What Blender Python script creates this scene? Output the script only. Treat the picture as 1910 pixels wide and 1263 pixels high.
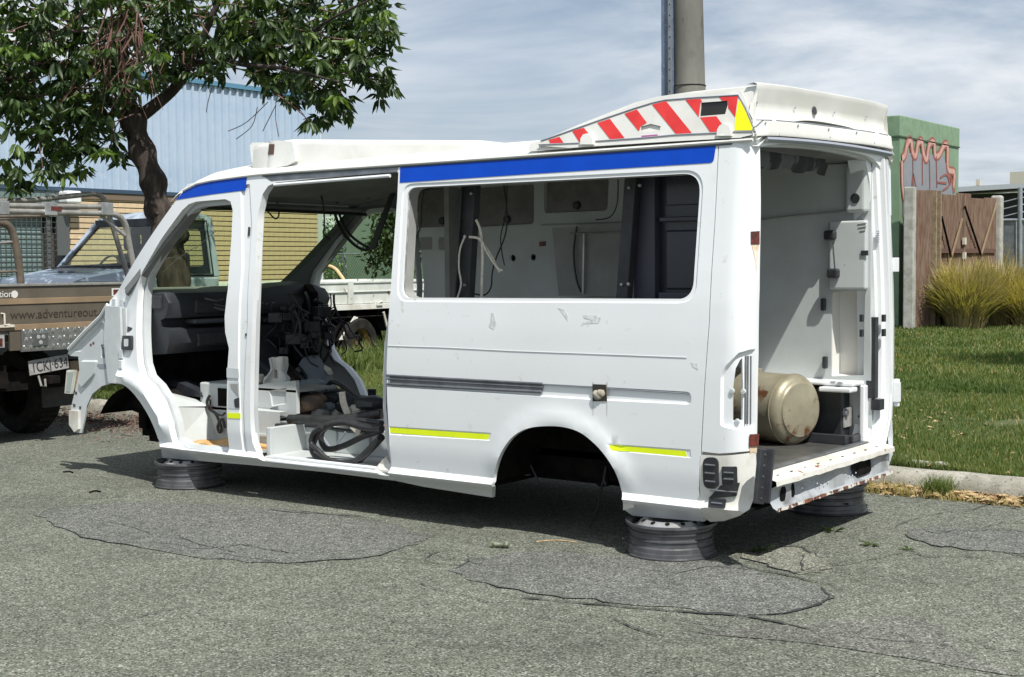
import bpy, bmesh, math, random
import numpy as np
from mathutils import Vector, Matrix
from mathutils.geometry import delaunay_2d_cdt
random.seed(7); rng = np.random.default_rng(7)
for o in list(bpy.data.objects): bpy.data.objects.remove(o)
SC = bpy.context.scene
COL = SC.collection
# ------------------------------------------------------------------ camera
FX = 2540.9                      # focal length in pixels of the 1910 px wide photograph
CAM = np.array([2.93802, -5.69847, 1.43523])
yaw, pit, rol = math.radians(53.1818446), math.radians(3.0889213), math.radians(-0.46932618)
F_ = np.array([-math.cos(pit)*math.cos(yaw), math.cos(pit)*math.sin(yaw), -math.sin(pit)])
R0 = np.array([math.sin(yaw), math.cos(yaw), 0.]); U0 = np.cross(R0, F_)
R_ = math.cos(rol)*R0 + math.sin(rol)*U0; U_ = -math.sin(rol)*R0 + math.cos(rol)*U0
cd = bpy.data.cameras.new('camera'); cam = bpy.data.objects.new('camera', cd); COL.objects.link(cam)
m = Matrix.Identity(4)
for i in range(3):
    m[i][0], m[i][1], m[i][2], m[i][3] = R_[i], U_[i], -F_[i], CAM[i]
cam.matrix_world = m
cd.sensor_width = 36; cd.lens = FX/1910*36; cd.clip_start = .05; cd.clip_end = 6000
SC.camera = cam
# ------------------------------------------------------------------ light
SUN = Vector((.575, -.30, 1.0)).normalized()
SUN_EL = math.asin(SUN.z); SUN_AZ = math.atan2(SUN.x, SUN.y)
W = bpy.data.worlds.new('World'); SC.world = W; W.use_nodes = True
nt = W.node_tree; nt.nodes.clear()
def N(t, **k):
    n = nt.nodes.new(t)
    for a, b in k.items(): setattr(n, a, b)
    return n
L = lambda a, b: nt.links.new(a, b)
out = N('ShaderNodeOutputWorld'); bg = N('ShaderNodeBackground'); bg.inputs[1].default_value = .068
sky = N('ShaderNodeTexSky', sky_type='NISHITA', sun_disc=False, sun_elevation=SUN_EL, sun_rotation=SUN_AZ, air_density=1.0, dust_density=1.2)
tc = N('ShaderNodeTexCoord'); sep = N('ShaderNodeSeparateXYZ'); L(tc.outputs['Generated'], sep.inputs[0])
# clouds on a flat layer overhead: direction / (z + small)
ad = N('ShaderNodeMath', operation='ADD'); L(sep.outputs[2], ad.inputs[0]); ad.inputs[1].default_value = .17
ab = N('ShaderNodeMath', operation='MAXIMUM'); L(ad.outputs[0], ab.inputs[0]); ab.inputs[1].default_value = .02
dx = N('ShaderNodeMath', operation='DIVIDE'); L(sep.outputs[0], dx.inputs[0]); L(ab.outputs[0], dx.inputs[1])
dy = N('ShaderNodeMath', operation='DIVIDE'); L(sep.outputs[1], dy.inputs[0]); L(ab.outputs[0], dy.inputs[1])
cb = N('ShaderNodeCombineXYZ'); L(dx.outputs[0], cb.inputs[0]); L(dy.outputs[0], cb.inputs[1])
n1 = N('ShaderNodeTexNoise'); n1.inputs['Scale'].default_value = .8; n1.inputs['Detail'].default_value = 9; n1.inputs['Roughness'].default_value = .58; n1.inputs['Distortion'].default_value = .5
L(cb.outputs[0], n1.inputs[0])
r1 = N('ShaderNodeValToRGB'); r1.color_ramp.elements[0].position = .36; r1.color_ramp.elements[1].position = .60
L(n1.outputs[0], r1.inputs[0])
n2 = N('ShaderNodeTexNoise'); n2.inputs['Scale'].default_value = 1.5; n2.inputs['Detail'].default_value = 6; n2.inputs['Roughness'].default_value = .5
mp = N('ShaderNodeMapping'); mp.inputs['Location'].default_value = (3.1, 1.7, 0); mp.inputs['Rotation'].default_value = (0, 0, .5); mp.inputs['Scale'].default_value = (1, 1.35, 1)
L(cb.outputs[0], mp.inputs[0]); L(mp.outputs[0], n2.inputs[0])
r2 = N('ShaderNodeValToRGB'); e = r2.color_ramp.elements
e[0].position = .30; e[0].color = (6.7, 7.7, 9.1, 1); e[1].position = .64; e[1].color = (11.2, 11.5, 11.8, 1)
L(n2.outputs[0], r2.inputs[0])
mx = N('ShaderNodeMixRGB'); L(r1.outputs[0], mx.inputs[0]); L(r2.outputs[0], mx.inputs[2])
skb = N('ShaderNodeMixRGB', blend_type='MIX'); skb.inputs[0].default_value = .45; skb.inputs[2].default_value = (4.6, 6.0, 8.0, 1)
L(sky.outputs[0], skb.inputs[1]); L(skb.outputs[0], mx.inputs[1])
L(mx.outputs[0], bg.inputs[0]); L(bg.outputs[0], out.inputs[0])
sl = bpy.data.lights.new('sun', 'SUN'); sl.energy = 4.8; sl.angle = math.radians(.5); sl.color = (1.0, .965, .90)
so = bpy.data.objects.new('sun', sl); COL.objects.link(so); so.rotation_euler = (-SUN).to_track_quat('-Z', 'Y').to_euler(); so.location = (5, -3, 12)
SC.view_settings.view_transform = 'Standard'; SC.view_settings.look = 'None'; SC.view_settings.gamma = 1
SC.view_settings.exposure = .30; SC.view_settings.use_curve_mapping = False
# ------------------------------------------------------------------ measuring helpers (photo pixel -> metres on a real plane)
def proj(p):
    d = np.asarray(p, float)-CAM; w = d@F_
    return 955+FX*(d@R_)/w, 631.5-FX*(d@U_)/w
def B(px, py, ax, val):
    d = F_+R_*(px-955)/FX-U_*(py-631.5)/FX
    return CAM+d*(val-CAM[ax])/d[ax]
def inv(mf, pts, guess=None):
    res = []
    for px, py in pts:
        b = B(px, py, 1, .03); a = np.array([b[0], b[2]]) if guess is None else np.array(guess, float)
        a[0] = min(a[0], .12) if guess is None else a[0]
        for _ in range(12):
            q = np.array(proj(mf(a[0], a[1], 0))); r = q-np.array([px, py])
            if abs(r).max() < .01: break
            h = 1e-4
            J = np.array([(np.array(proj(mf(a[0]+h, a[1], 0)))-q)/h, (np.array(proj(mf(a[0], a[1]+h, 0)))-q)/h]).T
            try: st = np.linalg.solve(J, -r)
            except Exception: break
            a = a+np.clip(st, -.12, .12)
        res.append((float(a[0]), float(a[1])))
    return res
# ------------------------------------------------------------------ materials
def mat(name, c, rough=.5, metal=0., c2=None, scale=6., lo=.4, hi=.6, bump=0., bscale=60., spec=.5, detail=5, coat=0., coord='Object', c3=None, s3=20., t3=.62, w3=.03, stretch=None, trans=0.):
    m = bpy.data.materials.new(name); m.use_nodes = True; t = m.node_tree; b = t.nodes['Principled BSDF']
    b.inputs['Base Color'].default_value = (*c, 1); b.inputs['Roughness'].default_value = rough; b.inputs['Metallic'].default_value = metal
    b.inputs['Specular IOR Level'].default_value = spec; b.inputs['Coat Weight'].default_value = coat; b.inputs['Coat Roughness'].default_value = .08
    if trans: b.inputs['Transmission Weight'].default_value = trans
    co = t.nodes.new('ShaderNodeTexCoord'); src = co.outputs[coord]
    if stretch:
        mpn = t.nodes.new('ShaderNodeMapping'); mpn.inputs['Scale'].default_value = stretch; t.links.new(src, mpn.inputs[0]); src = mpn.outputs[0]
    col = None
    def noise(s, d=detail):
        n = t.nodes.new('ShaderNodeTexNoise'); n.inputs['Scale'].default_value = s; n.inputs['Detail'].default_value = d; n.inputs['Roughness'].default_value = .6; t.links.new(src, n.inputs[0]); return n
    def ramp(n, a, bb):
        r = t.nodes.new('ShaderNodeMapRange'); r.inputs[1].default_value = a; r.inputs[2].default_value = bb; t.links.new(n.outputs[0], r.inputs[0]); return r
    if c2 is not None:
        mxx = t.nodes.new('ShaderNodeMixRGB'); mxx.inputs[1].default_value = (*c, 1); mxx.inputs[2].default_value = (*c2, 1)
        t.links.new(ramp(noise(scale), lo, hi).outputs[0], mxx.inputs[0]); col = mxx
    if c3 is not None:
        m3 = t.nodes.new('ShaderNodeMixRGB'); m3.inputs[2].default_value = (*c3, 1)
        if col: t.links.new(col.outputs[0], m3.inputs[1])
        else: m3.inputs[1].default_value = (*c, 1)
        t.links.new(ramp(noise(s3, 8), t3, t3+w3).outputs[0], m3.inputs[0]); col = m3
    if col: t.links.new(col.outputs[0], b.inputs['Base Color'])
    if bump:
        bn = t.nodes.new('ShaderNodeBump'); bn.inputs['Strength'].default_value = bump; bn.inputs['Distance'].default_value = .01
        t.links.new(noise(bscale).outputs[0], bn.inputs['Height']); t.links.new(bn.outputs[0], b.inputs['Normal'])
    return m
def leafmat(name, c, c2, trans=.35, rough=.45, scale=3.):
    m = mat(name, c, rough, c2=c2, scale=scale, lo=.35, hi=.65)
    t = m.node_tree; b = t.nodes['Principled BSDF']; o = t.nodes['Material Output']
    tr = t.nodes.new('ShaderNodeBsdfTranslucent'); ms = t.nodes.new('ShaderNodeMixShader'); ms.inputs[0].default_value = trans
    src = b.inputs['Base Color'].links[0].from_socket
    gi = t.nodes.new('ShaderNodeMixRGB'); gi.blend_type = 'MULTIPLY'; gi.inputs[0].default_value = 1; gi.inputs[2].default_value = (1.5, 1.7, .5, 1); t.links.new(src, gi.inputs[1])
    t.links.new(gi.outputs[0], tr.inputs[0]); t.links.new(b.outputs[0], ms.inputs[1]); t.links.new(tr.outputs[0], ms.inputs[2]); t.links.new(ms.outputs[0], o.inputs[0])
    return m
def glass(name, tint, refl=.10, rough=.02):
    m = bpy.data.materials.new(name); m.use_nodes = True; t = m.node_tree; t.nodes.clear()
    o = t.nodes.new('ShaderNodeOutputMaterial'); a = t.nodes.new('ShaderNodeBsdfTransparent'); a.inputs[0].default_value = (*tint, 1)
    g = t.nodes.new('ShaderNodeBsdfGlossy'); g.inputs['Roughness'].default_value = rough
    x = t.nodes.new('ShaderNodeMixShader'); fr = t.nodes.new('ShaderNodeLayerWeight'); fr.inputs[0].default_value = .25
    mu = t.nodes.new('ShaderNodeMath'); mu.operation = 'MULTIPLY_ADD'; mu.inputs[1].default_value = refl*2.5; mu.inputs[2].default_value = refl*.35; t.links.new(fr.outputs['Facing'], mu.inputs[0])
    t.links.new(mu.outputs[0], x.inputs[0]); t.links.new(a.outputs[0], x.inputs[1]); t.links.new(g.outputs[0], x.inputs[2]); t.links.new(x.outputs[0], o.inputs[0])
    return m
M = dict(
 white=mat('white_van_paint', (.76, .785, .80), .34, c2=(.72, .745, .755), scale=1.3, lo=.38, hi=.72, coat=.3, c3=(.50, .48, .43), s3=14, t3=.64, w3=.14, bump=.10, bscale=2.6),
 roofw=mat('white_roof_gelcoat', (.70, .70, .67), .5, c2=(.62, .62, .58), scale=3, c3=(.5, .5, .46), s3=30, t3=.69, w3=.06),
 dirtyw=mat('grimy_white_paint', (.66, .65, .60), .5, c2=(.42, .38, .31), scale=5, lo=.45, hi=.75, c3=(.24, .10, .04), s3=14, t3=.66, w3=.04, bump=.1),
 primer=mat('grey_white_inner_panel', (.56, .59, .60), .45, c2=(.50, .53, .54), scale=5),
 inner=mat('interior_lining_white', (.50, .53, .53), .5, c2=(.44, .47, .46), scale=2.5, c3=(.35, .36, .35), s3=18, t3=.70, w3=.05),
 innerdk=mat('interior_grey_trim', (.33, .33, .32), .6, c2=(.24, .24, .235), scale=5, lo=.3, hi=.7),
 cupb=mat('brown_locker_front', (.17, .16, .15), .35, c2=(.12, .115, .11), scale=6, c3=(.4, .4, .38), s3=30, t3=.68),
 blue=mat('blue_reflective_stripe', (.0, .062, .50), .45, c2=(.0, .055, .45), scale=4, spec=.25),
 red=mat('red_chevron_film', (.72, .045, .04), .35, c2=(.62, .03, .03), scale=5),
 yellow=mat('fluoro_yellow_film', (.80, .93, .01), .4, c2=(.74, .88, .01), scale=9, c3=(.45, .5, .25), s3=35, t3=.68),
 yel2=mat('yellow_film', (.92, .86, .005), .4),
 purple=mat('purple_film', (.36, .08, .25), .4),
 seam=mat('dark_panel_seam', (.07, .08, .08), .7), greyline=mat('grey_edge_film', (.27, .29, .34), .5),
 black=mat('black_plastic', (.022, .024, .028), .45, c2=(.035, .037, .042), scale=9),
 dash=mat('charcoal_dashboard_plastic', (.017, .020, .026), .5, c2=(.028, .031, .038), scale=5, bump=.05),
 rubber=mat('black_rubber_hose', (.018, .018, .019), .42, c2=(.03, .03, .03), scale=20, bump=.1),
 dark=mat('dark_underseal_and_shade', (.005, .005, .0055), .95, spec=.08, c2=(.014, .012, .011), scale=8, bump=.3, bscale=20),  # near-black also stands for shade in arches, recesses and under the tray
 rail=mat('grey_aluminium_rail', (.24, .25, .27), .38, .6, c2=(.16, .17, .18), scale=8),
 alu=mat('brushed_aluminium', (.52, .52, .51), .35, .75, c2=(.36, .36, .35), scale=12, bump=.05),
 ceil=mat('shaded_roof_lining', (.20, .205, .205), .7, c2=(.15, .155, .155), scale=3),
 steel=mat('wheel_steel_grey', (.15, .155, .165), .40, .55, c2=(.10, .10, .108), scale=10, c3=(.08, .06, .05), s3=18, t3=.66),
 rimsilver=mat('silver_wheel_lacquer', (.50, .50, .50), .3, .55, c2=(.36, .36, .36), scale=8),
 rust=mat('flaking_rust', (.20, .075, .035), .9, c2=(.07, .03, .02), scale=25, bump=.5, bscale=60, c3=(.55, .53, .48), s3=16, t3=.50, w3=.02),
 rust2=mat('solid_rust', (.26, .085, .03), .9, c2=(.11, .045, .025), scale=40, bump=.5, bscale=80),
 tank=mat('tarnished_gas_tank_metal', (.37, .34, .25), .42, .30, c2=(.25, .225, .155), scale=5, lo=.35, hi=.65, c3=(.13, .055, .025), s3=7, t3=.575, w3=.07, bump=.08),
 rubbermat=mat('worn_black_floor_covering', (.055, .055, .052), .35, c2=(.10, .10, .095), scale=5, lo=.4, hi=.75, bump=.1),
 foam=mat('tan_sponge_foam', (.62, .42, .20), .95, c2=(.50, .28, .11), scale=14, bump=.6, bscale=70, c3=(.2, .07, .02), s3=10, t3=.66),
 belt=mat('cream_webbing', (.66, .62, .52), .8, c2=(.50, .47, .40), scale=40),
 screen=glass('green_tinted_windscreen', (.66, .76, .55), .10),
 clear=glass('clear_side_glass', (.80, .86, .78), .10), darkglass=glass('dark_lamp_glass', (.16, .16, .12), .12),
 lampred=mat('rusty_red_lamp', (.16, .03, .02), .4, c2=(.05, .02, .015), scale=40),
 bluetruck=mat('pale_blue_cab_paint', (.40, .47, .56), .3, .15, c2=(.36, .43, .52), scale=4, coat=.4),
 traywhite=mat('chipped_white_tray_paint', (.66, .68, .64), .5, c2=(.54, .56, .52), scale=4, c3=(.13, .075, .05), s3=9, t3=.63, w3=.03),
 brownpaint=mat('dusty_bronze_tray_paint', (.115, .098, .074), .5, c2=(.095, .08, .06), scale=4),
 tanpaint=mat('dusty_tan_tray_paint', (.27, .195, .12), .5, c2=(.22, .16, .10), scale=4),
 tubegrey=mat('galvanised_rack_tube', (.40, .39, .36), .4, .5, c2=(.30, .285, .26), scale=12),
 tubebrown=mat('bronze_rack_tube', (.15, .12, .09), .45, c2=(.10, .08, .06), scale=10),
 checker=mat('checkerplate_aluminium', (.34, .34, .33), .3, .7, c2=(.26, .26, .25), scale=15),
 plate=mat('number_plate_shaded_white', (.36, .36, .355), .5, c2=(.28, .27, .26), scale=20), ink=mat('black_ink', (.02, .02, .02), .6), inkbr=mat('dark_brown_ink', (.035, .028, .02), .6), whiteink=mat('white_lettering', (.62, .62, .60), .5),  # number plate white is darkened to hold the tray's shade
 tyre=mat('dusty_tyre_rubber', (.014, .0135, .013), .9, spec=.15, c2=(.028, .026, .022), scale=12, bump=.2),
 oldrim=mat('tarnished_bronze_rim', (.30, .24, .12), .4, .6, c2=(.14, .10, .05), scale=18),
 brick=mat('cream_brick', (.64, .49, .32), .85, c2=(.55, .42, .27), scale=1.5, bump=.25, bscale=30, c3=(.74, .58, .36), s3=4, t3=.55, w3=.1),
 mortar=mat('dark_mortar', (.07, .055, .045), .95), clad=mat('pale_blue_cladding', (.43, .52, .63), .42, .1, c2=(.38, .48, .60), scale=2.0, c3=(.52, .60, .69), s3=3, t3=.62, w3=.1),
 darktrim=mat('dark_blue_flashing', (.04, .07, .11), .5), fascia=mat('slate_blue_barge', (.09, .22, .33), .5),
 roller=mat('grey_green_roller_slat', (.17, .235, .23), .5, c2=(.14, .20, .195), scale=4),
 mesh=mat('dull_steel_mesh', (.13, .14, .14), .5, .4), galv=mat('galvanised_steel', (.36, .39, .42), .4, .5, c2=(.28, .31, .34), scale=8),
 green=mat('sage_green_metal_cladding', (.20, .30, .195), .55, c2=(.175, .27, .17), scale=3, c3=(.11, .19, .12), s3=9, t3=.66),
 greencap=mat('sage_green_cap', (.20, .30, .19), .55, c2=(.16, .25, .16), scale=6),
 gpink=mat('faded_pink_spray_paint', (.50, .33, .29), .8, c2=(.48, .24, .20), scale=12), gred=mat('dark_red_spray_paint', (.26, .09, .07), .8), ggrey=mat('grey_spray_fill', (.24, .25, .28), .8, c2=(.21, .23, .25), scale=5),
 rustfence=mat('rusty_corrugated_iron', (.14, .078, .052), .9, c2=(.25, .18, .135), scale=14, stretch=(3.5, 3.5, .22), lo=.38, hi=.60, c3=(.24, .075, .045), s3=1.1, t3=.63, w3=.08),
 concrete=mat('weathered_concrete_post', (.40, .40, .37), .9, c2=(.28, .28, .25), scale=6, bump=.3, bscale=40),
 pole=mat('aged_grey_pole', (.135, .132, .118), .8, c2=(.21, .205, .18), scale=3, stretch=(1, 1, .35), lo=.4, hi=.7, c3=(.10, .10, .09), s3=9, t3=.62, w3=.06, bump=.15),
 channel=mat('blue_grey_steel_channel', (.19, .24, .33), .5, .2, c2=(.15, .19, .27), scale=9, c3=(.3, .33, .4), s3=30, t3=.6),
 kerb=mat('weathered_kerb_concrete', (.36, .345, .295), .95, c2=(.25, .24, .20), scale=9, bump=.5, bscale=60, c3=(.14, .13, .11), s3=45, t3=.58, w3=.05),
 soil=mat('verge_soil', (.075, .085, .03), 1., c2=(.05, .075, .02), scale=3, c3=(.18, .145, .08), s3=1.1, t3=.60, w3=.08, bump=.6, bscale=20),
 litter=mat('dry_leaf_litter', (.34, .20, .10), .9, c2=(.20, .10, .05), scale=25, lo=.3, hi=.7), litter2=mat('straw_litter', (.46, .34, .19), .9, c2=(.30, .21, .11), scale=25),
 bark=mat('dark_furrowed_bark', (.034, .026, .022), .95, c2=(.095, .074, .062), scale=16, stretch=(1, 1, .3), lo=.42, hi=.72, bump=.9, bscale=26),
 leafd=leafmat('deep_green_leaf', (.022, .046, .012), (.045, .082, .018), .22), leafl=leafmat('yellow_green_leaf', (.085, .15, .030), (.13, .19, .045), .32),
 twig=mat('red_brown_twig', (.14, .075, .06), .8), weed=leafmat('dull_weed_leaf', (.05, .085, .025), (.09, .11, .04), .25), shrub=leafmat('mid_green_shrub_leaf', (.045, .11, .02), (.08, .15, .03)),
 grass=leafmat('lush_grass_blade', (.075, .120, .028), (.145, .178, .050), .35, .6, .55), dry=leafmat('dry_grass_blade', (.46, .36, .18), (.30, .26, .11), .35, .7, 1.),
 dry2=leafmat('olive_grass_blade', (.22, .195, .085), (.36, .29, .145), .35, .7, 1.),
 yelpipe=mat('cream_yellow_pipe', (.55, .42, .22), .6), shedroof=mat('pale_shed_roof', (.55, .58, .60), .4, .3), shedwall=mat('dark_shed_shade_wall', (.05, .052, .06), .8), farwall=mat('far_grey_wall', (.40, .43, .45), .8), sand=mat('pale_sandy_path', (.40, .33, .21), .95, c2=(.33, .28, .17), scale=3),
 can=mat('crushed_can_metal', (.40, .42, .33), .35, .6, c2=(.1, .12, .05), scale=30),
)
# rows of colour noise for the road
def asphalt(name, k=1., tint=(1, 1, 1), dark=.42):
    m = bpy.data.materials.new(name); m.use_nodes = True; t = m.node_tree; b = t.nodes['Principled BSDF']; b.inputs['Roughness'].default_value = .9
    b.inputs['Specular IOR Level'].default_value = .25
    co = t.nodes.new('ShaderNodeTexCoord'); src = co.outputs['Object']
    v = t.nodes.new('ShaderNodeTexVoronoi'); v.inputs['Scale'].default_value = 140; t.links.new(src, v.inputs[0])
    sp = t.nodes.new('ShaderNodeSeparateColor'); t.links.new(v.outputs['Color'], sp.inputs[0])
    cr = t.nodes.new('ShaderNodeValToRGB'); el = cr.color_ramp.elements
    el[0].position = 0; el[0].color = (.045*k, .048*k, .042*k, 1); el[1].position = 1; el[1].color = (.46*k, .46*k, .42*k, 1)
    for p, c in ((.22, (.12, .122, .105)), (.5, (.185, .19, .160)), (.86, (.25, .25, .215))):
        q = el.new(p); q.color = (c[0]*k*tint[0], c[1]*k*tint[1], c[2]*k*tint[2], 1)
    t.links.new(sp.outputs[0], cr.inputs[0])
    nz = t.nodes.new('ShaderNodeTexNoise'); nz.inputs['Scale'].default_value = .9; nz.inputs['Detail'].default_value = 6; nz.inputs['Roughness'].default_value = .65; t.links.new(src, nz.inputs[0])
    mr = t.nodes.new('ShaderNodeMapRange'); mr.inputs[1].default_value = .3; mr.inputs[2].default_value = .7; mr.inputs[3].default_value = 1-dark*.5; mr.inputs[4].default_value = 1.14; t.links.new(nz.outputs[0], mr.inputs[0])
    n3 = t.nodes.new('ShaderNodeTexNoise'); n3.inputs['Scale'].default_value = 14; n3.inputs['Detail'].default_value = 5; t.links.new(src, n3.inputs[0])
    m3 = t.nodes.new('ShaderNodeMapRange'); m3.inputs[1].default_value = .35; m3.inputs[2].default_value = .65; m3.inputs[3].default_value = .86; m3.inputs[4].default_value = 1.1; t.links.new(n3.outputs[0], m3.inputs[0])
    mm = t.nodes.new('ShaderNodeMath'); mm.operation = 'MULTIPLY'; t.links.new(mr.outputs[0], mm.inputs[0]); t.links.new(m3.outputs[0], mm.inputs[1])
    mu = t.nodes.new('ShaderNodeVectorMath'); mu.operation = 'SCALE'; t.links.new(cr.outputs[0], mu.inputs[0]); t.links.new(mm.outputs[0], mu.inputs['Scale'])
    t.links.new(mu.outputs[0], b.inputs['Base Color'])
    n4 = t.nodes.new('ShaderNodeTexNoise'); n4.inputs['Scale'].default_value = .55; n4.inputs['Detail'].default_value = 9; n4.inputs['Roughness'].default_value = .7; n4.inputs['Distortion'].default_value = .8; t.links.new(src, n4.inputs[0])
    m4 = t.nodes.new('ShaderNodeMapRange'); m4.inputs[1].default_value = .50; m4.inputs[2].default_value = .66; m4.inputs[3].default_value = 1.; m4.inputs[4].default_value = .78; t.links.new(n4.outputs[0], m4.inputs[0])
    n5 = t.nodes.new('ShaderNodeTexNoise'); n5.inputs['Scale'].default_value = 4.2; n5.inputs['Detail'].default_value = 8; n5.inputs['Roughness'].default_value = .7; t.links.new(src, n5.inputs[0])
    m5 = t.nodes.new('ShaderNodeMapRange'); m5.inputs[1].default_value = .66; m5.inputs[2].default_value = .70; m5.inputs[3].default_value = 1.; m5.inputs[4].default_value = .60; t.links.new(n5.outputs[0], m5.inputs[0])
    mq = t.nodes.new('ShaderNodeMath'); mq.operation = 'MULTIPLY'; t.links.new(m4.outputs[0], mq.inputs[0]); t.links.new(m5.outputs[0], mq.inputs[1])
    mz = t.nodes.new('ShaderNodeMath'); mz.operation = 'MULTIPLY'; t.links.new(mm.outputs[0], mz.inputs[0]); t.links.new(mq.outputs[0], mz.inputs[1]); t.links.new(mz.outputs[0], mu.inputs['Scale'])
    bn = t.nodes.new('ShaderNodeBump'); bn.inputs['Strength'].default_value = .7; bn.inputs['Distance'].default_value = .004; t.links.new(v.outputs['Distance'], bn.inputs['Height']); t.links.new(bn.outputs[0], b.inputs['Normal'])
    return m
M['road'] = asphalt('coarse_pale_asphalt', .745, (.97, 1.02, .95)); M['patch'] = asphalt('smoother_grey_asphalt', .665, (.97, .99, 1.05), .25); M['crack'] = mat('dark_crack_filler', (.035, .036, .034), .95)
M['palep'] = asphalt('bleached_asphalt', .95, (1.0, .99, .92), .25)
# ------------------------------------------------------------------ mesh helpers
def inpoly(P, poly):
    P = np.asarray(P, float); poly = np.asarray(poly, float); x, y = P[:, 0], P[:, 1]
    r = np.zeros(len(P), bool); j = len(poly)-1
    for i in range(len(poly)):
        xi, yi = poly[i]; xj, yj = poly[j]
        c = ((yi > y) != (yj > y)) & (x < (xj-xi)*(y-yi)/((yj-yi) if yj != yi else 1e-12)+xi); r ^= c; j = i
    return r
def pdist(P, poly):
    P = np.asarray(P, float); poly = np.asarray(poly, float); d = np.full(len(P), 1e9)
    for i in range(len(poly)):
        a = poly[i]; b = poly[(i+1) % len(poly)]; ab = b-a; t = np.clip(((P-a)@ab)/max(ab@ab, 1e-12), 0, 1)
        d = np.minimum(d, np.linalg.norm(P-(a+t[:, None]*ab), axis=1))
    return d
def dens(poly, step):
    r = []
    for i in range(len(poly)):
        a = np.array(poly[i]); b = np.array(poly[(i+1) % len(poly)]); n = max(1, int(np.linalg.norm(b-a)/step+.5))
        for k in range(n): r.append(tuple(a+(b-a)*k/n))
    return r
def rnd(poly, rad, n=5):
    r = []; m_ = len(poly)
    rads = rad if hasattr(rad, '__len__') else [rad]*m_
    for i in range(m_):
        p = np.array(poly[i], float); a = np.array(poly[i-1], float); b = np.array(poly[(i+1) % m_], float)
        ua = a-p; ub = b-p; la = np.linalg.norm(ua); lb = np.linalg.norm(ub); q = min(rads[i], la*.48, lb*.48)
        if q < 1e-6: r.append(tuple(p)); continue
        s = p+ua/la*q; e_ = p+ub/lb*q
        for k in range(n+1):
            t = k/n; r.append(tuple((1-t)**2*s+2*t*(1-t)*p+t*t*e_))
    return r
def smoothline(pts, n=4, closed=False):
    P = [np.array(p, float) for p in pts]; r = []; m_ = len(P)
    rg = range(m_) if closed else range(m_-1)
    for i in rg:
        p0 = P[i-1] if (closed or i > 0) else P[i]; p1 = P[i]; p2 = P[(i+1) % m_]; p3 = P[(i+2) % m_] if (closed or i+2 < m_) else p2
        for k in range(n):
            t = k/n; r.append(tuple(.5*((2*p1)+(-p0+p2)*t+(2*p0-5*p1+4*p2-p3)*t*t+(-p0+3*p1-3*p2+p3)*t**3)))
    if not closed: r.append(tuple(P[-1]))
    return r
MULTI = dict(windscreen_pillars='windscreen_pillar', gutter_sealant='sealant_line', roof_gutter='gutter', interior_wiring='hanging_wire', mudflap='rubber_mudflap', dangling_wires='dangling_wire', door_hinges='door_hinge',
 jamb_slots='jamb_slot', lamp_lug='mounting_lug', lamp_channel='channel_rib', post_bolts='post_bolt', rivets='rivet', striker_slots='striker_slot', lining_holes='lining_hole', timber_post='timber_upright', white_hinge='hinge_plate', headlamp='headlight',
 door_mirror='wing_mirror', vent_slats='vent_slat', vent_hole='vent_opening', bolt_hole='bolt_opening', sill_lip='sill_ridge', lamp_lens='lens', embossed_lines='embossed_line', sill_slots='sill_slot', cab_ceiling_wiring='ceiling_wire', hanging_door_seal='door_seal',
 bracket_bolts='bracket_bolt', beam_rivets='beam_rivet', mounting_rail='support_rail', rim_slot='rim_opening', pillar_lamp_boss='lamp_boss', cowl_seam='seam_strip', pillar_grille='grille_bar', barbed_wire='barbed_strand', board_latch='latch_piece', pillar_cable_duct='cable_duct', grab_rail='rail_tube', seam_line='cladding_seam', door_frame='frame_post')
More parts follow.
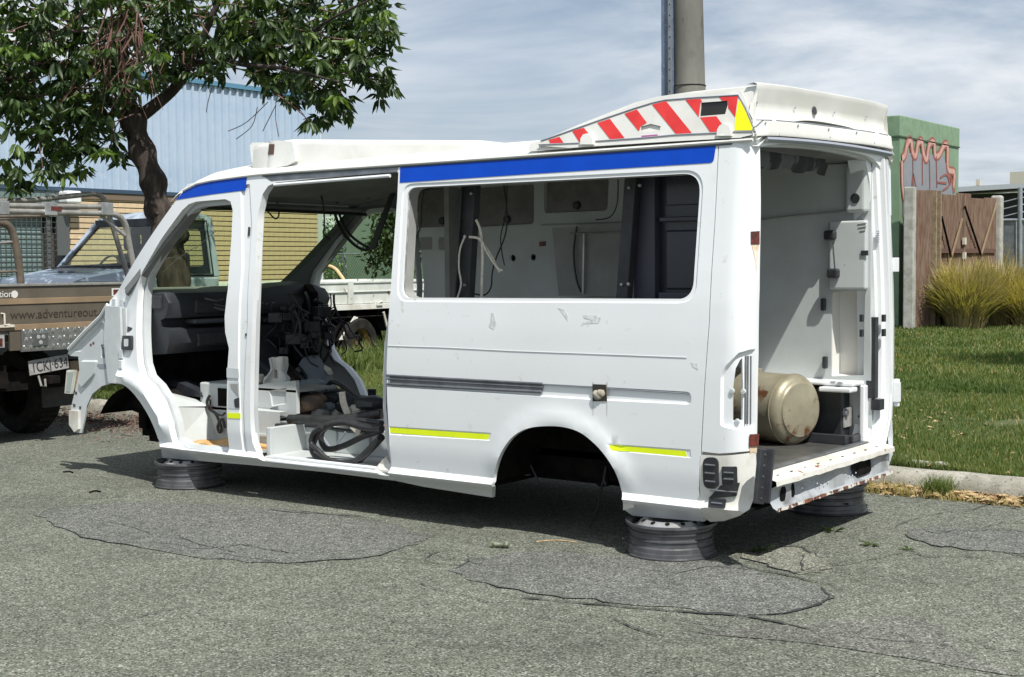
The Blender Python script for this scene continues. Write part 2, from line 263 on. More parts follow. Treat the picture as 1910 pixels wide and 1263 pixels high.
class MB:
    def __init__(s): s.v = []; s.f = []; s.m = []
    def add(s, v, f, mi=0):
        o = len(s.v); s.v += [tuple(map(float, p)) for p in v]; s.f += [tuple(i+o for i in q) for q in f]; s.m += [mi]*len(f); return s
    def box(s, a, b, mi=0, rot=0, c=None):
        x0, y0, z0 = a; x1, y1, z1 = b
        v = [(x0, y0, z0), (x1, y0, z0), (x1, y1, z0), (x0, y1, z0), (x0, y0, z1), (x1, y0, z1), (x1, y1, z1), (x0, y1, z1)]
        if rot:
            c = c or ((x0+x1)/2, (y0+y1)/2); ca, sa = math.cos(rot), math.sin(rot)
            v = [(c[0]+(x-c[0])*ca-(y-c[1])*sa, c[1]+(x-c[0])*sa+(y-c[1])*ca, z) for x, y, z in v]
        return s.add(v, [(0, 3, 2, 1), (4, 5, 6, 7), (0, 1, 5, 4), (1, 2, 6, 5), (2, 3, 7, 6), (3, 0, 4, 7)], mi)
    def bar(s, p, q, w, h, up=(0, 0, 1), mi=0):
        p = Vector(p); q = Vector(q); d = (q-p).normalized(); u = Vector(up); r = d.cross(u)
        if r.length < 1e-4: r = d.cross(Vector((1, 0, 0)))
        r.normalize(); u = r.cross(d); v = []
        for c in (p, q):
            for a, b in ((-1, -1), (1, -1), (1, 1), (-1, 1)): v.append(c+r*a*w/2+u*b*h/2)
        return s.add(v, [(3, 2, 1, 0), (4, 5, 6, 7), (0, 1, 5, 4), (1, 2, 6, 5), (2, 3, 7, 6), (3, 0, 4, 7)], mi)
    def tube(s, pts, r, n=8, mi=0, closed=False, flat=1.):
        P = [Vector(p) for p in pts]; k = len(P); v = []; f = []; ref = None
        for i in range(k):
            a = P[i-1] if (i > 0 or closed) else P[i]; b = P[(i+1) % k] if (i < k-1 or closed) else P[i]
            d = (b-a).normalized() if (b-a).length > 1e-9 else Vector((0, 0, 1))
            if ref is None:
                ref = d.cross(Vector((0, 0, 1)))
                if ref.length < .1: ref = d.cross(Vector((1, 0, 0)))
            ref = (ref-d*ref.dot(d)).normalized(); u = d.cross(ref)
            rr = r[i] if hasattr(r, '__len__') else r
            for j in range(n):
                t = 2*math.pi*j/n; v.append(P[i]+ref*math.cos(t)*rr+u*math.sin(t)*rr*flat)
        for i in range(k if closed else k-1):
            for j in range(n):
                a = i*n+j; b = i*n+(j+1) % n; c = ((i+1) % k)*n; f.append((a, b, c+(j+1) % n, c+j))
        if not closed: f += [tuple(range(n))[::-1], tuple((k-1)*n+j for j in range(n))]
        return s.add(v, f, mi)
    def lathe(s, prof, c=(0, 0, 0), axis=(0, 0, 1), n=32, mi=0, close=False):
        q = Vector((0, 0, 1)).rotation_difference(Vector(axis)); c = Vector(c); v = []; f = []; k = len(prof)
        for i in range(n):
            t = 2*math.pi*i/n
            for r, z in prof: v.append(c+q@Vector((r*math.cos(t), r*math.sin(t), z)))
        for i in range(n):
            for j in range(k-1 if not close else k):
                a = i*k+j; b = i*k+(j+1) % k; i2 = ((i+1) % n)*k; f.append((a, i2+j, i2+(j+1) % k, b))
        return s.add(v, f, mi)
    def prism(s, poly, ax, a, b, mi=0):
        n = len(poly); v = []
        for w in (a, b):
            for p in poly:
                q = list(p); q.insert(ax, w); v.append(q)
        return s.add(v, [tuple(range(n)), tuple(range(n, 2*n))[::-1]]+[(i, i+n, (i+1) % n+n, (i+1) % n) for i in range(n)], mi)
    def loft(s, secs, mi=0, closed=False, caps=False):
        n = len(secs[0]); v = [p for q in secs for p in q]; f = []
        for i in range(len(secs)-1):
            for j in range(n if closed else n-1):
                f.append((i*n+j, i*n+(j+1) % n, (i+1)*n+(j+1) % n, (i+1)*n+j))
        if caps: f += [tuple(range(n))[::-1], tuple((len(secs)-1)*n+j for j in range(n))]
        return s.add(v, f, mi)
    def panel(s, outer, holes, mf, thick, step, recs=(), mi=0, grid=True, zl=()):
        """CDT sheet with holes; mf(a, b, depth) -> xyz; recs = (polygon, depth, width) pressed into it"""
        pts = []; edges = []
        def addloop(lp, closed=True):
            o = len(pts); pts.extend(lp); n = len(lp)
            for i in range(n if closed else n-1): edges.append((o+i, o+(i+1) % n))
        addloop(dens(outer, step))
        for h in holes: addloop(dens(h, step))
        for poly, dp, w in recs:
            addloop(dens(poly, step))
            P = np.array(dens(poly, step)); c = P.mean(0); nx = np.roll(P, -1, 0)-np.roll(P, 1, 0); nn = np.stack([nx[:, 1], -nx[:, 0]], 1); nn /= np.linalg.norm(nn, axis=1)[:, None]+1e-12
            t_ = P+nn*w
            if not inpoly((P+nn*min(w, .003)), poly).mean() > .5: t_ = P-nn*w
            addloop([tuple(p) for p in t_])
        O = np.array(outer); lo = O.min(0); hi = O.max(0)
        for z_ in zl:
            if lo[1] < z_ < hi[1]:
                nn_ = max(2, int((hi[0]-lo[0])/step)); addloop([(lo[0]-.01+(hi[0]-lo[0]+.02)*i/nn_, z_+1e-4*i/nn_) for i in range(nn_+1)], False)
        if grid:
            gx = np.arange(lo[0]+step*.5, hi[0], step); gy = np.arange(lo[1]+step*.5, hi[1], step)
            G = np.array([(x, y) for x in gx for y in gy])
            if len(G):
                k = inpoly(G, outer)&(pdist(G, outer) > step*.35)
                for h in holes: k &= ~inpoly(G, h)&(pdist(G, h) > step*.35)
                for poly, dp, w in recs: k &= pdist(G, poly) > w*1.6
                for z_ in zl: k &= abs(G[:, 1]-z_) > .012
                pts.extend([tuple(p) for p in G[k]])
        r = delaunay_2d_cdt([Vector(p) for p in pts], edges, [], 0, 1e-6)
        V = np.array([tuple(p) for p in r[0]]); T = np.array([tuple(t) for t in r[2]])
        c = V[T].mean(1); k = inpoly(c, outer)
        for h in holes: k &= ~inpoly(c, h)
        T = T[k]; dep = np.zeros(len(V))
        for poly, dp, w in recs:
            i_ = inpoly(V, poly); d_ = pdist(V, poly); tt = np.clip(d_/w, 0, 1); dep += np.where(i_, dp*tt*tt*(3-2*tt), 0)
        used = np.unique(T); mpn = -np.ones(len(V), int); mpn[used] = range(len(used)); T = mpn[T]; V = V[used]; dep = dep[used]
        fr = [mf(a, b, d) for (a, b), d in zip(V, dep)]
        f = [tuple(t) for t in T]
        if thick:
            n = len(fr); bk = [mf(a, b, d+thick) for (a, b), d in zip(V, dep)]; cnt = {}
            for t in T:
                for i in range(3):
                    e_ = (t[i], t[(i+1) % 3]); cnt[e_] = 1
            wl = [(a, b) for (a, b) in cnt if (b, a) not in cnt]
            f += [tuple(i+n for i in t[::-1]) for t in T]+[(b, a, a+n, b+n) for a, b in wl]; fr += bk
        return s.add(fr, f, mi)
    def comps(s):
        n = len(s.v); pa = list(range(n))
        def fd_(a):
            while pa[a] != a: pa[a] = pa[pa[a]]; a = pa[a]
            return a
        for f in s.f:
            r0 = fd_(f[0])
            for q in f[1:]:
                r1_ = fd_(q)
                if r1_ != r0: pa[r1_] = r0
        g = {}
        for f, m_ in zip(s.f, s.m): g.setdefault(fd_(f[0]), []).append((f, m_))
        outl = []
        for fs in g.values():
            ids = sorted({i for f, _ in fs for i in f}); mp_ = {i: k for k, i in enumerate(ids)}; q = MB(); q.v = [s.v[i] for i in ids]; q.f = [tuple(mp_[i] for i in f) for f, _ in fs]; q.m = [m_ for _, m_ in fs]; outl.append(q)
        return outl
    def build(s, name, mats, parent=None, smooth=None, origin=None, recalc=True, kind=None, weld=None):
        if name in MULTI:
            o = None
            for q in s.comps(): o = q.build(MULTI[name], mats, parent, smooth, origin, recalc, kind, weld)
            return o
        me = bpy.data.meshes.new(name); loc = Vector((0, 0, 0))
        if origin is not None: loc = Vector(origin)
        pw = Vector((0, 0, 0))
        q = parent
        while q is not None: pw = pw+Vector(q.location); q = q.parent
        off = pw+loc if parent is not None else loc
        if parent is not None and origin is not None: loc = Vector(origin)-pw; off = Vector(origin)
        me.from_pydata([(a-off.x, b-off.y, c-off.z) for a, b, c in s.v], [], s.f)
        if not isinstance(mats, (list, tuple)): mats = [mats]
        for k in mats: me.materials.append(M[k] if isinstance(k, str) else k)
        if len(mats) > 1: me.polygons.foreach_set('material_index', s.m)
        if recalc:
            bm = bmesh.new(); bm.from_mesh(me)
            if weld: bmesh.ops.remove_doubles(bm, verts=bm.verts, dist=weld)
            bmesh.ops.recalc_face_normals(bm, faces=bm.faces); bm.to_mesh(me); bm.free()
        if smooth:
            me.shade_smooth()
            me.set_sharp_from_angle(angle=math.radians(smooth))
        me.update()
        o = bpy.data.objects.new(name, me); COL.objects.link(o); o.location = loc
        if parent is not None: o.parent = parent
        if kind: o['kind'] = kind
        return o
def tag(o, label=None, cat=None, group=None, kind=None):
    if label: o['label'] = label
    if cat: o['category'] = cat
    if group: o['group'] = group
    if kind: o['kind'] = kind
    return o
def thing(name, loc, label, cat, group=None):
    o = bpy.data.objects.new(name, None); COL.objects.link(o); o.location = loc; o.empty_display_size = .2
    return tag(o, label, cat, group)
def bevel(o, w=.01, seg=2):
    md = o.modifiers.new('bevel', 'BEVEL'); md.width = w; md.segments = seg; md.limit_method = 'ANGLE'; return o
# ================================================================== THE VAN
WID = 1.93
VZ = [.15, .18, .205, .235, .258, .268, .278, .30, .42, .60, .90, 1.10, 1.25, 1.40, 1.60, 1.80, 2.0, 2.1, 2.3]
VV = [.13, .11, .085, .045, .006, -.002, .008, .020, .004, .0, -.002, .002, .010, .026, .052, .078, .104, .118, .145]
def sm(a, b, x): t = min(1, max(0, (x-a)/(b-a))); return t*t*(3-2*t)
def vt(z, x=-2.):
    v = float(np.interp(z, VZ, VV))
    if x < -3.7:
        t = min(1.3, (-3.7-x)/.9); v += (.03+.08*sm(.6, 1.3, z))*t*t
    return v
CR = .10   # rear corner radius
def near(s, z, d=0.):
    v = vt(z, s); s0 = -.075
    if s < s0: 
        # wheel arch flares
        f = 0
        for cx, cz, rr, am in ((-1.05, .20, .44, .016), (-4.64, .20, .50, .03)):
            q = math.hypot(s-cx, z-cz)-rr; f += am*math.exp(-(q/.045)**2)*sm(.26, .42, z)
        return (s, v+d-f, z)
    L1 = CR*math.pi/2
    if s < s0+L1:
        t = (s-s0)/CR; return (s0+(CR-d)*math.sin(t), v+CR-(CR-d)*math.cos(t), z)
    return (s0+CR-d, v+CR+(s-s0-L1), z)
def far(s, z, d=0.):
    x, y, z = near(s, z, d); return (x, WID-y, z)
def flat(yv):
    return lambda s, z, d=0.: (s, yv+d, z)
van = thing('ambulance_van', (-2.5, .96, 0), 'stripped white ambulance van with blue roof stripe, doors missing, propped up on bare wheel rims', 'van')
S = lambda *p: inv(near, p)
def part(mb, name, m, smooth=35, parent=van, **k): return mb.build(name, m, parent, smooth, **k)
# ---- rear quarter side panel with the big window hole
outer = S((744, 305), (1000, 288), (1200, 273.5), (1339.5, 263.5), (1333, 400), (1322, 600), (1312, 740), (1306, 848), (1303.5, 920), (1307, 950), (1312, 973), (1250, 968), (1180, 962),
          *smoothline([(1163, 950), (1159, 915), (1149, 884), (1132, 855), (1110, 829), (1082, 807), (1052, 797), (1018, 795), (985, 799), (958, 813), (938, 838), (926, 866), (919, 900), (917.5, 928)], 4),
          (860, 919), (790, 908), (738, 897), (730, 860), (725, 800), (722, 745), (721, 690), (724, 620), (729, 540), (735, 450), (741, 370))
win = rnd(S((758.5, 350), (1306.5, 322.5), (1291, 558.5), (748, 556)), [.07, .10, .09, .07], 8)
railrec = rnd(S((722, 700), (1110, 721), (1289, 731), (1290, 755), (1110, 746), (722, 722)), [0, 0, .03, .03, 0, 0], 5)
st1 = S((725, 795), (916, 807.5), (913, 822), (727, 811)); st2 = S((1129, 828), (1288, 838.5), (1289, 854.5), (1140, 842))
winrec = rnd(S((751, 343), (1314, 315.5), (1298, 566), (740, 563)), [.08, .11, .10, .08], 8)
mb = MB(); mb.panel(outer, [win], near, .028, .045, [(railrec, .012, .007), (st1, .004, .005), (st2, .004, .005), (winrec, .006, .006)], zl=(.205, .235, .256, .268, .280, .30, .42))
side = part(mb, 'side_panel', 'white', 30)
# hi-vis strips, blue stripes: thin films just proud of the paint
def film(name, poly, m, out_=.0025, mf=near, step=.06, parent=van, holes=(), th=.0012):
    mb = MB(); mb.panel(poly, holes, lambda a, b, d=0: mf(a, b, d-out_), th, step); return part(mb, name, m, 40, parent)
film('hi_vis_strip', S((726, 797), (913, 810), (909, 820.5), (727, 807.5)), 'yellow', -.0025, parent=side)
film('hi_vis_strip', S((1132, 830), (1278, 841.5), (1281, 852), (1140, 840)), 'yellow', -.0025, parent=side)
film('blue_stripe', rnd(S((747, 310), (1000, 292), (1336, 269), (1331, 303.5), (1000, 324), (746, 341)), [0, 0, .0, .02, 0, 0]), 'blue')
film('blue_stripe', S((352, 347), (400, 336), (461, 327.5), (458.5, 355), (400, 362), (329, 373)), 'blue')
film('hi_vis_strip', S((425, 770), (449, 771), (449, 781), (425, 780)), 'yellow')
# swage line, scuffs
mb = MB(); mb.tube([near(s, z, -.001) for s, z in S((724, 645), (830, 648.5), (960, 655), (1100, 660), (1281, 667))], .0022, 5); part(mb, 'swage_line', 'primer', parent=side)
def blob(cx, cy, w, h, n=14, j=.5):
    return [(cx+w*math.cos(2*math.pi*i/n)*(1+j*(random.random()-.5)), cy+h*math.sin(2*math.pi*i/n)*(1+j*(random.random()-.5))) for i in range(n)]
scuff = mat('scuffed_grey_paint', (.50, .52, .53), .6, c2=(.68, .70, .71), scale=60, lo=.4, hi=.6)
for q in ([(916, 583), (921, 584), (926, 604), (921, 615), (912, 609), (915, 598)], [(1040, 574), (1052, 577), (1060, 590), (1059, 599), (1053, 590), (1045, 579)], [(1088, 588), (1113, 588), (1116, 592), (1122, 591), (1117, 603), (1090, 604), (1083, 608), (1087, 601), (1103, 597), (1090, 594)],
          [(1289, 676), (1301, 678), (1302, 690), (1292, 684)]):
    film('scuff_mark', S(*q), scuff, .0012, parent=side, th=.0008, step=.02)
# aluminium sliding rail in the recess
mb = MB()
for (p, q, r) in (((720, 700), (1012, 716), .008), ((720, 706.5), (1012, 722.5), .0055), ((721, 716), (1010, 731), .009)):
    a, b = S(p, q); mb.tube([near(a[0], a[1], .004), near((a[0]+b[0])/2, (a[1]+b[1])/2, .004), near(b[0], b[1], .004)], r, 8)
a, b, c_, d_ = S((719, 702), (1011, 718), (1010, 733), (720, 719)); mb.add([near(*a, .008), near(*b, .008), near(*c_, .008), near(*d_, .008)], [(0, 1, 2, 3)])
part(mb, 'door_rail', 'rail')
mb = MB(); a = S((1012, 717), (1286, 734)); mb.tube([near(*a[0], .004), near(*a[1], .004)], .0035, 5); part(mb, 'rail_seal', 'greyline', parent=side)
# stuffed fuel flap hole
hp = S((1106, 716.5), (1131, 717.5), (1133, 748), (1106, 748.5)); film('fuel_hole', hp, mat('dark_void', (.03, .026, .02), .9), .004, parent=side)
mb = MB(); c0 = S((1118, 733))[0]
for k in range(5):
    mb.lathe([(.001, -.02), (.018, -.012), (.024, 0), (.018, .012), (.001, .02)], near(c0[0]-.02+.009*k, c0[1]+random.uniform(-.02, .02), .0), (random.uniform(-1, 1), -1, random.uniform(-1, 1)), 10)
part(mb, 'rag_stuffing', mat('beige_rag', (.36, .33, .27), .9, c2=(.25, .22, .17), scale=30), 60, parent=side)
for xx in (1106.5, 1132.5):
    a, b = S((xx, 712), (xx, 775)); mb = MB(); mb.add([near(a[0]-.0015, a[1], -.002), near(a[0]+.0015, a[1], -.002), near(b[0]+.0008, b[1], -.002), near(b[0]-.0008, b[1], -.002)], [(0, 1, 2, 3)]); part(mb, 'rust_streak', mat('brown_run_mark', (.42, .36, .28), .8), parent=side)
# ---- rear corner panel (upper) with tail lamp hole
outer = S((1341.5, 263.5), (1417, 262), (1419, 400), (1417, 540), (1415, 660), (1413, 760), (1412, 838), (1380, 843), (1340, 846), (1309, 842.5), (1314, 740), (1324, 600), (1335, 400))
lhole = S((1364, 785), (1365, 725), (1372, 688), (1382, 672), (1387, 668), (1389, 720), (1388, 784), (1377, 788))
lrec = rnd(S((1343, 795), (1344, 702), (1352, 684), (1378, 658), (1398, 652), (1409, 651), (1408, 799), (1390, 804)), [.02, .02, .02, 0, 0, 0, 0, 0])
mb = MB(); mb.panel(outer, [lhole], near, .02, .035, [(lrec, .018, .008)])
corner = part(mb, 'rear_corner_panel', 'white', 30)
mb = MB()
for px_ in (1394, 1399, 1405): a, b = S((px_, 664), (px_-1, 792)); mb.tube([near(a[0], a[1], .014), near(b[0], b[1], .014)], .004, 6)
part(mb, 'lamp_channel', 'rail', parent=corner)
mb = MB()
for p in ((1364, 730), (1388, 731), (1375, 787)): a = S(p)[0]; mb.lathe([(.001, .004), (.012, .003), (.014, -.004)], near(a[0], a[1], .012), (0, -1, 0), 10)
part(mb, 'lamp_lug', 'primer', parent=corner)
film('reflector_recess', S((1400, 432), (1416, 431), (1416, 456), (1400, 456)), 'lampred', .003, parent=corner, step=.02)
film('corner_lamp', S((1397, 810), (1414, 809), (1413, 832), (1396, 833)), 'lampred', .006, parent=corner, step=.02)
for q in ([(1402, 457), (1415, 457), (1413, 480), (1411, 505), (1407, 478)], [(1398, 834), (1412, 833), (1411, 846), (1404, 843), (1399, 846)]): film('rust_run', S(*q), mat('orange_rust_run', (.60, .44, .26), .7, c2=(.70, .64, .54), scale=18), .001, parent=corner, step=.02, th=.0006)
# ---- lower rear corner with vents
outer = S((1306.5, 849), (1340, 850.5), (1380, 848), (1410, 842), (1411, 870), (1409, 905), (1406, 930), (1398, 950), (1380, 962), (1350, 972), (1325, 973.5), (1313, 966), (1306, 935), (1305, 890))
mb = MB(); mb.panel(outer, [], near, .02, .035)
low = part(mb, 'lower_rear_corner', mat('stained_corner_paint', (.70, .70, .66), .45, c2=(.50, .47, .38), scale=7, lo=.5, hi=.8, c3=(.3, .16, .06), s3=12, t3=.72, w3=.03), 30)
def vent(pts, nsl, r=.02):
    P = rnd(S(*pts), r); film('air_vent', P, 'black', .008, parent=low, step=.03, th=.012)
    P = np.array(S(*pts)); lo, hi = P.min(0), P.max(0); mb = MB()
    for k in range(nsl):
        z = lo[1]+(hi[1]-lo[1])*(k+1)/(nsl+1); a = near(lo[0]+.015, z, -.012); b = near(hi[0]-.015, z, -.012); mb.tube([a, b], .005, 6)
    part(mb, 'vent_slats', 'rail', parent=low)
vent([(1312, 853), (1341, 853), (1342, 911), (1314, 911)], 3, .035)
vent([(1347, 870), (1375, 870), (1376, 905), (1348, 904)], 2, .008)
vent([(1346, 905), (1380, 900), (1374, 925), (1322, 930)], 1, .004)
vent([(1324, 930), (1354, 931), (1353, 948), (1322, 946)], 1, .006)
# ---- front half of the side: sills, pillars, A pillar, flared arch
outer = S((744, 305), (744.5, 322), (725, 320), (600, 332), (515, 340), (500, 347), (490, 362), (481, 400), (476, 500), (470, 620), (467, 700), (467, 790), (471, 826), (478, 848), (492, 860), (560, 867), (640, 877), (700, 884), (726, 888), (735, 896.5),
          (600, 880), (450, 866), *smoothline([(303, 854), (297, 826), (284, 790), (266, 757), (246, 731), (230, 718), (213, 712.5)], 4), (215, 700), (226, 640), (227, 600), (203, 572), (205, 561), (262, 470), (330, 372), (350, 343.5), (400, 333), (465, 323.5), (600, 314.5))
fd = S((258, 535), (265, 508), (300, 447), (340, 392), (352, 381), (366, 376), (420, 371.5), (430, 376), (434, 392), (432, 440), (425, 540), (419, 590), (420, 620), (427, 650), (424, 690), (423, 760), (424, 846),
       (370, 842), (334, 838), (322, 826), (314, 790), (300, 750), (282, 722), (264, 704), (257, 680), (254, 620), (255, 570))
jrec = rnd(S((449, 345), (466, 343), (470, 420), (462, 600), (455, 760), (458, 850), (448, 851), (444, 700), (451, 500)), .01)
mb = MB(); mb.panel(outer, [fd], near, .05, .04, [(jrec, .010, .006)], zl=(.205, .235, .256, .268, .280, .30, .42))
frontside = part(mb, 'front_side_frame', 'white', 30)
# inner door flange (second step inside the door hole)
fd2 = [((x-(-4.0))*.965-4.0+.01, (z-1.0)*.965+1.0) for x, z in fd]
fdo = [((x-(-4.0))*1.02-4.0, (z-1.0)*1.012+1.0) for x, z in fd]
mb = MB(); mb.panel(fdo, [fd2], lambda a, b, d=0: near(a, b, d+.055), .05, .05); part(mb, 'door_flange', 'primer', 30)
mb = MB(); mb.panel(fdo, [fd2], lambda a, b, d=0: far(a, b, d+.055), .05, .05); part(mb, 'door_flange', 'primer', 30)
# B pillar latch pocket and fittings
film('latch_pocket', rnd(S((427, 712), (446, 712), (448, 763), (426, 762)), .01), 'primer', .002, parent=frontside, step=.02)
film('latch_hole', S((430, 716), (444, 716), (445, 740), (432, 724)), 'innerdk', .004, parent=frontside, step=.02)
film('latch_hole', rnd(S((437, 745), (447, 741), (447, 761), (439, 760)), .01), 'black', .004, parent=frontside, step=.02)
film('rubber_pad', S((424, 686), (446, 688), (447, 706), (424, 704)), 'primer', .006, parent=frontside, step=.02)
for q in ([(462, 423), (466, 424), (465, 440), (461, 440)], [(457, 767), (461, 767), (462, 787), (458, 786)], [(456, 622), (459, 622), (459, 627), (456, 627)]): film('slot', S(*q), 'black', -.004, parent=frontside, step=.02)
# door hinges + check strap on the front post
mb = MB()
for p in ((216, 566), (230, 567), (226, 653), (229, 660), (228, 680)):
    a = S(p)[0]; c_ = near(*a); mb.box((c_[0]-.02, c_[1]-.018, c_[2]-.03), (c_[0]+.015, c_[1]+.01, c_[2]+.03))
bevel(part(mb, 'door_hinges', 'primer', None), .004)
film('mirror_cable_boot', rnd(S((231, 626), (249, 626), (249, 653), (231, 652)), .02), 'black', .02, parent=frontside, step=.02, th=.02)
film('boot_centre', rnd(S((236, 632), (244, 632), (244, 646), (236, 646)), .01), 'inner', .022, parent=frontside, step=.02)
film('cable_hole', rnd(S((232, 606), (248, 612), (240, 619), (233, 616)), .01), 'black', .004, parent=frontside, step=.02)
# ---- far side, mirror of the near one but closed behind the door
fo = S((350, 343.5), (400, 333), (465, 323.5), (744, 305), (1339.5, 263.5), (1341, 263.5), (1417, 262), (1418, 500), (1414, 700), (1411, 842), (1406, 930), (1380, 962), (1350, 972), (1312, 973), (1180, 962), (1163, 950), (1149, 884), (1110, 829), (1052, 797), (985, 799), (938, 838), (917.5, 928), (735, 897), (303, 854), (284, 790), (246, 731), (213, 712.5), (180, 722), (160, 760), (150, 800), (135, 800), (130, 660), (205, 561), (330, 372))
mb = MB(); mb.panel(fo, [fd], far, .03, .09); farp = part(mb, 'far_side_panel', 'white', 30)
# ---- exposed inner wing at the nose
wing = lambda a, b, d=0: (a, .075+.05*max(0, -4.7-a)+d, b)
IW = lambda *p: inv(wing, p)
outer = IW((200, 570), (190, 590), (160, 620), (130, 652), (126, 659), (131, 664), (146, 665), (148, 690), (143, 715), (136, 745), (133, 758), (131, 780), (133, 795), (143, 807), (152, 808), (157, 785), (162, 757), (172, 735), (190, 720), (212, 714), (232, 718), (236, 640), (234, 575))
holes = [rnd(IW((188, 643), (199, 641), (199, 669), (188, 667)), .01)]
recs = [(rnd(IW((135, 656), (190, 600), (199, 610), (150, 656)), .01), .012, .008), (rnd(IW((152, 672), (183, 672), (178, 700), (155, 725), (148, 715)), .02), -.015, .01)]
mb = MB(); mb.panel(outer, holes, wing, .012, .03, recs); iw = part(mb, 'inner_wing', 'primer', 30)
mb = MB(); mb.panel([(x, z) for x, z in outer], [], lambda a, b, d=0: (a, WID-wing(a, b, d)[1], b), .012, .06); part(mb, 'inner_wing', 'primer', 30)
for q in ([(157, 678), (167, 679), (166, 686), (159, 685)], [(179, 679), (199, 679), (199, 688), (186, 687)], [(168, 641), (171, 641), (171, 645), (168, 645)], [(173, 638), (176, 638), (176, 642), (173, 642)], [(194, 593), (198, 596), (197, 602), (194, 600)], [(140, 730), (144, 731), (144, 736), (140, 735)], [(136, 753), (141, 754), (141, 759), (137, 759)], [(148, 758), (152, 758), (151, 764), (148, 763)]):
    film('wing_slot', IW(*q), 'greyline' if q[0][0] in (157, 179) else 'lampred' if q[0][0] in (168, 173) else 'seam', .002, mf=wing, parent=iw, step=.02)
mb = MB(); a = IW((200, 566), (228, 568), (216, 712), (205, 712))
mb.panel(IW((202, 571), (229, 572), (231, 640), (229, 716), (207, 713), (199, 640)), [], lambda s, z, d=0: wing(s, z, d-.025), .02, .04); part(mb, 'hinge_post_face', 'primer', 30)
mb = MB()
pts = IW((203, 568), (190, 590), (160, 619), (130, 651)); mb.tube([wing(s, z, -.01) for s, z in pts], .012, 6)
part(mb, 'wing_flange', 'white')
film('lamp_bracket', IW((131, 690), (146, 690), (139, 734), (127, 733)), 'dirtyw', .03, mf=wing, parent=iw, step=.03, th=.02); film('lamp_bracket_face', IW((134, 694), (144, 693), (138, 730), (130, 729)), mat('pale_green_zinc', (.36, .42, .38), .5), .033, mf=wing, parent=iw, step=.03)
mb = MB(); P = IW((133, 765), (150, 766), (150, 800), (143, 806), (133, 792)); mb.panel(P, [], lambda s, z, d=0: wing(s, z, d-.02), .03, .02); bevel(part(mb, 'bumper_mount', 'dirtyw', 30), .004)
# ---- roof skin
GX = [-4.22, -4.10, -3.95, -3.75, -3.5, -3.2, -2.6, -2.0, -1.4, -.8, -.3, .02]
def gz(x): return float(np.interp(x, [-4.25, -4.08, -3.92, -3.75, -3.4, -3.1, -2, 0.1], [1.85, 1.925, 1.972, 1.988, 2.004, 2.008, 2.008, 2.012]))
def cz(x): return float(np.interp(x, [-4.25, -4.15, -4.05, -3.9, -3.7, -3.4, -2.8, -2, 0.1], [1.90, 1.99, 2.05, 2.105, 2.135, 2.147, 2.15, 2.15, 2.15]))
secs = []
for x in np.linspace(-4.22, .03, 40):
    x = float(x); g = gz(x); c_ = cz(x); y0 = vt(g, min(x, -.2))+(.02 if x > -4.1 else .10*(-4.1-x)); row = []
    for k in range(29):
        t = -1+2*k/28; yy = WID/2+(WID/2-y0)*t; u = abs(t); zz = g+(c_-g)*(1-u**2.7)**.85
        row.append((x-.40*(1-t*t)*sm(-3.3, -4.2, x), yy, zz))
    secs.append(row)
mb = MB(); mb.loft(secs); secs2 = [[(x, y, z-.03) for x, y, z in r] for r in secs]; mb.loft(secs2)
roof = part(mb, 'roof', 'roofw', 50)
mb = MB()
for sgn in (0, 1):
    pts = []
    for x in np.linspace(-4.05, .01, 30): 
        y = vt(gz(x), min(x, -.2))-.004; pts.append((x, WID-y if sgn else y, gz(x)-.002))
    mb.tube(pts, .009, 6)
part(mb, 'roof_gutter', 'roofw')
mb = MB()
for sgn in (0, 1):
    pts = []
    for x in np.linspace(-3.3, -.1, 20): 
        y = vt(gz(x)-.015, min(x, -.2))-.0035; pts.append((x, WID-y if sgn else y, gz(x)-.014))
    mb.tube(pts, .0045, 5)
part(mb, 'gutter_sealant', 'seam')
# ---- front roof pod with lamp windows
def ring(x, y0, y1, z0, z1, r=.04):
    return [(x, a, b) for a, b in rnd([(y0, z0), (y0, z1), (y1, z1), (y1, z0)], [0, r, r, 0], 5)]
mb = MB(); pz = lambda x: 2.10+.115*max(0, (-1.75-x)/1.8)
podf = lambda a, b, d=0: (a, .20+d+.10*sm(-3.33, -3.55, a)-.10*sm(-3.33, -3.55, a)*0+.15*max(0, (b-2.03)), b)
PF = lambda *p: inv(podf, p)
o_ = PF((469, 300), (466, 272), (470, 266), (520, 262), (545, 264), (548, 275), (552, 300), (536, 309), (500, 316), (476, 318))
hs = []
mb.panel(o_, hs, podf, .02, .03)
P2 = [(x, y, z) for x, y, z in [podf(a, b, 0) for a, b in o_]]
pod = part(mb, 'roof_pod', 'roofw', 40)
xs = [-3.60, -3.56, -3.45, -3.2, -2.9, -2.5, -2.1, -1.8]; secs = []
for x in xs:
    h = {-3.60: 2.19, -3.56: 2.205, -3.45: 2.212, -3.2: 2.22}.get(x, 2.22-.085*((-3.2-x)/-1.4)); ins = .225+(.12 if x < -3.58 else .03 if x < -3.5 else 0)+(.10*max(0, (x+3.2)/1.4) if x > -3.2 else 0)
    secs.append([(x, a, b) for a, b in rnd([(ins, 2.05), (ins+.015, h), (WID-ins-.015, h), (WID-ins, 2.05)], [0, .035, .035, 0], 5)])
mb = MB(); mb.loft(secs, caps=True); part(mb, 'pod_shell', 'roofw', 50, pod)
film('lamp_opening', PF((483, 271), (493, 270.5), (492, 291), (481, 292)), mat('brown_lamp_cavity', (.14, .075, .045), .6), .003, mf=podf, parent=pod, step=.03)
a = PF((497, 270), (512.5, 269), (511, 288), (496, 290)); film('lamp_opening', a, mat('brown_lamp_cavity2', (.10, .055, .035), .5), .003, mf=podf, parent=pod, step=.03)
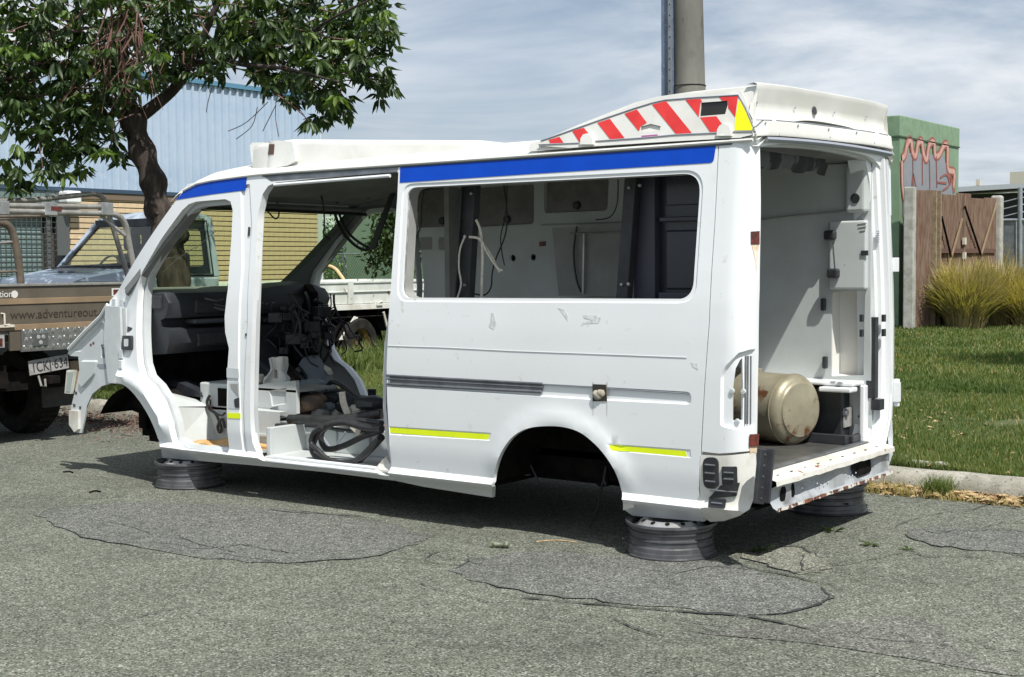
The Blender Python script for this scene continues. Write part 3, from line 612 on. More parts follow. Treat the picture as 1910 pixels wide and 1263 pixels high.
# ---- rear roof cowl with chevrons
HT = lambda x: float(np.interp(x, [-1.30, -1.20, -1.0, -.676, -.60, -.476, -.2, -.03], [2.085, 2.10, 2.158, 2.238, 2.252, 2.262, 2.262, 2.262]))
hatf = lambda a, b, d=0: (a, .105+(b-2.02)*.22+d, b)
HF = lambda *p: inv(hatf, p)
o_ = HF((1005, 272), (1010, 262), (1030, 256), (1100, 229), (1170, 199.5), (1205, 186), (1245, 178.5), (1320, 173), (1383, 169), (1392, 190), (1404, 222), (1412, 249), (1380, 257), (1250, 264), (1120, 272), (1060, 276))
wh = HF((1307.5, 191.5), (1357, 188), (1357.5, 195), (1352.5, 213), (1304.5, 217)); wh2 = HF((1196, 236), (1214, 231), (1232.5, 235.5), (1230, 244), (1194, 246))
mb = MB(); mb.panel(o_, [wh, wh2], hatf, .006, .05); cowl = part(mb, 'rear_roof_cowl', 'roofw', 30)
Z = lambda *p: [(1000+a/4.341, 150+b/4.341) for a, b in p]
for q in ([(104, 482), (190, 457), (224, 506), (119, 516)], [(294, 410), (388, 384), (430, 436), (400, 480), (368, 498), (350, 498)], [(498, 344), (598, 311), (718, 468), (602, 478)], [(717, 270), (817, 236), (897, 342), (848, 372), (836, 405), (828, 406)],
          [(941, 197), (1053, 168), (1262, 426), (1134, 434)], [(1211, 157), (1330, 150), (1345, 168), (1333, 180), (1318, 288), (1318, 295)], [(1330, 300), (1460, 290), (1505, 352), (1480, 385), (1466, 415), (1412, 420)], [(1482, 134), (1636, 126), (1612, 296), (1556, 222), (1556, 165), (1508, 165)]):
    film('red_chevron', HF(*Z(*q)), 'red', .002, mf=hatf, parent=cowl)
film('yellow_end_panel', HF(*Z((1645, 152), (1700, 260), (1762, 404), (1608, 405), (1614, 300))), 'yel2', .002, mf=hatf, parent=cowl)
film('lamp_glass', wh, 'darkglass', -.01, mf=hatf, parent=cowl)
film('cowl_void', [(x-.03 if i in (0, 4) else x+.03, z) for i, (x, z) in enumerate(wh)], 'black', -.12, mf=hatf, parent=cowl); film('cowl_void', [(x, z+.01) for x, z in wh2], 'black', -.03, mf=hatf, parent=cowl)
def line(pts, r, m, name, mf, parent, off=-.002):
    mb = MB(); mb.tube([mf(a, b, off) for a, b in pts], r, 5); return part(mb, name, m, None, parent)
line(HF(*Z((40, 488), (110, 466), (480, 334), (800, 225), (940, 182), (1050, 158), (1300, 138), (1640, 118), (1700, 220), (1778, 414), (1595, 416))), .0035, 'greyline', 'edge_film', hatf, cowl)
line(HF(*Z((20, 520), (350, 506))), .003, 'greyline', 'edge_film', hatf, cowl); line(HF(*Z((480, 492), (850, 466), (1130, 440), (1470, 424))), .0035, 'greyline', 'edge_film', hatf, cowl)
film('purple_patch', HF(*Z((855, 448), (985, 438), (990, 450), (970, 458), (858, 462))), 'purple', .004, mf=hatf, parent=cowl)
for q in ([(372, 520), (375, 470), (395, 440), (425, 432), (455, 445), (472, 480), (475, 520)], [(1475, 450), (1480, 400), (1500, 365), (1540, 352), (1575, 370), (1592, 410), (1590, 450)]):
    film('mounting_dome', smooth_ if False else HF(*Z(*q)), 'roofw', .018, mf=hatf, parent=cowl, th=.018, step=.03)
def ycurve(y): t = (y-WID/2)/(WID/2); return .022*(1-t**4)+.045*y/WID
secs = []
for x in (-1.30, -1.2, -1.0, -.8, -.676, -.55, -.4, -.2, -.03, .002):
    h = HT(x); row = []
    for k in range(15):
        u = k/14; yy = .105+(h-2.02)*.22+.012+u*(WID-2*(.105+(h-2.02)*.22+.012)); e_ = min(u, 1-u); row.append((x, yy, h-.012+.012*min(1, e_*14)+ycurve(yy)*max(0, h-2.08)/.18))
    secs.append([(x, hatf(x, 2.02)[1]+.012, 2.03)]+row+[(x, WID-hatf(x, 2.02)[1]-.012, 2.03)])
mb = MB(); mb.loft(secs); part(mb, 'cowl_top', 'roofw', 50, cowl)
mb = MB(); mb.panel(o_, [], lambda a, b, d=0: (a, WID-hatf(a, b, d)[1], b), .006, .08); part(mb, 'cowl_far_side', 'roofw', 30, cowl)
# concave rear face of the cowl and its lower flange
secs = []
for (x, z, w_) in ((-.05, 2.262, .0), (-.012, 2.268, 0), (.004, 2.262, 0), (.004, 2.235, .0), (-.02, 2.19, .0), (-.022, 2.14, 0), (.0, 2.108, 0), (.03, 2.098, 0), (.033, 2.092, 0), (.034, 2.05, 0), (.040, 2.034, 0), (.038, 2.026, 0), (.0, 2.022, 0)):
    row = []
    for k in range(31):
        u = k/30; y0 = .10+(z-2.02)*.22; yy = y0+u*(WID-2*y0); e_ = min(u, 1-u); cv = .03*max(0, 1-e_/.05)**2 if (2.1 < z < 2.25) else 0
        row.append((x+cv-.03*max(0, 1-e_/.03)**2*(z < 2.25), yy, z-(.010 if z < 2.2 else 0)+ycurve(yy)))
    secs.append(row)
mb = MB(); mb.loft(secs); part(mb, 'cowl_rear_face', 'roofw', 45, cowl)
mb = MB(); mb.lathe([(.001, .004), (.022, .004), (.024, 0)], B(1519, 206, 0, -.016), (1, 0, .2), 16); part(mb, 'cable_hole', 'black', 40, cowl)
mb = MB()
for p in ((1412, 191), (1483, 201), (1556, 210), (1616, 218), (1428, 229), (1489, 234), (1546, 241), (1598, 247), (1453, 251), (1548, 257), (1631, 267)): mb.lathe([(.001, .003), (.006, .002), (.007, 0)], B(*p, 0, -.012 if p[1] < 222 else .037), (1, 0, 0), 8)
part(mb, 'rivets', 'greyline', None, cowl)
mb = MB()
for x0, x1 in ((1410, 1440), (1448, 1632), (1640, 1656)):
    ya, yb = B(x0, 235, 0, .03)[1], B(x1, 250, 0, .03)[1]; mb.tube([(.030, y_, 2.090+ycurve(y_)) for y_ in np.linspace(ya, yb, 9)], .003, 5)
part(mb, 'cowl_seam', 'greyline', None, cowl)
# ---- windscreen, its frame and header
hd = [(-3.99-.36*(1-t*t), WID/2+t*(.965-.185), 1.845+.025*(1-t*t)) for t in np.linspace(-1, 1, 13)]
bs = [(-4.66-.34*(1-t*t), WID/2+t*(.965-.135), 1.275-.01*(1-t*t)) for t in np.linspace(-1, 1, 13)]
mb = MB(); mb.loft([[tuple(np.array(a)*(1-k/6)+np.array(b)*k/6) for a, b in zip(hd, bs)] for k in range(7)]); ws = part(mb, 'windscreen', 'screen', 50)
mb = MB()
mb.tube(hd, .035, 8, flat=.6); mb.tube(bs, .03, 8)
part(mb, 'windscreen_frame', 'ceil')
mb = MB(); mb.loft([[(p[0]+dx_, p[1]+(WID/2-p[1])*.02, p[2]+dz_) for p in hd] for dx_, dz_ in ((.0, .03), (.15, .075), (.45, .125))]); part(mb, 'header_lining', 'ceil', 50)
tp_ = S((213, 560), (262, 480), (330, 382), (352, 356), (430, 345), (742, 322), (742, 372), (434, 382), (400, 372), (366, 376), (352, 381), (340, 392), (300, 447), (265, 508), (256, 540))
mb = MB(); mb.panel([(a_, b_) for a_, b_ in tp_], [], lambda a_, b_, d=0: far(a_, b_, d+.11), .02, .08); part(mb, 'far_pillar_trim', mat('dark_grey_pillar_trim', (.085, .09, .095), .6), 40)  # dark grey trim whose tone also holds the shade of the cab interior
mb = MB()
for a, b in ((hd[0], bs[0]), (hd[-1], bs[-1])):
    a = np.array(a); b = np.array(b); mb.bar(a+(b-a)*-.05, b, .06, .05, (1, 0, .4))
part(mb, 'windscreen_pillars', 'ceil', None)
mb = MB()
for a, b in ((hd[0], bs[0]), (hd[-1], bs[-1])):
    a = np.array(a)+np.array([.03, 0, .02]); b = np.array(b); mb.tube([a, b], .014, 6)
mb.tube([np.array(p)+np.array([.03, 0, -.03]) for p in hd], .012, 6)
part(mb, 'windscreen_rubber', 'rubber')
mb = MB()
for q in ([(305, 506), (330, 483), (338, 481)], [(330, 483), (364, 461)], [(364, 464), (402, 432)], [(302, 482), (332, 480)]):
    mb.tube([B(x, y, 0, -4.5)+np.array([-.0, 0, 0]) for x, y in q], .0022, 4)
part(mb, 'windscreen_crack', 'belt', None, ws)
# ---- floor, inner skins, ceiling, cross structure
FZ = .425
mb = MB(); mb.box((-2.16, .17, FZ-.05), (-1.55, 1.78, FZ)); mb.box((-1.55, .43, FZ-.05), (-.55, 1.78, FZ)); mb.box((-.55, .17, FZ-.05), (-.02, 1.78, FZ)); mb.box((-3.30, .43, FZ-.05), (-2.16, 1.78, FZ)); bevel(part(mb, 'load_floor', 'rubbermat', None), .006)
mb = MB(); mb.box((-4.3, .42, FZ-.06), (-3.30, 1.72, FZ+.01)); part(mb, 'cab_floor', 'innerdk', None); mb = MB(); mb.box((-5.0, .42, FZ+.02), (-4.32, 1.5, FZ+.06)); part(mb, 'front_floor', 'dark', None)
# step well behind the sliding door: riser, tread, sill lip
mb = MB(); mb.box((-3.28, .05, .255), (-2.14, .46, .275)); mb.box((-3.27, .40, .275), (-2.15, .428, FZ+.012)); mb.box((-3.31, .10, .26), (-3.27, .46, FZ+.02)); mb.box((-2.17, .10, .26), (-2.13, .46, FZ+.02))
for xx in (-3.0, -2.72, -2.42): mb.box((xx, .385, .30), (xx+.012, .402, .41))
bevel(part(mb, 'sliding_door_step', 'inner', None), .006)
mb = MB(); mb.tube([near(s, z, .02) for s, z in S((492, 859), (600, 871), (700, 882.5), (733, 892))], .012, 8); mb.tube([near(s, z, .055) for s, z in S((500, 853), (600, 865), (700, 876.5), (730, 884))], .009, 8); part(mb, 'sill_lip', 'white')
P = S((700, 866), (712, 853), (720, 866), (733, 868), (735, 886), (690, 880)); mb = MB(); mb.panel(P, [], lambda a, b, d=0: near(a, b, d+.03), .03, .03); bevel(part(mb, 'step_bracket', 'dirtyw', None), .004)
# front step well
mb = MB(); mb.box((-4.22, .06, .25), (-3.52, .44, .27)); mb.add([(-4.185, .09, .27), (-4.10, .40, .27), (-4.20, .40, .49), (-4.25, .09, .52)], [(0, 1, 2, 3)]); mb.add([(-4.12, .40, .27), (-3.50, .40, .27), (-3.50, .40, .50), (-4.28, .40, .50)], [(0, 1, 2, 3)])
mb.add([(-4.25, .09, .52), (-4.20, .40, .50), (-3.50, .40, .50), (-3.50, .46, .50), (-4.28, .46, .52), (-4.40, .09, .64)], [(0, 1, 2, 3, 4, 5)]); mb.box((-4.0, .385, .335), (-3.56, .402, .35))
part(mb, 'cab_step', 'inner', None)
P = [(-4.17, .12), (-4.10, .30), (-4.0, .385), (-3.53, .38), (-3.52, .15), (-3.8, .10)]
mb = MB(); mb.panel([(a, b) for a, b in P], [], lambda a, b, d=0: (a, b, .292+.014*math.sin(a*23)*math.cos(b*31)-d), .02, .03); part(mb, 'torn_step_foam', 'foam', 40)
# liner walls (far side), ceiling, pillars
lin = lambda a, b, d=0: (a, 1.60+.03*sm(1.2, .4, b)+d, b)
LF = lambda *p: inv(lin, p)
lo_ = [(-3.02, FZ), (-2.98, 1.98), (-.02, 1.99), (-.02, FZ)]
def scr(p): return LF(p)[0]
h1 = rnd(LF((773, 356), (876, 349), (870, 423), (773, 427)), .03); h2 = rnd(LF((888, 348), (996, 341), (996, 418), (888, 424)), .03); h3 = rnd(LF((1014, 336), (1136, 330), (1133, 393), (1015, 398)), .03)
sq = [rnd(LF((a, 441), (a+26, 440), (a+26, 467), (a, 468)), .02) for a in (779, 814, 849)]
slot = LF((794, 492), (807, 491), (806, 535), (793, 538))
fh = [LF(*blob(957, 481, 5, 6, 10, .3)), LF(*blob(995, 480, 5, 6, 10, .3))]
nic = rnd(LF((1552, 545), (1614, 542), (1611, 700), (1551, 702)), .008)
bigrec = LF((783, 480), (995, 430), (1030, 430), (1030, 555), (783, 556))
mb = MB(); mb.panel(lo_, [slot]+fh+[nic], lin, .012, .12, [(h1, .03, .012), (h2, .03, .012), (h3, .03, .012)]+[(q, .02, .008) for q in sq]); liner = part(mb, 'far_side_lining', 'inner', 30)
# niche near the rear
nb = np.array(nic); n0, n1_ = nb.min(0), nb.max(0)
mb = MB(); y0 = 1.62; mb.add([(n0[0], y0, n0[1]), (n1_[0], y0, n0[1]), (n1_[0], y0, n1_[1]), (n0[0], y0, n1_[1]), (n0[0]+.01, y0+.09, n0[1]+.01), (n1_[0]-.01, y0+.09, n0[1]+.01), (n1_[0]-.01, y0+.09, n1_[1]-.01), (n0[0]+.01, y0+.09, n1_[1]-.01)], [(4, 5, 6, 7), (0, 1, 5, 4), (1, 2, 6, 5), (2, 3, 7, 6), (3, 0, 4, 7)])
part(mb, 'locker_niche', mat('cream_niche_lining', (.72, .71, .67), .5), None, liner)
def lfilm(name, poly, m, o=.003, th=.002, step=.05, parent=liner): return film(name, poly, m, o, mf=lin, parent=parent, th=th, step=step)
ins = lambda P, k: [tuple(np.array(p)*(1-k)+np.mean(P, 0)*k) for p in P]
for q in (h1, h2, h3): lfilm('locker_flap', ins(q, .05), 'cupb', -.022)
for c_ in ((822, 412), (943, 409), (1073, 383)): 
    a = LF(c_)[0]; mb = MB(); mb.lathe([(.001, .02), (.024, .018), (.028, 0)], lin(a[0], a[1], .02), (0, -1, 0), 14); part(mb, 'locker_knob', 'black', 40, liner)
for q in sq: lfilm('pocket_back', ins(q, .12), 'innerdk', -.016)
lfilm('red_label', LF((1006, 451), (1019, 450), (1018, 459), (1006, 460)), 'lampred'); lfilm('red_label', LF((757, 537), (770, 536), (768, 544), (758, 545)), 'lampred')
lfilm('wall_trim', LF((1010, 418), (1160, 413), (1160, 416), (1010, 421)), 'innerdk', .006)
# projecting rear upper locker & door with hinges
mb = MB()
lk = [rnd([(.0, 0), (0, 1), (1, 1), (1, 0)], .0)]
a0 = LF((1552, 413))[0]; a1 = LF((1622, 540))[0]
mb.box((a0[0], 1.555, a1[1]), (-.03, 1.60, a0[1])); ld = bevel(part(mb, 'rear_locker_door', 'inner', None, liner), .012, 3)
a0 = LF((1583, 352))[0]; mb = MB(); mb.box((a0[0], 1.545, 1.71), (-.03, 1.62, 1.985)); bevel(part(mb, 'upper_rear_pod', 'inner', None, liner), .02, 3)
mb = MB(); mb.lathe([(.001, .004), (.026, .004), (.028, 0)], B(1595, 370, 1, 1.543), (0, -1, 0), 16); part(mb, 'round_hole', 'black', 40, liner)
mb = MB(); b0 = B(1421, 409, 1, 1.59); b1 = B(1582, 392, 1, 1.59); mb.tube([b0, b1], .010, 8, flat=.5); mb.tube([b0-np.array([.4, 0, 0]), b0], .010, 8); part(mb, 'lining_shelf_edge', 'innerdk', None, liner)
for p in ((1551, 439), (1557, 510)):
    c_ = B(*p, 1, 1.555); mb = MB(); mb.box((c_[0]-.035, 1.515, c_[2]-.028), (c_[0]+.035, 1.556, c_[2]+.028)); bevel(part(mb, 'locker_latch', 'black', None, liner), .014, 3)
for p in ((1537, 568), (1540, 676)):
    c_ = B(*p, 1, 1.60); mb = MB(); mb.box((c_[0]-.012, 1.575, c_[2]-.035), (c_[0]+.014, 1.605, c_[2]+.035)); bevel(part(mb, 'door_clip', 'black', None, liner), .006)
mb = MB(); c_ = B(1613, 472, 1, 1.553); mb.box((c_[0]-.02, 1.548, c_[2]-.014), (c_[0]+.02, 1.555, c_[2]+.014)); part(mb, 'key_slot', 'black', None, liner)
mb = MB()
for k, (p0, p1) in enumerate((((1600, 418), (1616, 416)), ((1601, 424.5), (1616, 422.5)), ((1604, 431), (1614, 429.5)))): mb.tube([B(*p0, 1, 1.554), B(*p1, 1, 1.554)], .003, 5)
part(mb, 'embossed_lines', 'innerdk', None, liner)
mb = MB(); mb.tube([B(1554, 452, 1, 1.553), B(1558, 500, 1, 1.553)], .002, 4); part(mb, 'door_gap', 'seam', None, liner)
# lower bench locker along far side with white top
mb = MB(); mb.box((-1.5, 1.46, .745), (-.06, 1.62, .768)); mb.box((-.24, 1.40, .715), (-.05, 1.50, .742)); mb.box((-.07, 1.57, FZ), (-.04, 1.63, .745)); bevel(part(mb, 'bench_locker', 'white', None), .008)
mb = MB(); mb.box((-1.8, 1.53, FZ+.0), (-.14, 1.597, .744)); part(mb, 'dark_recess_block', 'dark', None)  # black block stands in for the shade of the recess under the bench
# ceiling lining and front header
mb = MB(); secs = []
for x in np.linspace(-4.0, -.03, 12): secs.append([(x, yy, 1.985+.035*math.sin(math.pi*(yy-.2)/1.53)-(.10*max(0, (-3.3-x)/.7))) for yy in np.linspace(.2, 1.73, 11)])
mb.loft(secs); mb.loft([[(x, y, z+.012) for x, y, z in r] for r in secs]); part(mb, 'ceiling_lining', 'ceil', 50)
mb = MB(); mb.box((-3.02, 1.50, FZ), (-2.98, 1.80, 1.97)); mb.box((-3.06, 1.66, 1.2), (-2.96, 1.82, 1.97)); part(mb, 'far_side_pillar', 'innerdk', None)
# near-side inner lining (behind side panel, under and around the window)
nl = lambda a, b, d=0: near(a, b, d+.10)
nwin = [((x+1.17)*1.01-1.17, (z-1.55)*1.0+1.55) for x, z in win]
mb = MB(); mb.panel([(-2.12, .67), (-2.1, 1.96), (-.22, 1.96), (-.22, .67)], [nwin], nl, .012, .12); part(mb, 'near_side_lining', 'inner', 40)
# window reveals
mb = MB(); mb.loft([[near(a, b, dd) for a, b in win+win[:1]] for dd in (.02, .10)]); part(mb, 'window_reveal', 'innerdk', 40, side)
# near jamb of sliding door
J = S((744, 312), (741, 345), (733, 460), (722, 585), (714, 640), (711, 700), (711, 760), (716, 820), (726, 868), (735, 893)); 
mb = MB(); mb.loft([[near(a+o_, b, dd) for a, b in J] for o_, dd in ((.02, .02), (-.012, .028), (-.018, .05), (-.0, .07), (.0, .14))]); part(mb, 'door_jamb', 'primer', 40)
mb = MB()
for p in ((716, 742), (716, 765)): a = S(p)[0]; c_ = near(a[0], a[1], .035); mb.box((c_[0]-.008, c_[1]-.01, c_[2]-.018), (c_[0]+.006, c_[1]+.008, c_[2]+.018))
part(mb, 'jamb_slots', 'black', None)
# B pillar inner box
J = S((436, 380), (432, 460), (426, 560), (422, 640), (424, 740), (426, 846)); J2 = S((484, 368), (479, 460), (474, 600), (470, 760), (474, 840))
mb = MB()
for JJ, o_ in ((J, .012), (J2, -.012)): mb.loft([[near(a+o_, b, dd) for a, b in JJ] for dd in ((.03, .15) if JJ is J else (.03, .06))])
part(mb, 'pillar_inner', 'primer', 40)
# sliding door header channel
h0 = S((500, 336), (738, 318)); mb = MB(); a = np.array(near(*h0[0], .055)); b = np.array(near(*h0[1], .055)); mb.bar(a, b, .05, .03); part(mb, 'header_channel', 'seam', None)
mb = MB(); q = S((512, 345), (728, 328)); mb.tube([near(*q[0], -.002), near(*q[1], -.002)], .010, 8); part(mb, 'header_rail', 'white')
q = S((488, 322), (742, 306)); a = near(*q[0], -.004); b = near(*q[1], -.004); mb = MB(); mb.bar(a, b, .006, .016); 
q1 = S((488, 327), (742, 310), (742, 321), (506, 338)); mb = MB(); mb.add([near(*p, -.0015) for p in q1], [(0, 1, 2, 3)]); part(mb, 'rail_shadow_gap', 'rail', None)
# wheel arch liners, underbody, chassis
for cx, rr, y0, y1 in ((-1.05, .46, .05, .43), (-4.64, .43, .13, .40)):
    for sgn in (0, 1):
        mb = MB(); arc = [(cx+rr*math.cos(t), .20+(rr*1.0)*math.sin(t)) for t in np.linspace(.16, math.pi-(.16 if cx > -2 else .55), 17)]
        Y0, Y1 = (y0, y1) if not sgn else (WID-y0, WID-y1)
        mb.loft([[(a, Y0, b) for a, b in arc], [(a, Y1, b) for a, b in arc]]); mb.add([(a, Y1, b) for a, b in arc], [tuple(range(17))]); part(mb, 'wheel_arch_liner', 'dark', 40)
mb = MB(); mb.box((-3.35, .14, .235), (-1.55, 1.79, .255)); mb.box((-.6, .14, .235), (-.05, 1.79, .25)); mb.box((-4.15, .14, .235), (-3.35, 1.79, .25))
for y in (.48, 1.40): mb.box((-5.0, y, .24), (-.05, y+.07, .36))
for x in (-4.9, -3.3, -1.9, -.7): mb.box((x, .45, .26), (x+.08, 1.5, .36))
mb.tube([(-1.05, .42, .28), (-1.05, 1.5, .28)], .045, 10); part(mb, 'underbody', 'dark', None)
mb = MB(); mb.box((-4.95, .50, .20), (-4.25, 1.45, .60)); mb.box((-4.96, .42, .30), (-4.88, 1.5, .75)); part(mb, 'dark_arch_filler', 'dark', None)  # dark boxes added so the front wheel arch reads as black shade inside
mb = MB(); mb.box((-4.96, .30, .45), (-4.90, 1.63, 1.22)); mb.box((-5.05, .25, 1.15), (-4.70, 1.68, 1.20)); part(mb, 'firewall', 'dark', None)
mb = MB()
for pts, r in (([(920, 890), (935, 872), (950, 868)], .008), ([(990, 868), (998, 885), (1004, 900)], .006), ([(1128, 885), (1120, 915), (1114, 950), (1100, 985)], .005), ([(1130, 870), (1126, 895), (1130, 905)], .007)): mb.tube([B(x, y, 1, .35) for x, y in pts], r, 6)
part(mb, 'dangling_wires', 'rubber')
mb = MB(); mb.panel([(-.66, .21), (-.60, .23), (-.57, .36), (-.60, .46), (-.66, .52), (-.69, .50), (-.655, .40), (-.66, .30)], [], lambda a, b, d=0: (a, .02+d, b), .05, .03); part(mb, 'torn_arch_edge', 'dirtyw', 30)
# ---- rear frame: jambs, header, beam
def pil(z, far_=True):
    v = vt(z, -.2); top = sm(1.86, 2.02, z)*.10
    P = [(-.12, v+.002), (-.02, v+.02), (.02, v+.075), (.026, v+.115), (.012, v+.120), (.012, v+.145), (.030, v+.150), (.030, v+.172), (.005, v+.178), (.0, v+.215), (-.02, v+.22), (-.022, v+.255+top*.5), (-.06, v+.262+top*.5), (-.12, v+.27+top*.5)]
    return [(x, (WID-y) if far_ else y, z) for x, y in P]
zs = [.36, .40, .46, .55, .7, .9, 1.1, 1.3, 1.5, 1.7, 1.8, 1.88, 1.94, 1.98, 2.01]
def pz_(z): 
    r = pil(z); k = sm(.62, .34, z)*.10; return [(x-.0, y-k, zz) for x, y, zz in r]
mb = MB(); mb.loft([pz_(z) for z in zs]); rp = part(mb, 'rear_pillar', 'white', 30)
ro = [(1.93-vt(.42)-.05, .42), (1.93-vt(2.)-.03, 2.03), (vt(2.)+.08, 2.03), (vt(.42)+.1, .42)]
ri = rnd([(1.70, .40), (1.735, 1.2), (1.655, 1.935), (.22, 1.935), (.15, 1.2), (.16, .40)], [0, .3, .10, .07, .3, 0], 7)
rim_ = [(1.93-vt(.42)-.1, .395), (1.86, 1.2), (1.80, 2.04), (.13, 2.04), (.10, 1.2), (.12, .395)]
for k, (xx, gr, m_) in enumerate(((-.02, 0, 'primer'), (.012, .028, 'white'))):
    hole = [((y-.95)*(1+gr/.8)+.95, (z-1.2)*(1+gr/.8)+1.2) for y, z in ri]; hole = [(y, z) for y, z in hole]
    top = [(y, z) for y, z in rim_]
    mb = MB(); mb.panel([(1.80, 1.78), (1.805, 2.045), (.125, 2.045), (.13, 1.78)], [], lambda y, z, d=0: (xx-d, y, z+.03*(1-((y-.965)/.8)**2)), .02, .05) if False else None
    mb2 = MB(); P = [(1.82, 1.70), (1.80, 2.03), (.13, 2.03), (.12, 1.70), (hole[-1][0]-.02, 1.70)]
    hh = [(1.705+gr, 1.70), (1.69+gr, 1.80), (1.665+gr, 1.88), (1.62+gr, 1.945+gr*.5), (1.56, 1.975+gr*.5), (1.45, 1.985+gr*.5), (.965, 1.985+gr*.5), (.40, 1.982+gr*.5)]
    poly = [(1.82, 1.70), (1.80, 2.03), (1.4, 2.04), (.965, 2.045), (.5, 2.04), (.13, 2.03), (.14, 1.98)]+hh[::-1]
    mb2.panel(poly, [], lambda y, z, d=0: (xx-d, y, z+.03*(1-((y-.965)/.8)**2)*sm(1.8, 2.0, z)), .03, .05); part(mb2, 'rear_header', m_, 30)
mb = MB(); mb.tube([(.028, y, 2.012+.016*(1-((y-.965)/.83)**2)+.030*y/WID) for y in np.linspace(.2, 1.76, 14)], .014, 6); part(mb, 'header_seal', 'greyline')
# floor edge, sill plate, dented beam
mb = MB(); mb.box((-.06, .19, FZ-.03), (-.025, 1.74, FZ+.006)); part(mb, 'floor_edge_strip', 'rail', None)
sp = MB(); rows = []
for k in range(25):
    y = .20+k*(1.50/24); w = .003*math.sin(k*1.3)+.002*math.sin(k*2.9); rows.append([(-.03, y, FZ-.004), (.02, y, FZ-.012+w*.3), (.085+w, y, FZ-.030+w), (.088+w, y, FZ-.055+w), (.07+w, y, FZ-.06)])
sp.loft(rows); part(sp, 'rear_sill_plate', 'dirtyw', 40)
mb = MB()
for k in range(9): y = .3+k*.155; mb.box((.035, y, FZ-.019), (.043, y+.022, FZ-.0145))
part(mb, 'sill_slots', 'seam', None)
rows = []
for k in range(31):
    y = .22+k*(1.46/30); dent = .03*math.exp(-((y-.52)/.06)**2)+.035*math.exp(-((y-1.32)/.07)**2)+.012*math.sin(y*11); rows.append([(.068, y, FZ-.058), (.05-dent, y, FZ-.075), (.045-dent*1.4, y, .33), (.05-dent, y, .29), (.06, y, .262), (.080, y, .252+.002*math.sin(k)), (.078, y, .245)])
mb = MB(); mb.loft(rows); part(mb, 'rear_beam', mat('dirty_grey_beam', (.34, .36, .375), .42, c2=(.15, .15, .155), scale=5, lo=.45, hi=.7, c3=(.3, .14, .06), s3=16, t3=.68), 50)
mb = MB(); mb.loft([[(.084, .22+k*.0487, .262+.002*math.sin(k*2)), (.086, .22+k*.0487, .246+.002*math.sin(k*1.7))] for k in range(31)]); part(mb, 'rusty_beam_lip', 'rust', None)
for (y, w) in ((.30, .17), (1.24, .20)):
    mb = MB(); mb.panel(rnd([(y, .28), (y+w, .285), (y+w*.9, .362), (y+w*.1, .358)], .03), [], lambda a, b, d=0: (.058-d, a, b), .004, .04); part(mb, 'beam_hole', 'dark', None)
mb = MB()
for k in range(16): mb.lathe([(.001, .004), (.004, .003), (.005, 0)], (.055, .55+k*.045, .315+.02*math.sin(k*.8)), (1, 0, 0), 6)
part(mb, 'beam_rivets', 'primer', None)
mb = MB(); a = B(1424, 838, 0, .11); b = B(1415, 940, 0, .11); mb.bar(a, b, .085, .02, (1, 0, 0)); mb.bar(a+np.array([.02, .035, 0]), b+np.array([.02, .035, 0]), .015, .04, (1, 0, 0)); bevel(part(mb, 'bumper_bracket', 'black', None), .004)
mb = MB()
for k in range(5): c_ = a+(b-a)*(k+.5)/5; mb.lathe([(.001, .003), (.006, .003), (.007, 0)], c_+np.array([.011, 0, 0]), (1, 0, 0), 8)
part(mb, 'bracket_bolts', 'steel', None)
mb = MB(); c_ = np.array([-.06, 1.70, .27]); mb.add([(.03, 1.56, .25), (.05, 1.70, .27), (.02, 1.84, .33), (-.02, 1.86, .42), (-.05, 1.80, .48), (.03, 1.74, .44), (.06, 1.68, .36), (.05, 1.6, .30)], [(0, 1, 7), (1, 6, 7), (1, 2, 6), (2, 5, 6), (2, 3, 5), (3, 4, 5)]); part(mb, 'crumpled_corner', 'primer', 40)
mb = MB(); v1 = WID-vt(.6)
for (za, zb, dx) in ((.63, .74, .035), (1.38, 1.46, .03)): y = WID-vt((za+zb)/2)-.02; mb.box((-.02, y-.03, za), (dx, y+.014, zb))
for za, zb in ((.63, .74),): mb.box((.0, WID-vt(.7)-.03, .60), (.03, WID-vt(.7)-.004, .76))
bevel(part(mb, 'pillar_lamp_boss', 'white', None), .006)
mb = MB()
for (p0, p1) in (((1607, 587), (1611, 600)), ((1607, 615), (1611, 628)), ((1648, 587), (1652, 600)), ((1648, 614), (1652, 627))): 
    a = B(*p0, 0, .032); b = B(*p1, 0, .032); mb.box((.020, a[1], b[2]), (.034, b[1], a[2]))
part(mb, 'striker_slots', 'black', None)
mb = MB(); a = B(1632, 592, 0, -.0); b = B(1646, 740, 0, -.0); mb.box((-.05, a[1], b[2]), (.003, a[1]+.045, a[2])); a = B(1640, 745, 0, .02); mb.box((-.02, a[1]-.02, a[2]-.06), (.03, a[1]+.05, a[2])); part(mb, 'pillar_cable_duct', 'black', None)
mb = MB(); 
for k in range(6): c_ = B(1636, 431+k*4, 0, -.001); mb.tube([c_+np.array([.004, -.02, 0]), c_+np.array([.004, .02, 0])], .0028, 5)
part(mb, 'pillar_grille', 'greyline', None)
mb = MB(); a = B(1602, 757, 0, -.05); mb.tube([B(1625, 752, 0, -.05), B(1602, 778, 0, -.08)], .007, 6); part(mb, 'gas_strut', 'black')
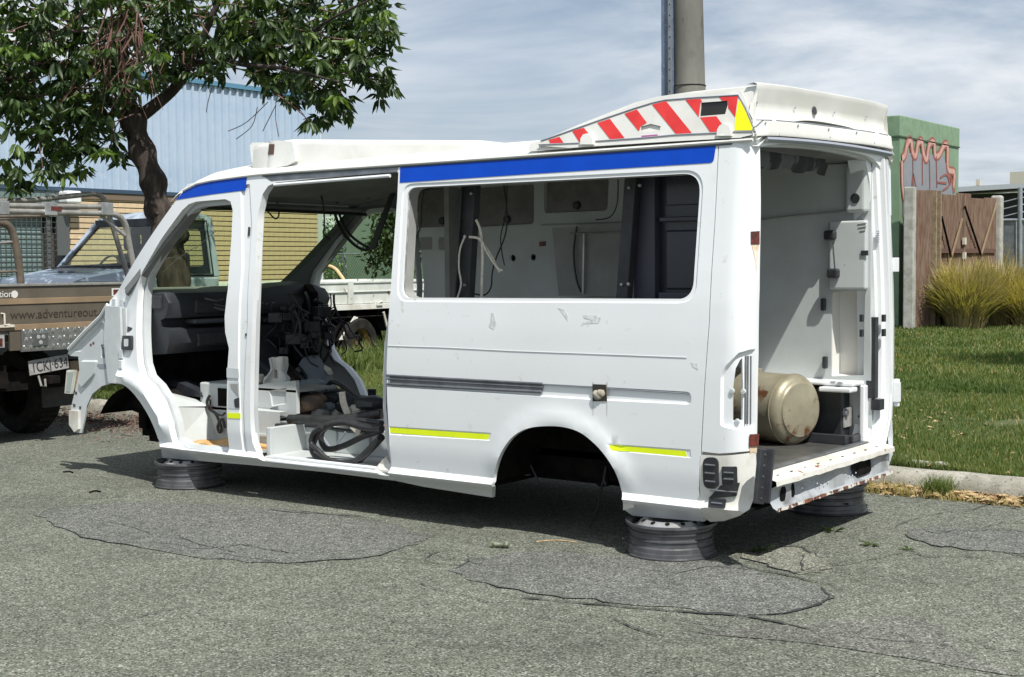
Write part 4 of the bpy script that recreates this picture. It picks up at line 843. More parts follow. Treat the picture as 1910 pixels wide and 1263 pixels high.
# black-and-grey curtain roll under rear header
mb = MB(); mb.box((-.75, .45, 1.86), (-.12, .50, 1.93)); secs = []
for k in range(25): y = .25+k*.038; secs.append([(-.10, y, 1.985), (-.09+.01*math.sin(k*1.6), y, 1.95), (-.11+.012*math.sin(k*1.6), y, 1.905+.01*math.sin(k*.7))])
mb = MB(); mb.loft(secs); part(mb, 'torn_header_foam', mat('striped_black_foam', (.02, .02, .021), .8, c2=(.09, .09, .095), scale=2.2, lo=.5, hi=.54, stretch=(1, 3, 1.6)), 50)
# ---- posts, dark panel and wiring seen through the side window
mb = MB(); a = B(878, 340, 1, .42); b = B(866, 560, 1, .42)
post = MB(); p0 = B(881, 345, 1, .45); p1 = B(868, 575, 1, .45); post.bar(p0, p1, .085, .06, (0, 1, 0)); post.bar(p0+np.array([-.04, -.03, 0]), p1+np.array([-.04, -.03, 0]), .012, .05, (0, 1, 0)); bevel(part(post, 'partition_post', 'black', None), .006)
post = MB(); p0 = B(1181, 325, 1, .45); p1 = B(1163, 575, 1, .45); post.bar(p0, p1, .07, .06, (0, 1, 0)); bevel(part(post, 'partition_post', 'black', None), .006)
mb = MB()
for p in ((1174, 350), (1194, 346), (1160, 531), (1173, 530), (879, 361), (868, 532), (868, 441)): mb.lathe([(.001, .01), (.008, .009), (.010, 0)], B(*p, 1, .415), (0, -1, 0), 10)
part(mb, 'post_bolts', 'alu')
navy = mat('dark_navy_locker', (.030, .032, .048), .28, c2=(.022, .023, .035), scale=3, c3=(.16, .16, .18), s3=20, t3=.66, coat=.2)
mb = MB(); q = [B(x, y, 1, .55) for x, y in ((1192, 300), (1330, 295), (1322, 600), (1176, 600))]; X0, X1 = q[0][0], -.22
mb.box((X0, .55, 1.0), (X1, .60, 1.97)); tl = part(mb, 'tall_dark_locker', navy, None)
mb = MB(); mb.box((X0, .49, 1.0), (X0+.13, .552, 1.97)); mb.box((X0+.15, .50, 1.655), (X1, .552, 1.68)); mb.box((X0+.15, .49, 1.25), (X1, .552, 1.285)); bevel(part(mb, 'locker_frame', mat('dark_blue_frame', (.045, .045, .065), .4), None, tl), .006)
mb = MB(); mb.box((X0+.17, .53, 1.30), (X1-.02, .549, 1.61)); mb.box((X0+.17, .53, 1.74), (X1-.02, .549, 1.93)); bevel(part(mb, 'locker_door_panel', navy, None, tl), .01)
mb = MB(); wl = []
mb.tube(smoothline([B(x, y, 1, 1.1) for x, y in ((792, 350), (787, 380), (785, 420), (774, 447))], 4), .005, 5)
mb.tube(smoothline([B(x, y, 1, .9) for x, y in ((940, 345), (946, 400), (942, 440), (926, 480), (918, 510), (916, 535), (905, 550), (885, 548))], 4), .005, 5)
mb.tube(smoothline([B(x, y, 1, .9) for x, y in ((946, 345), (943, 400), (934, 440), (936, 470), (941, 495))], 4), .004, 5)
mb.tube(smoothline([B(x, y, 1, .9) for x, y in ((1153, 335), (1151, 380), (1138, 405), (1111, 410))], 4), .004, 5)
mb.tube(smoothline([B(x, y, 1, 1.4) for x, y in ((1076, 422), (1070, 470), (1075, 520), (1084, 545))], 4), .007, 5)
part(mb, 'interior_wiring', 'rubber')
mb = MB(); mb.tube([B(1063, 436, 1, 1.4), B(1160, 433, 1, 1.4)], .006, 6); mb.tube([B(1089, 436, 1, 1.4), B(1087, 548, 1, 1.4)], .009, 6); part(mb, 'grab_rail', 'alu')
mb = MB(); c_ = [B(x, y, 1, 1.42) for x, y in ((1030, 425), (1170, 420), (1165, 552), (1042, 552))]; mb.add([p for p in c_]+[p+np.array([0, .05, 0]) for p in c_], [(0, 1, 2, 3), (4, 5, 6, 7), (0, 1, 5, 4), (1, 2, 6, 5), (2, 3, 7, 6), (3, 0, 4, 7)]); part(mb, 'equipment_board', 'innerdk', None)
# cab ceiling wires
mb = MB()
for pts, r in (([(515, 345), (512, 365), (519, 385), (520, 402), (513, 408), (500, 395), (485, 378), (478, 368)], .006), ([(480, 370), (500, 362), (520, 359), (560, 360), (595, 362), (603, 385), (605, 420), (603, 435), (612, 444), (618, 446), (616, 436)], .006)):
    mb.tube(smoothline([B(x, y, 1, 1.2) for x, y in pts], 4), r, 5)
part(mb, 'cab_ceiling_wiring', 'rubber')
mb = MB()
for pts, r in (([(624, 396), (632, 420), (645, 440), (662, 457), (680, 466), (695, 460), (705, 445)], .012), ([(630, 390), (640, 418), (655, 440), (675, 455), (690, 462)], .010)): mb.tube(smoothline([B(x, y, 1, 1.66) for x, y in pts], 4), r, 6)
part(mb, 'hanging_door_seal', 'rubber')
mb = MB(); q = [B(x, y, 1, 1.60) for x, y in ((731, 352), (738, 352), (712, 430), (700, 462), (688, 466), (700, 430))]; mb.add(q+[p+np.array([0, .01, 0]) for p in q], [(0, 1, 2, 5), (5, 2, 3, 4), (6, 7, 8, 11), (11, 8, 9, 10)]); part(mb, 'hanging_seat_belt', 'black', None)
mb = MB()
for p, r in (((686, 365), .022), ((550, 365), .012)): mb.lathe([(.001, .01), (r, .008), (r+.003, 0)], B(*p, 1, 1.58 if r > .02 else 1.3), (0, -1, 0), 12)
part(mb, 'lining_holes', 'black')
mb = MB(); c_ = B(637, 372, 1, 1.5); mb.tube([c_+np.array([-.05, 0, -.02]), c_+np.array([.03, 0, .02])], [.012, .022], 8); part(mb, 'belt_mount', 'black')
# far upper cab lining between windscreen and door
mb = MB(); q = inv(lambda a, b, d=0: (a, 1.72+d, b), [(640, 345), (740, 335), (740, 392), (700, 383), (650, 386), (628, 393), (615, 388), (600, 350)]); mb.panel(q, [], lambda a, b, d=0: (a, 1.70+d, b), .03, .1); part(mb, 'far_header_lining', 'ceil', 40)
# ---- dashboard
dsh = thing('d', (0, 0, 0), None, None) if False else None
secs = []
for y in (.20, .24, .40, .65, .9, 1.2, 1.45, 1.68, 1.72):
    e_ = .0 if .22 < y < 1.7 else .03; bul = .05*math.exp(-((y-1.35)/.22)**2)
    secs.append([(-4.78, y, 1.24), (-4.62, y, 1.285-e_), (-4.44, y, 1.29-e_+bul), (-4.35-e_, y, 1.265+bul), (-4.33, y, 1.20), (-4.345-e_, y, 1.10), (-4.42, y, 1.085), (-4.42, y, 1.04), (-4.33, y, 1.02), (-4.31-e_, y, .93), (-4.37, y, .86), (-4.62, y, .84), (-4.85, y, .95)])
mb = MB(); mb.loft(secs, closed=True, caps=True); db = part(mb, 'dashboard', 'dash', 35)
def on(px, py, y): return B(px, py, 1, y)
mb = MB(); mb.box((-4.50, .19, 1.16), (-4.40, .205, 1.25)); bevel(part(mb, 'side_air_vent', 'black', None, db), .02)
mb = MB(); mb.box((-4.39, .42, 1.12), (-4.325, .66, 1.22)); mb.box((-4.39, .70, 1.12), (-4.325, .98, 1.22)); mb.box((-4.38, .42, .90), (-4.305, .80, .99)); bevel(part(mb, 'glovebox_hole', 'black', None, db), .015)
mb = MB(); mb.box((-4.42, .40, 1.055), (-4.31, .90, 1.085)); bevel(part(mb, 'dash_shelf', mat('dark_grey_trim', (.07, .08, .09), .5), None, db), .01)
secs = [[(-4.36, y, .98) for y in (.85, 1.12)]+[(-4.36, y, .5) for y in (1.12, .85)], [(-4.20, y, .80) for y in (.84, 1.10)]+[(-4.15, y, .5) for y in (1.10, .84)], [(-3.95, y, .66) for y in (.84, 1.08)]+[(-3.90, y, .44) for y in (1.08, .84)]]
mb = MB(); mb.loft(secs, closed=True, caps=True); bevel(part(mb, 'centre_console', 'dash', None, db), .02)
mb = MB(); mb.box((-4.9, .30, .46), (-4.62, 1.70, .95)); part(mb, 'bulkhead_padding', 'dark', None)
mb = MB(); rw = random.Random(21)
for k in range(46):
    x_, y_, z_ = rw.uniform(-4.35, -3.95), rw.uniform(.95, 1.55), rw.uniform(.95, 1.26); pts = [(x_, y_, z_)]
    for j in range(5): x_ += rw.uniform(-.06, .08); y_ += rw.uniform(-.05, .05); z_ -= rw.uniform(-.02, .12); pts.append((x_, y_, z_))
    mb.tube(smoothline(pts, 3), rw.uniform(.004, .011), 5)
part(mb, 'dash_wiring', 'black')['kind'] = 'stuff'
mb = MB()
for k in range(16):
    x_, y_, z_ = rw.uniform(-4.40, -4.0), rw.uniform(.95, 1.5), rw.uniform(.80, 1.15); s_ = rw.uniform(.02, .06); mb.box((x_-s_, y_-s_, z_-s_*.7), (x_+s_, y_+s_, z_+s_*.7), rot=rw.uniform(0, 3))
bevel(part(mb, 'dash_brackets', 'black', None), .006)['kind'] = 'stuff'
mb = MB()
for k in range(9):
    x_, y_, z_ = rw.uniform(-4.34, -4.30), rw.uniform(.42, 1.0), rw.uniform(1.1, 1.23); mb.tube([(x_, y_, z_), (x_+.03, y_+.08, z_-.02), (x_+.02, y_+.15, z_-.01)], .007, 5)
part(mb, 'dash_trim_edges', 'rail')['kind'] = 'stuff'
mb = MB(); mb.lathe([(.035, .0), (.05, .015), (.055, .05), (.04, .06)], B(578, 557, 1, 1.62), (.8, -.6, .2), 18); part(mb, 'ring_vent', 'black', 50, db); mb = MB(); mb.lathe([(.001, .03), (.032, .028), (.036, 0)], B(574, 556, 1, 1.62), (.8, -.6, .2), 14); part(mb, 'ring_vent_insert', 'belt', 50, db)
# ragged far dash / trim lumps hanging in the doorway
for i, (q, yv, m_) in enumerate((([(470, 532), (500, 528), (520, 533), (560, 530), (575, 545), (570, 560), (588, 566), (586, 590), (570, 588), (575, 615), (556, 608), (560, 640), (545, 628), (540, 655), (528, 625), (520, 645), (505, 620), (490, 640), (470, 630)], 1.45, 'dark'), ([(537, 620), (556, 625), (562, 665), (600, 690), (560, 690), (540, 680)], 1.15, mat('grey_sidelit_trim', (.13, .15, .18), .5)), ([(470, 640), (520, 650), (532, 670), (548, 690), (500, 700), (470, 700)], 1.15, 'dark'), ([(470, 655), (500, 650), (520, 680), (505, 712), (470, 712)], .95, mat('brown_trim', (.075, .062, .052), .7)))):
    f_ = (lambda yy: (lambda a, b, d=0: (a, yy+d+.03*math.sin(a*31+b*23), b)))(yv); mb = MB(); mb.panel(inv(f_, q), [], f_, .07, .05); part(mb, 'torn_trim_panel', m_, 45)
mb = MB(); mb.lathe([(.001, .006), (.02, .004), (.022, 0)], B(319, 664, 1, .5), (0.3, -1, 0), 14); part(mb, 'brass_plug', mat('dull_brass', (.35, .26, .14), .5), 40, db)
f_ = lambda a, b, d=0: (a, .38+d, b)
mb = MB(); mb.panel(inv(f_, [(292, 704), (330, 712), (372, 732), (375, 741), (340, 738), (300, 722)]), [], f_, .12, .05); bevel(part(mb, 'loose_floor_mat', 'dash', None), .006)
f_ = lambda a, b, d=0: (a, .32+d, b); mb = MB(); mb.panel(rnd(inv(f_, [(258, 655), (270, 656), (273, 672), (262, 680), (257, 676)]), .02), [], f_, .02, .03)
mb = MB(); mb.lathe([(.001, .01), (.035, .008), (.04, 0)], B(263, 629, 1, .24), (.2, -1, 0), 16); part(mb, 'white_grommet', 'belt', 40)
# seat base box behind the pillar with loom
q0 = B(372, 713, 1, .40); q1 = B(425, 760, 1, .40)
mb = MB(); mb.box((q0[0], .40, q1[2]-.03), (q0[0]+.42, .72, q0[2])); bevel(part(mb, 'seat_base_box', 'inner', None), .01)
mb = MB(); mb.box((q0[0]+.19, .393, q0[2]-.15), (q0[0]+.42, .402, q0[2]-.03)); part(mb, 'seat_base_opening', 'dark', None)
mb = MB(); mb.tube(smoothline([B(x, y, 1, .375) for x, y in ((391, 738), (386, 750), (390, 763), (402, 772), (410, 790), (413, 803), (409, 806), (406, 795), (414, 782), (420, 798))], 5), .010, 6); mb.tube(smoothline([B(x, y, 1, .37) for x, y in ((392, 745), (395, 765), (412, 775), (420, 770))], 4), .007, 6); part(mb, 'wiring_loom', 'rubber')
mb = MB(); mb.tube(smoothline([B(x, y, 1, .37) for x, y in ((391, 745), (395, 762), (400, 772))], 4), .004, 5); part(mb, 'red_wire', mat('red_wire', (.25, .03, .03), .5))
# ================================================================== THINGS IN AND UNDER THE VAN
def wheel_rim(loc, label, rot=0., dark=False, s=1.):
    t = thing('wheel_rim', (0, 0, 0), label, 'wheel rim', 'bare rims propping up the van')
    prof = [(.222, .0), (.226, .003), (.226, .010), (.217, .013), (.216, .030), (.213, .032), (.212, .054), (.205, .060), (.204, .082), (.211, .087), (.211, .093), (.202, .097), (.201, .116), (.213, .121), (.214, .127), (.205, .131), (.205, .145), (.223, .150), (.227, .155), (.226, .166), (.221, .168), (.218, .160), (.205, .156), (.198, .150), (.196, .128), (.194, .105), (.194, .085), (.20, .05), (.205, .02), (.218, .004)]
    mb = MB(); mb.lathe([(r*s, z) for r, z in prof], n=56, close=True); b = mb.build('barrel', 'steel', t, 25)
    mb = MB(); mb.lathe([(.185, .138), (.165, .150), (.150, .168), (.135, .176), (.110, .165), (.075, .150), (.034, .150), (.034, .135), (.08, .135), (.12, .15), (.15, .15), (.18, .128)], n=48, close=True); d = mb.build('wheel_disc', 'rimsilver', t, 40)
    mb = MB()
    for k in range(12): a = k*math.pi/6; mb.lathe([(.001, .002), (.011, .002), (.013, 0)], (.145*math.cos(a), .145*math.sin(a), .171), (.3*math.cos(a), .3*math.sin(a), 1), 8)
    mb.build('vent_hole', 'dark', d, None)
    mb = MB()
    for k in range(6): a = k*math.pi/3+.2; mb.lathe([(.001, .002), (.009, .002), (.010, 0)], (.095*math.cos(a), .095*math.sin(a), .158), (0, 0, 1), 8)
    mb.build('bolt_hole', 'dark', d, None)
    mb = MB(); mb.tube([(-.205, -.06, .07), (-.235, -.07, .075)], .006, 8); mb.build('valve', 'black', t, 40)
    mb = MB(); mb.tube([(.225*math.cos(a), .225*math.sin(a), .006) for a in np.linspace(0, 6.283, 57)[:-1]], .005, 6, closed=True); mb.build('rubber_ring', 'rubber', t, 60)
    t.location = loc; t.rotation_euler[2] = rot
    return t
g = B(1252, 1031, 2, 0); wheel_rim((g[0], g[1]-.0, 0), 'steel rim lying flat under the near rear corner of the van, closest to the camera', .4)
g = B(350, 905, 2, 0); wheel_rim((g[0], g[1]+.02, 0), 'steel rim lying flat under the front door sill of the van', 1.0)
g = B(1543, 951, 2, 0); wheel_rim((g[0], g[1], 0), 'shadowed dark rim under the far rear corner of the van by the kerb', 2.2)
wheel_rim((-4.1, 1.66, 0), 'rim hidden in shade under the far front sill of the van', .1)
# gas tank
t = thing('gas_tank', (-.25, 1.02, FZ), 'rust-speckled metallic cylinder gas tank lying on the van floor at the open rear', 'gas tank')
c = B(1493, 765, 2, FZ+.197); ax = Vector((1, -.30, 0)).normalized(); c = Vector((c[0], c[1], FZ+.197)); R = .195; Ln = .86
t.location = (c.x-ax.x*Ln/2, c.y-ax.y*Ln/2, FZ)
mb = MB(); prof = [(.001, -Ln-.02)]+[(R*math.sin(a)**.75 if a > 0 else 0.001, -Ln+.05-.07*math.cos(a)) for a in np.linspace(.15, math.pi/2, 8)]+[(R, -.06)]+[(R*math.cos(a)**.45, -.06+.07*math.sin(a)) for a in np.linspace(.15, .95, 8)]+[(R*.775, .001), (R*.76, .006), (R*.4, .014), (.001, .016)]
mb.lathe(prof, c, ax, 56); mb.build('tank_shell', 'tank', t, 50)
mb = MB(); mb.tube([c+ax*(-.056)+(Vector((-ax.y, ax.x, 0))*math.cos(a)+Vector((0, 0, 1))*math.sin(a))*(R+.001) for a in np.linspace(0, 6.283, 57)[:-1]], .004, 5, closed=True); mb.build('weld_seam', 'tank', t, 60)
mb = MB(); q = c-ax*.42+Vector((0, 0, R)); mb.box((q.x-.09, q.y-.05, q.z-.02), (q.x+.09, q.y+.05, q.z+.016), rot=-.29); bevel(mb.build('valve_plate', 'tank', t), .004)
mb = MB(); mb.box((-.40, c.y+.22, FZ+.09), (-.30, c.y+.27, FZ+.10)); 
# black power unit
t = thing('power_unit', (-.3, 1.5, FZ), 'black metal equipment box with pale label in the compartment beside the gas tank', 'equipment box')
a = B(1552, 812, 0, -.10)
mb = MB(); mb.box((-.62, 1.50, FZ+.004), (-.14, 1.60, FZ+.30)); bevel(mb.build('housing', 'black', t), .01)
mb = MB(); la, lb = B(1563, 765, 0, -.13), B(1594, 793, 0, -.13); mb.box((-.138, max(1.505, la[1]), lb[2]), (-.130, max(1.59, lb[1]), la[2])); mb.build('label_plate', 'plate', t)
mb = MB(); mb.box((-.60, 1.40, FZ+.003), (-.08, 1.455, FZ+.05)); mb.box((-.10, 1.46, FZ+.003), (-.06, 1.62, FZ+.045)); bevel(mb.build('mounting_rail', 'black', t), .006)
mb = MB(); mb.lathe([(.001, .02), (.02, .02), (.026, 0)], (-.137, 1.52, FZ+.165), (1, 0, 0), 12); mb.build('socket', 'rail', t, 40)
# corrugated pipe, hoses
def hose(name, pts, r, m, label, cat, n=10, yv=None, group=None, sub=6, rib=False):
    P = smoothline(pts, sub); loc = P[len(P)//2]; t = None; mb = MB(); rr = r
    if rib: P = smoothline(pts, sub*4); rr = [r*(1+.06*(i % 2)) for i in range(len(P))]
    mb.tube(P, rr, n); o = mb.build(name, m, None, 50, origin=(loc[0], loc[1], loc[2])); return tag(o, label, cat, group)
hose('convoluted_pipe', [B(540, 782, 1, .34), B(580, 783, 1, .34), B(630, 783, 1, .36), B(712, 772, 1, .42)], .030, 'rubber', 'thick ribbed black pipe lying across the sliding door step', 'pipe', rib=True)
lp = lambda pts, y: [B(x, p, 1, y+.02*math.sin(x*.05)) for x, p in pts]
hose('coiled_hose', lp([(712, 800), (680, 797), (640, 787), (606, 795), (588, 815), (583, 838), (596, 856), (625, 864), (662, 862), (690, 838), (712, 815)], .14), .0225, 'rubber', 'big loop of black rubber hose hanging over the sliding door step', 'hose')
hose('coiled_hose', lp([(712, 803), (676, 815), (640, 832), (612, 838), (600, 826), (600, 808), (612, 795), (640, 784), (680, 786), (712, 790)], .20), .018, 'rubber', 'smaller inner bend of black rubber hose inside the big loop', 'hose')
hose('coiled_hose', lp([(706, 818), (684, 848), (650, 862), (614, 857), (592, 838), (580, 826), (584, 808), (600, 796)], .10), .014, 'rubber', 'thin outer black hose running along the bottom of the loop', 'hose')
hose('seal_strip', [B(x, y, 1, 1.0) for x, y in ((607, 725), (618, 713), (632, 716), (650, 730), (672, 748), (700, 758), (715, 760))], .016, 'rubber', 'curled black rubber seal lying on the load floor', 'seal')
hose('seal_strip', [B(x, y, 1, .8) for x, y in ((600, 745), (630, 728), (655, 742), (690, 764), (715, 768))], .014, 'rubber', 'black rubber strip nearest the grass in the doorway clutter', 'seal')
hose('bundled_cable', [B(x, y, 1, .40) for x, y in ((515, 793), (555, 793), (600, 796), (640, 803), (690, 806))], .012, 'black', 'black cable lying along the top edge of the step', 'cable')
# white panel box with sticks
t = thing('partition_panel', tuple(B(512, 790, 1, .42)), 'low white moulded panel standing at the front of the sliding doorway', 'panel')
f_ = lambda a, b, d=0: (a, .47+d, b); IP = lambda *p: inv(f_, p)
mb = MB(); mb.panel(IP((470, 720), (500, 715), (552, 710), (553, 772), (530, 779), (484, 790), (478, 760)), [], f_, .03, .05, [(IP((502, 729), (534, 723), (533, 754), (507, 758)), .010, .008), (IP((503, 761), (519, 757), (520, 780), (503, 784)), .008, .006)]); bevel(mb.build('moulded_face', 'inner', t, 30), .003)
mb = MB(); mb.box((IP((480, 720))[0][0], .47, FZ+.20), (IP((552, 712))[0][0], .85, FZ+.215)); mb.build('top_shelf', 'innerdk', t)
t = thing('seat_bracket', tuple(B(512, 715, 1, .55)), 'cream cast seat bracket standing on top of the white panel', 'bracket')
f_ = lambda a, b, d=0: (a, .55+d, b)
mb = MB(); mb.panel(rnd(inv(f_, [(505, 666), (514, 668), (520, 665), (529, 666), (530, 684), (526, 698), (533, 705), (533, 714), (490, 716), (492, 704), (502, 698), (505, 684)]), .01), [rnd(inv(f_, [(511, 690), (517, 690), (518, 706), (510, 706)]), .01)], f_, .04, .03); bevel(mb.build('casting', 'dirtyw', t, 40), .006)
for q in ([(504, 668), (508, 690), (500, 702), (494, 712)], [(528, 668), (525, 690), (532, 702), (534, 712)]): mb = MB(); mb.tube([B(x, y, 1, .53) for x, y in q], .010, 6); mb.build('bracket_rib', 'inner', t, 50)
mb = MB(); c_ = B(482, 706, 1, .56); mb.box((c_[0]-.03, c_[1]-.02, c_[2]-.03), (c_[0]+.03, c_[1]+.03, c_[2]+.03)); tag(bevel(mb.build('white_cap', 'belt', None, None, origin=c_), .012), 'small rounded white cap beside the cream bracket', 'cap')
# webbing straps
def strap(pts, y, w, label, m='belt', dz=0):
    P = [np.array(B(a, b, 1, y)) for a, b in smoothline(pts, 5)]; mb = MB(); rows = []
    for i, p in enumerate(P):
        d = P[min(i+1, len(P)-1)]-P[max(i-1, 0)]; n = np.array([d[2], 0, -d[0]]); n /= np.linalg.norm(n)+1e-9
        rows.append([p-n*w/2+np.array([0, -.002, 0]), p+n*w/2+np.array([0, -.002, 0]), p+n*w/2+np.array([0, .002, 0]), p-n*w/2+np.array([0, .002, 0])])
    mb.loft(rows, closed=True, caps=True); return tag(mb.build('webbing_strap', m, None, None, origin=tuple(P[len(P)//2])), label, 'strap', 'loose webbing straps in the van')
strap([(638, 731), (641, 752), (650, 776)], .60, .055, 'double cream strap lying over the clutter on the load floor')
strap([(656, 792), (666, 802), (672, 806)], .36, .05, 'short cream strap end over the step below the black pipe')
strap([(888, 410), (896, 430), (900, 470), (899, 520), (898, 556)], .38, .016, 'long cream strap hanging straight down from the black post in the side window')
strap([(875, 442), (893, 445), (905, 460), (918, 480), (932, 508)], .37, .013, 'cream strap slanting right from the black post in the side window')
strap([(900, 452), (908, 470), (928, 500), (937, 504)], .36, .011, 'thin cream strap end with frayed tip right of the black post')
strap([(868, 440), (858, 465), (856, 500), (860, 530), (853, 556)], .38, .010, 'thin cream strap curving left of the black post in the side window')
# floor clutter
clm = [mat('tan_rag', (.23, .17, .12), .9, c2=(.12, .09, .07), scale=15), mat('brown_rag', (.14, .09, .065), .9), mat('grey_scrap', (.16, .165, .16), .6), mat('pale_scrap', (.50, .49, .44), .7), mat('blue_grey_scrap', (.20, .25, .28), .4), 'black', mat('orange_fabric', (.42, .17, .09), .9)]
cl = [((576, 752), .09, 0, 'tan crumpled rag against the white panel', 'rag'), ((560, 770), .07, 1, 'brown crumpled rag low beside the white panel', 'rag'), ((592, 744), .06, 0, 'round tan scrap behind the brown rags', 'scrap'), ((610, 758), .06, 4, 'blue-grey metal scrap in the middle of the clutter', 'scrap'), ((628, 770), .05, 3, 'pale torn card piece on the load floor', 'scrap'), ((598, 772), .06, 2, 'grey plastic scrap behind the black pipe', 'scrap'), ((668, 766), .06, 3, 'cream folded webbing heap right of the strap', 'scrap'), ((700, 768), .045, 3, 'bright white slim scrap next to the door jamb', 'scrap'),
      ((650, 758), .08, 5, 'black plastic moulding heap under the strap', 'trim'), ((620, 742), .08, 5, 'black crumpled trim behind the clutter', 'trim'), ((690, 752), .09, 5, 'black trim heap near the door jamb', 'trim'), ((698, 795), .06, 6, 'orange cloth scrap beside the black hose', 'cloth'), ((585, 722), .10, 4, 'blue-grey curved guard under the pale bumper strip', 'guard'), ((560, 742), .08, 5, 'black box scrap behind the white panel top', 'trim')]
for k, (p, r, mi_, lab, cat) in enumerate(cl):
    c_ = B(p[0], p[1], 1, .62+.05*(k % 5)); rr = random.Random(k); mb = MB(); sec = []
    if p == (698, 795): c_ = B(*p, 1, .38)
    if p == (585, 722): c_ = B(*p, 1, 1.0)
    for i in range(6):
        u = i/5*math.pi; rad = r*math.sin(u)**.6 if 0 < i < 5 else .004
        sec.append([(c_[0]-r*1.1*math.cos(u), c_[1]+rad*math.cos(v)*(1+.5*(rr.random()-.5)), max(FZ+.004 if p != (698, 795) else .2, c_[2]+rad*.62*math.sin(v)*(1+.6*(rr.random()-.5)))) for v in np.linspace(0, 2*math.pi, 10)[:-1]])
    mb.loft(sec, closed=True, caps=True); tag(mb.build('floor_scrap' if cat == 'scrap' else cat.replace(' ', '_')+'_piece', clm[mi_], None, 35, origin=tuple(c_)), lab, cat, 'clutter on the van floor')
P = [B(x, y, 1, 1.25) for x, y in ((554, 690), (570, 682), (600, 684), (618, 693))]; mb = MB(); rows = []
for i, p in enumerate(smoothline(P, 4)): p = np.array(p); rows.append([p+np.array([0, 0, .02]), p+np.array([0, -.03, 0]), p+np.array([0, -.02, -.025]), p+np.array([0, .02, -.02])])
mb.loft(rows, closed=True, caps=True); tag(mb.build('bumper_strip', mat('cream_lit_strip', (.70, .68, .55), .4), None, 50, origin=tuple(P[1])), 'curved cream plastic strip lying in front of the far door sill', 'strip')
mb = MB(); c_ = B(691, 742, 1, 1.3); mb.box((c_[0]-.025, c_[1], FZ), (c_[0]+.025, c_[1]+.03, c_[2]+.06)); tag(mb.build('upright_stub', 'black', None, None, origin=(c_[0], c_[1], FZ)), 'short black upright stub against the green grass', 'bracket')
hose('pry_stick', [B(518, 812, 1, .36), B(530, 798, 1, .38), B(536, 788, 1, .42)], .006, 'rail', 'thin grey stick leaning on the step below the white panel', 'stick', n=6)
hose('pry_stick', [B(598, 806, 1, .34), B(606, 820, 1, .34), B(614, 832, 1, .34)], .005, 'greyline', 'thin grey rod against the step inside the hose loop', 'stick', n=6)
hose('pry_stick', [B(644, 806, 1, .34), B(638, 816, 1, .34), B(628, 828, 1, .34)], .005, 'greyline', 'thin grey rod leaning right inside the hose loop', 'stick', n=6)
# ================================================================== GROUND
def sheet(name, poly, z, m, mf=None, step=None, kind='structure', tess=None, parent=None):
    mb = MB()
    if step: mb.panel(poly, [], mf or (lambda a, b, d=0: (a, b, z)), 0, step)
    else: mb.add([(x, y, z) for x, y in poly], [tuple(range(len(poly)))])
    o = mb.build(name, m, parent, None, recalc=False)
    if o.data.polygons[0].normal.z < 0: o.data.flip_normals()
    if kind: o['kind'] = kind
    return o
sheet('ground', [(-900, -900), (900, -900), (900, 1500), (-900, 1500)], -.03, 'soil')
KY = 2.58
sheet('road', [(-60, -30), (40, -30), (40, KY+.02), (-60, KY+.02)], 0., 'road')
mb = MB()
def ver(x, y): return .115+.012*math.sin(x*1.7+y)+.01*math.sin(y*2.3-x*.6)-.0
xs = np.linspace(-40, 30, 140); ys = np.concatenate([np.linspace(2.72, 8, 22), np.linspace(8.4, 60, 40)])
mb.add([(x, y, .10 if y < 2.73 else ver(x, y)) for x in xs for y in ys], [(i*len(ys)+j, (i+1)*len(ys)+j, (i+1)*len(ys)+j+1, i*len(ys)+j+1) for i in range(len(xs)-1) for j in range(len(ys)-1)])
verge = mb.build('verge', 'soil', None, 60, recalc=False, kind='structure')
# kerb in cast segments
kerb = None; kprof = [(2.575, -.02), (2.583, .05), (2.60, .095), (2.635, .122), (2.69, .128), (2.73, .125), (2.745, .10), (2.745, -.02)]
kroot = bpy.data.objects.new('kerb', None); COL.objects.link(kroot); kroot.location = (0, KY, 0); kroot['kind'] = 'structure'
x = -11.0
while x < 12:
    L_ = 2.4 if x < -1 else 1.35; mb = MB(); secs = []; nseg = 14
    for i in range(nseg+1):
        xx = x+.006+(L_-.012)*i/nseg; secs.append([(xx, y+.003*math.sin(xx*9+z*40)+(.004 if z > .05 else 0)*math.sin(xx*23), z+.003*math.sin(xx*13)*(z > .05)) for y, z in kprof])
    mb.loft(secs, caps=True); mb.build('kerb_block', 'kerb', kroot, 60); x += L_
# patches with dark seam
def gp(*p): return [tuple(B(a, b, 2, 0)[:2]) for a, b in p]
def patch(pts, m, wob=.055, z=.0035, crackw=.006, seed=1, sm_=4):
    P = smoothline(pts, sm_, closed=True); rr = random.Random(seed); P = [(x+wob*(rr.random()-.5), y+wob*(rr.random()-.5)) for x, y in P]
    o = sheet('road_patch', P, z, m, step=.25)
    rows = []; n = len(P); c_ = np.mean(P, 0)
    mb = MB(); v = []
    for i in range(n):
        a = np.array(P[i]); b = np.array(P[(i+1) % n]); p0 = np.array(P[i-1]); d = b-p0; nn = np.array([-d[1], d[0]])/(np.linalg.norm(d)+1e-9); w = crackw*(.3+1.2*rr.random()*rr.random())*(0 if math.sin(i*.37+seed)+.5*rr.random() > .1 else 1)
        v += [(*(a-nn*w), z+.002), (*(a+nn*w), z+.002)]
    mb.add(v, [(2*i, 2*((i+1) % n), 2*((i+1) % n)+1, 2*i+1) for i in range(n)]); mb.build('patch_seam', 'crack', o, None, recalc=False)
    return o
patch(gp((78, 960), (110, 948), (200, 940), (330, 938), (480, 947), (600, 958), (700, 975), (790, 998), (780, 1012), (730, 1030), (640, 1045), (500, 1050), (380, 1042), (260, 1022), (160, 1002), (95, 975)), 'patch', seed=3)
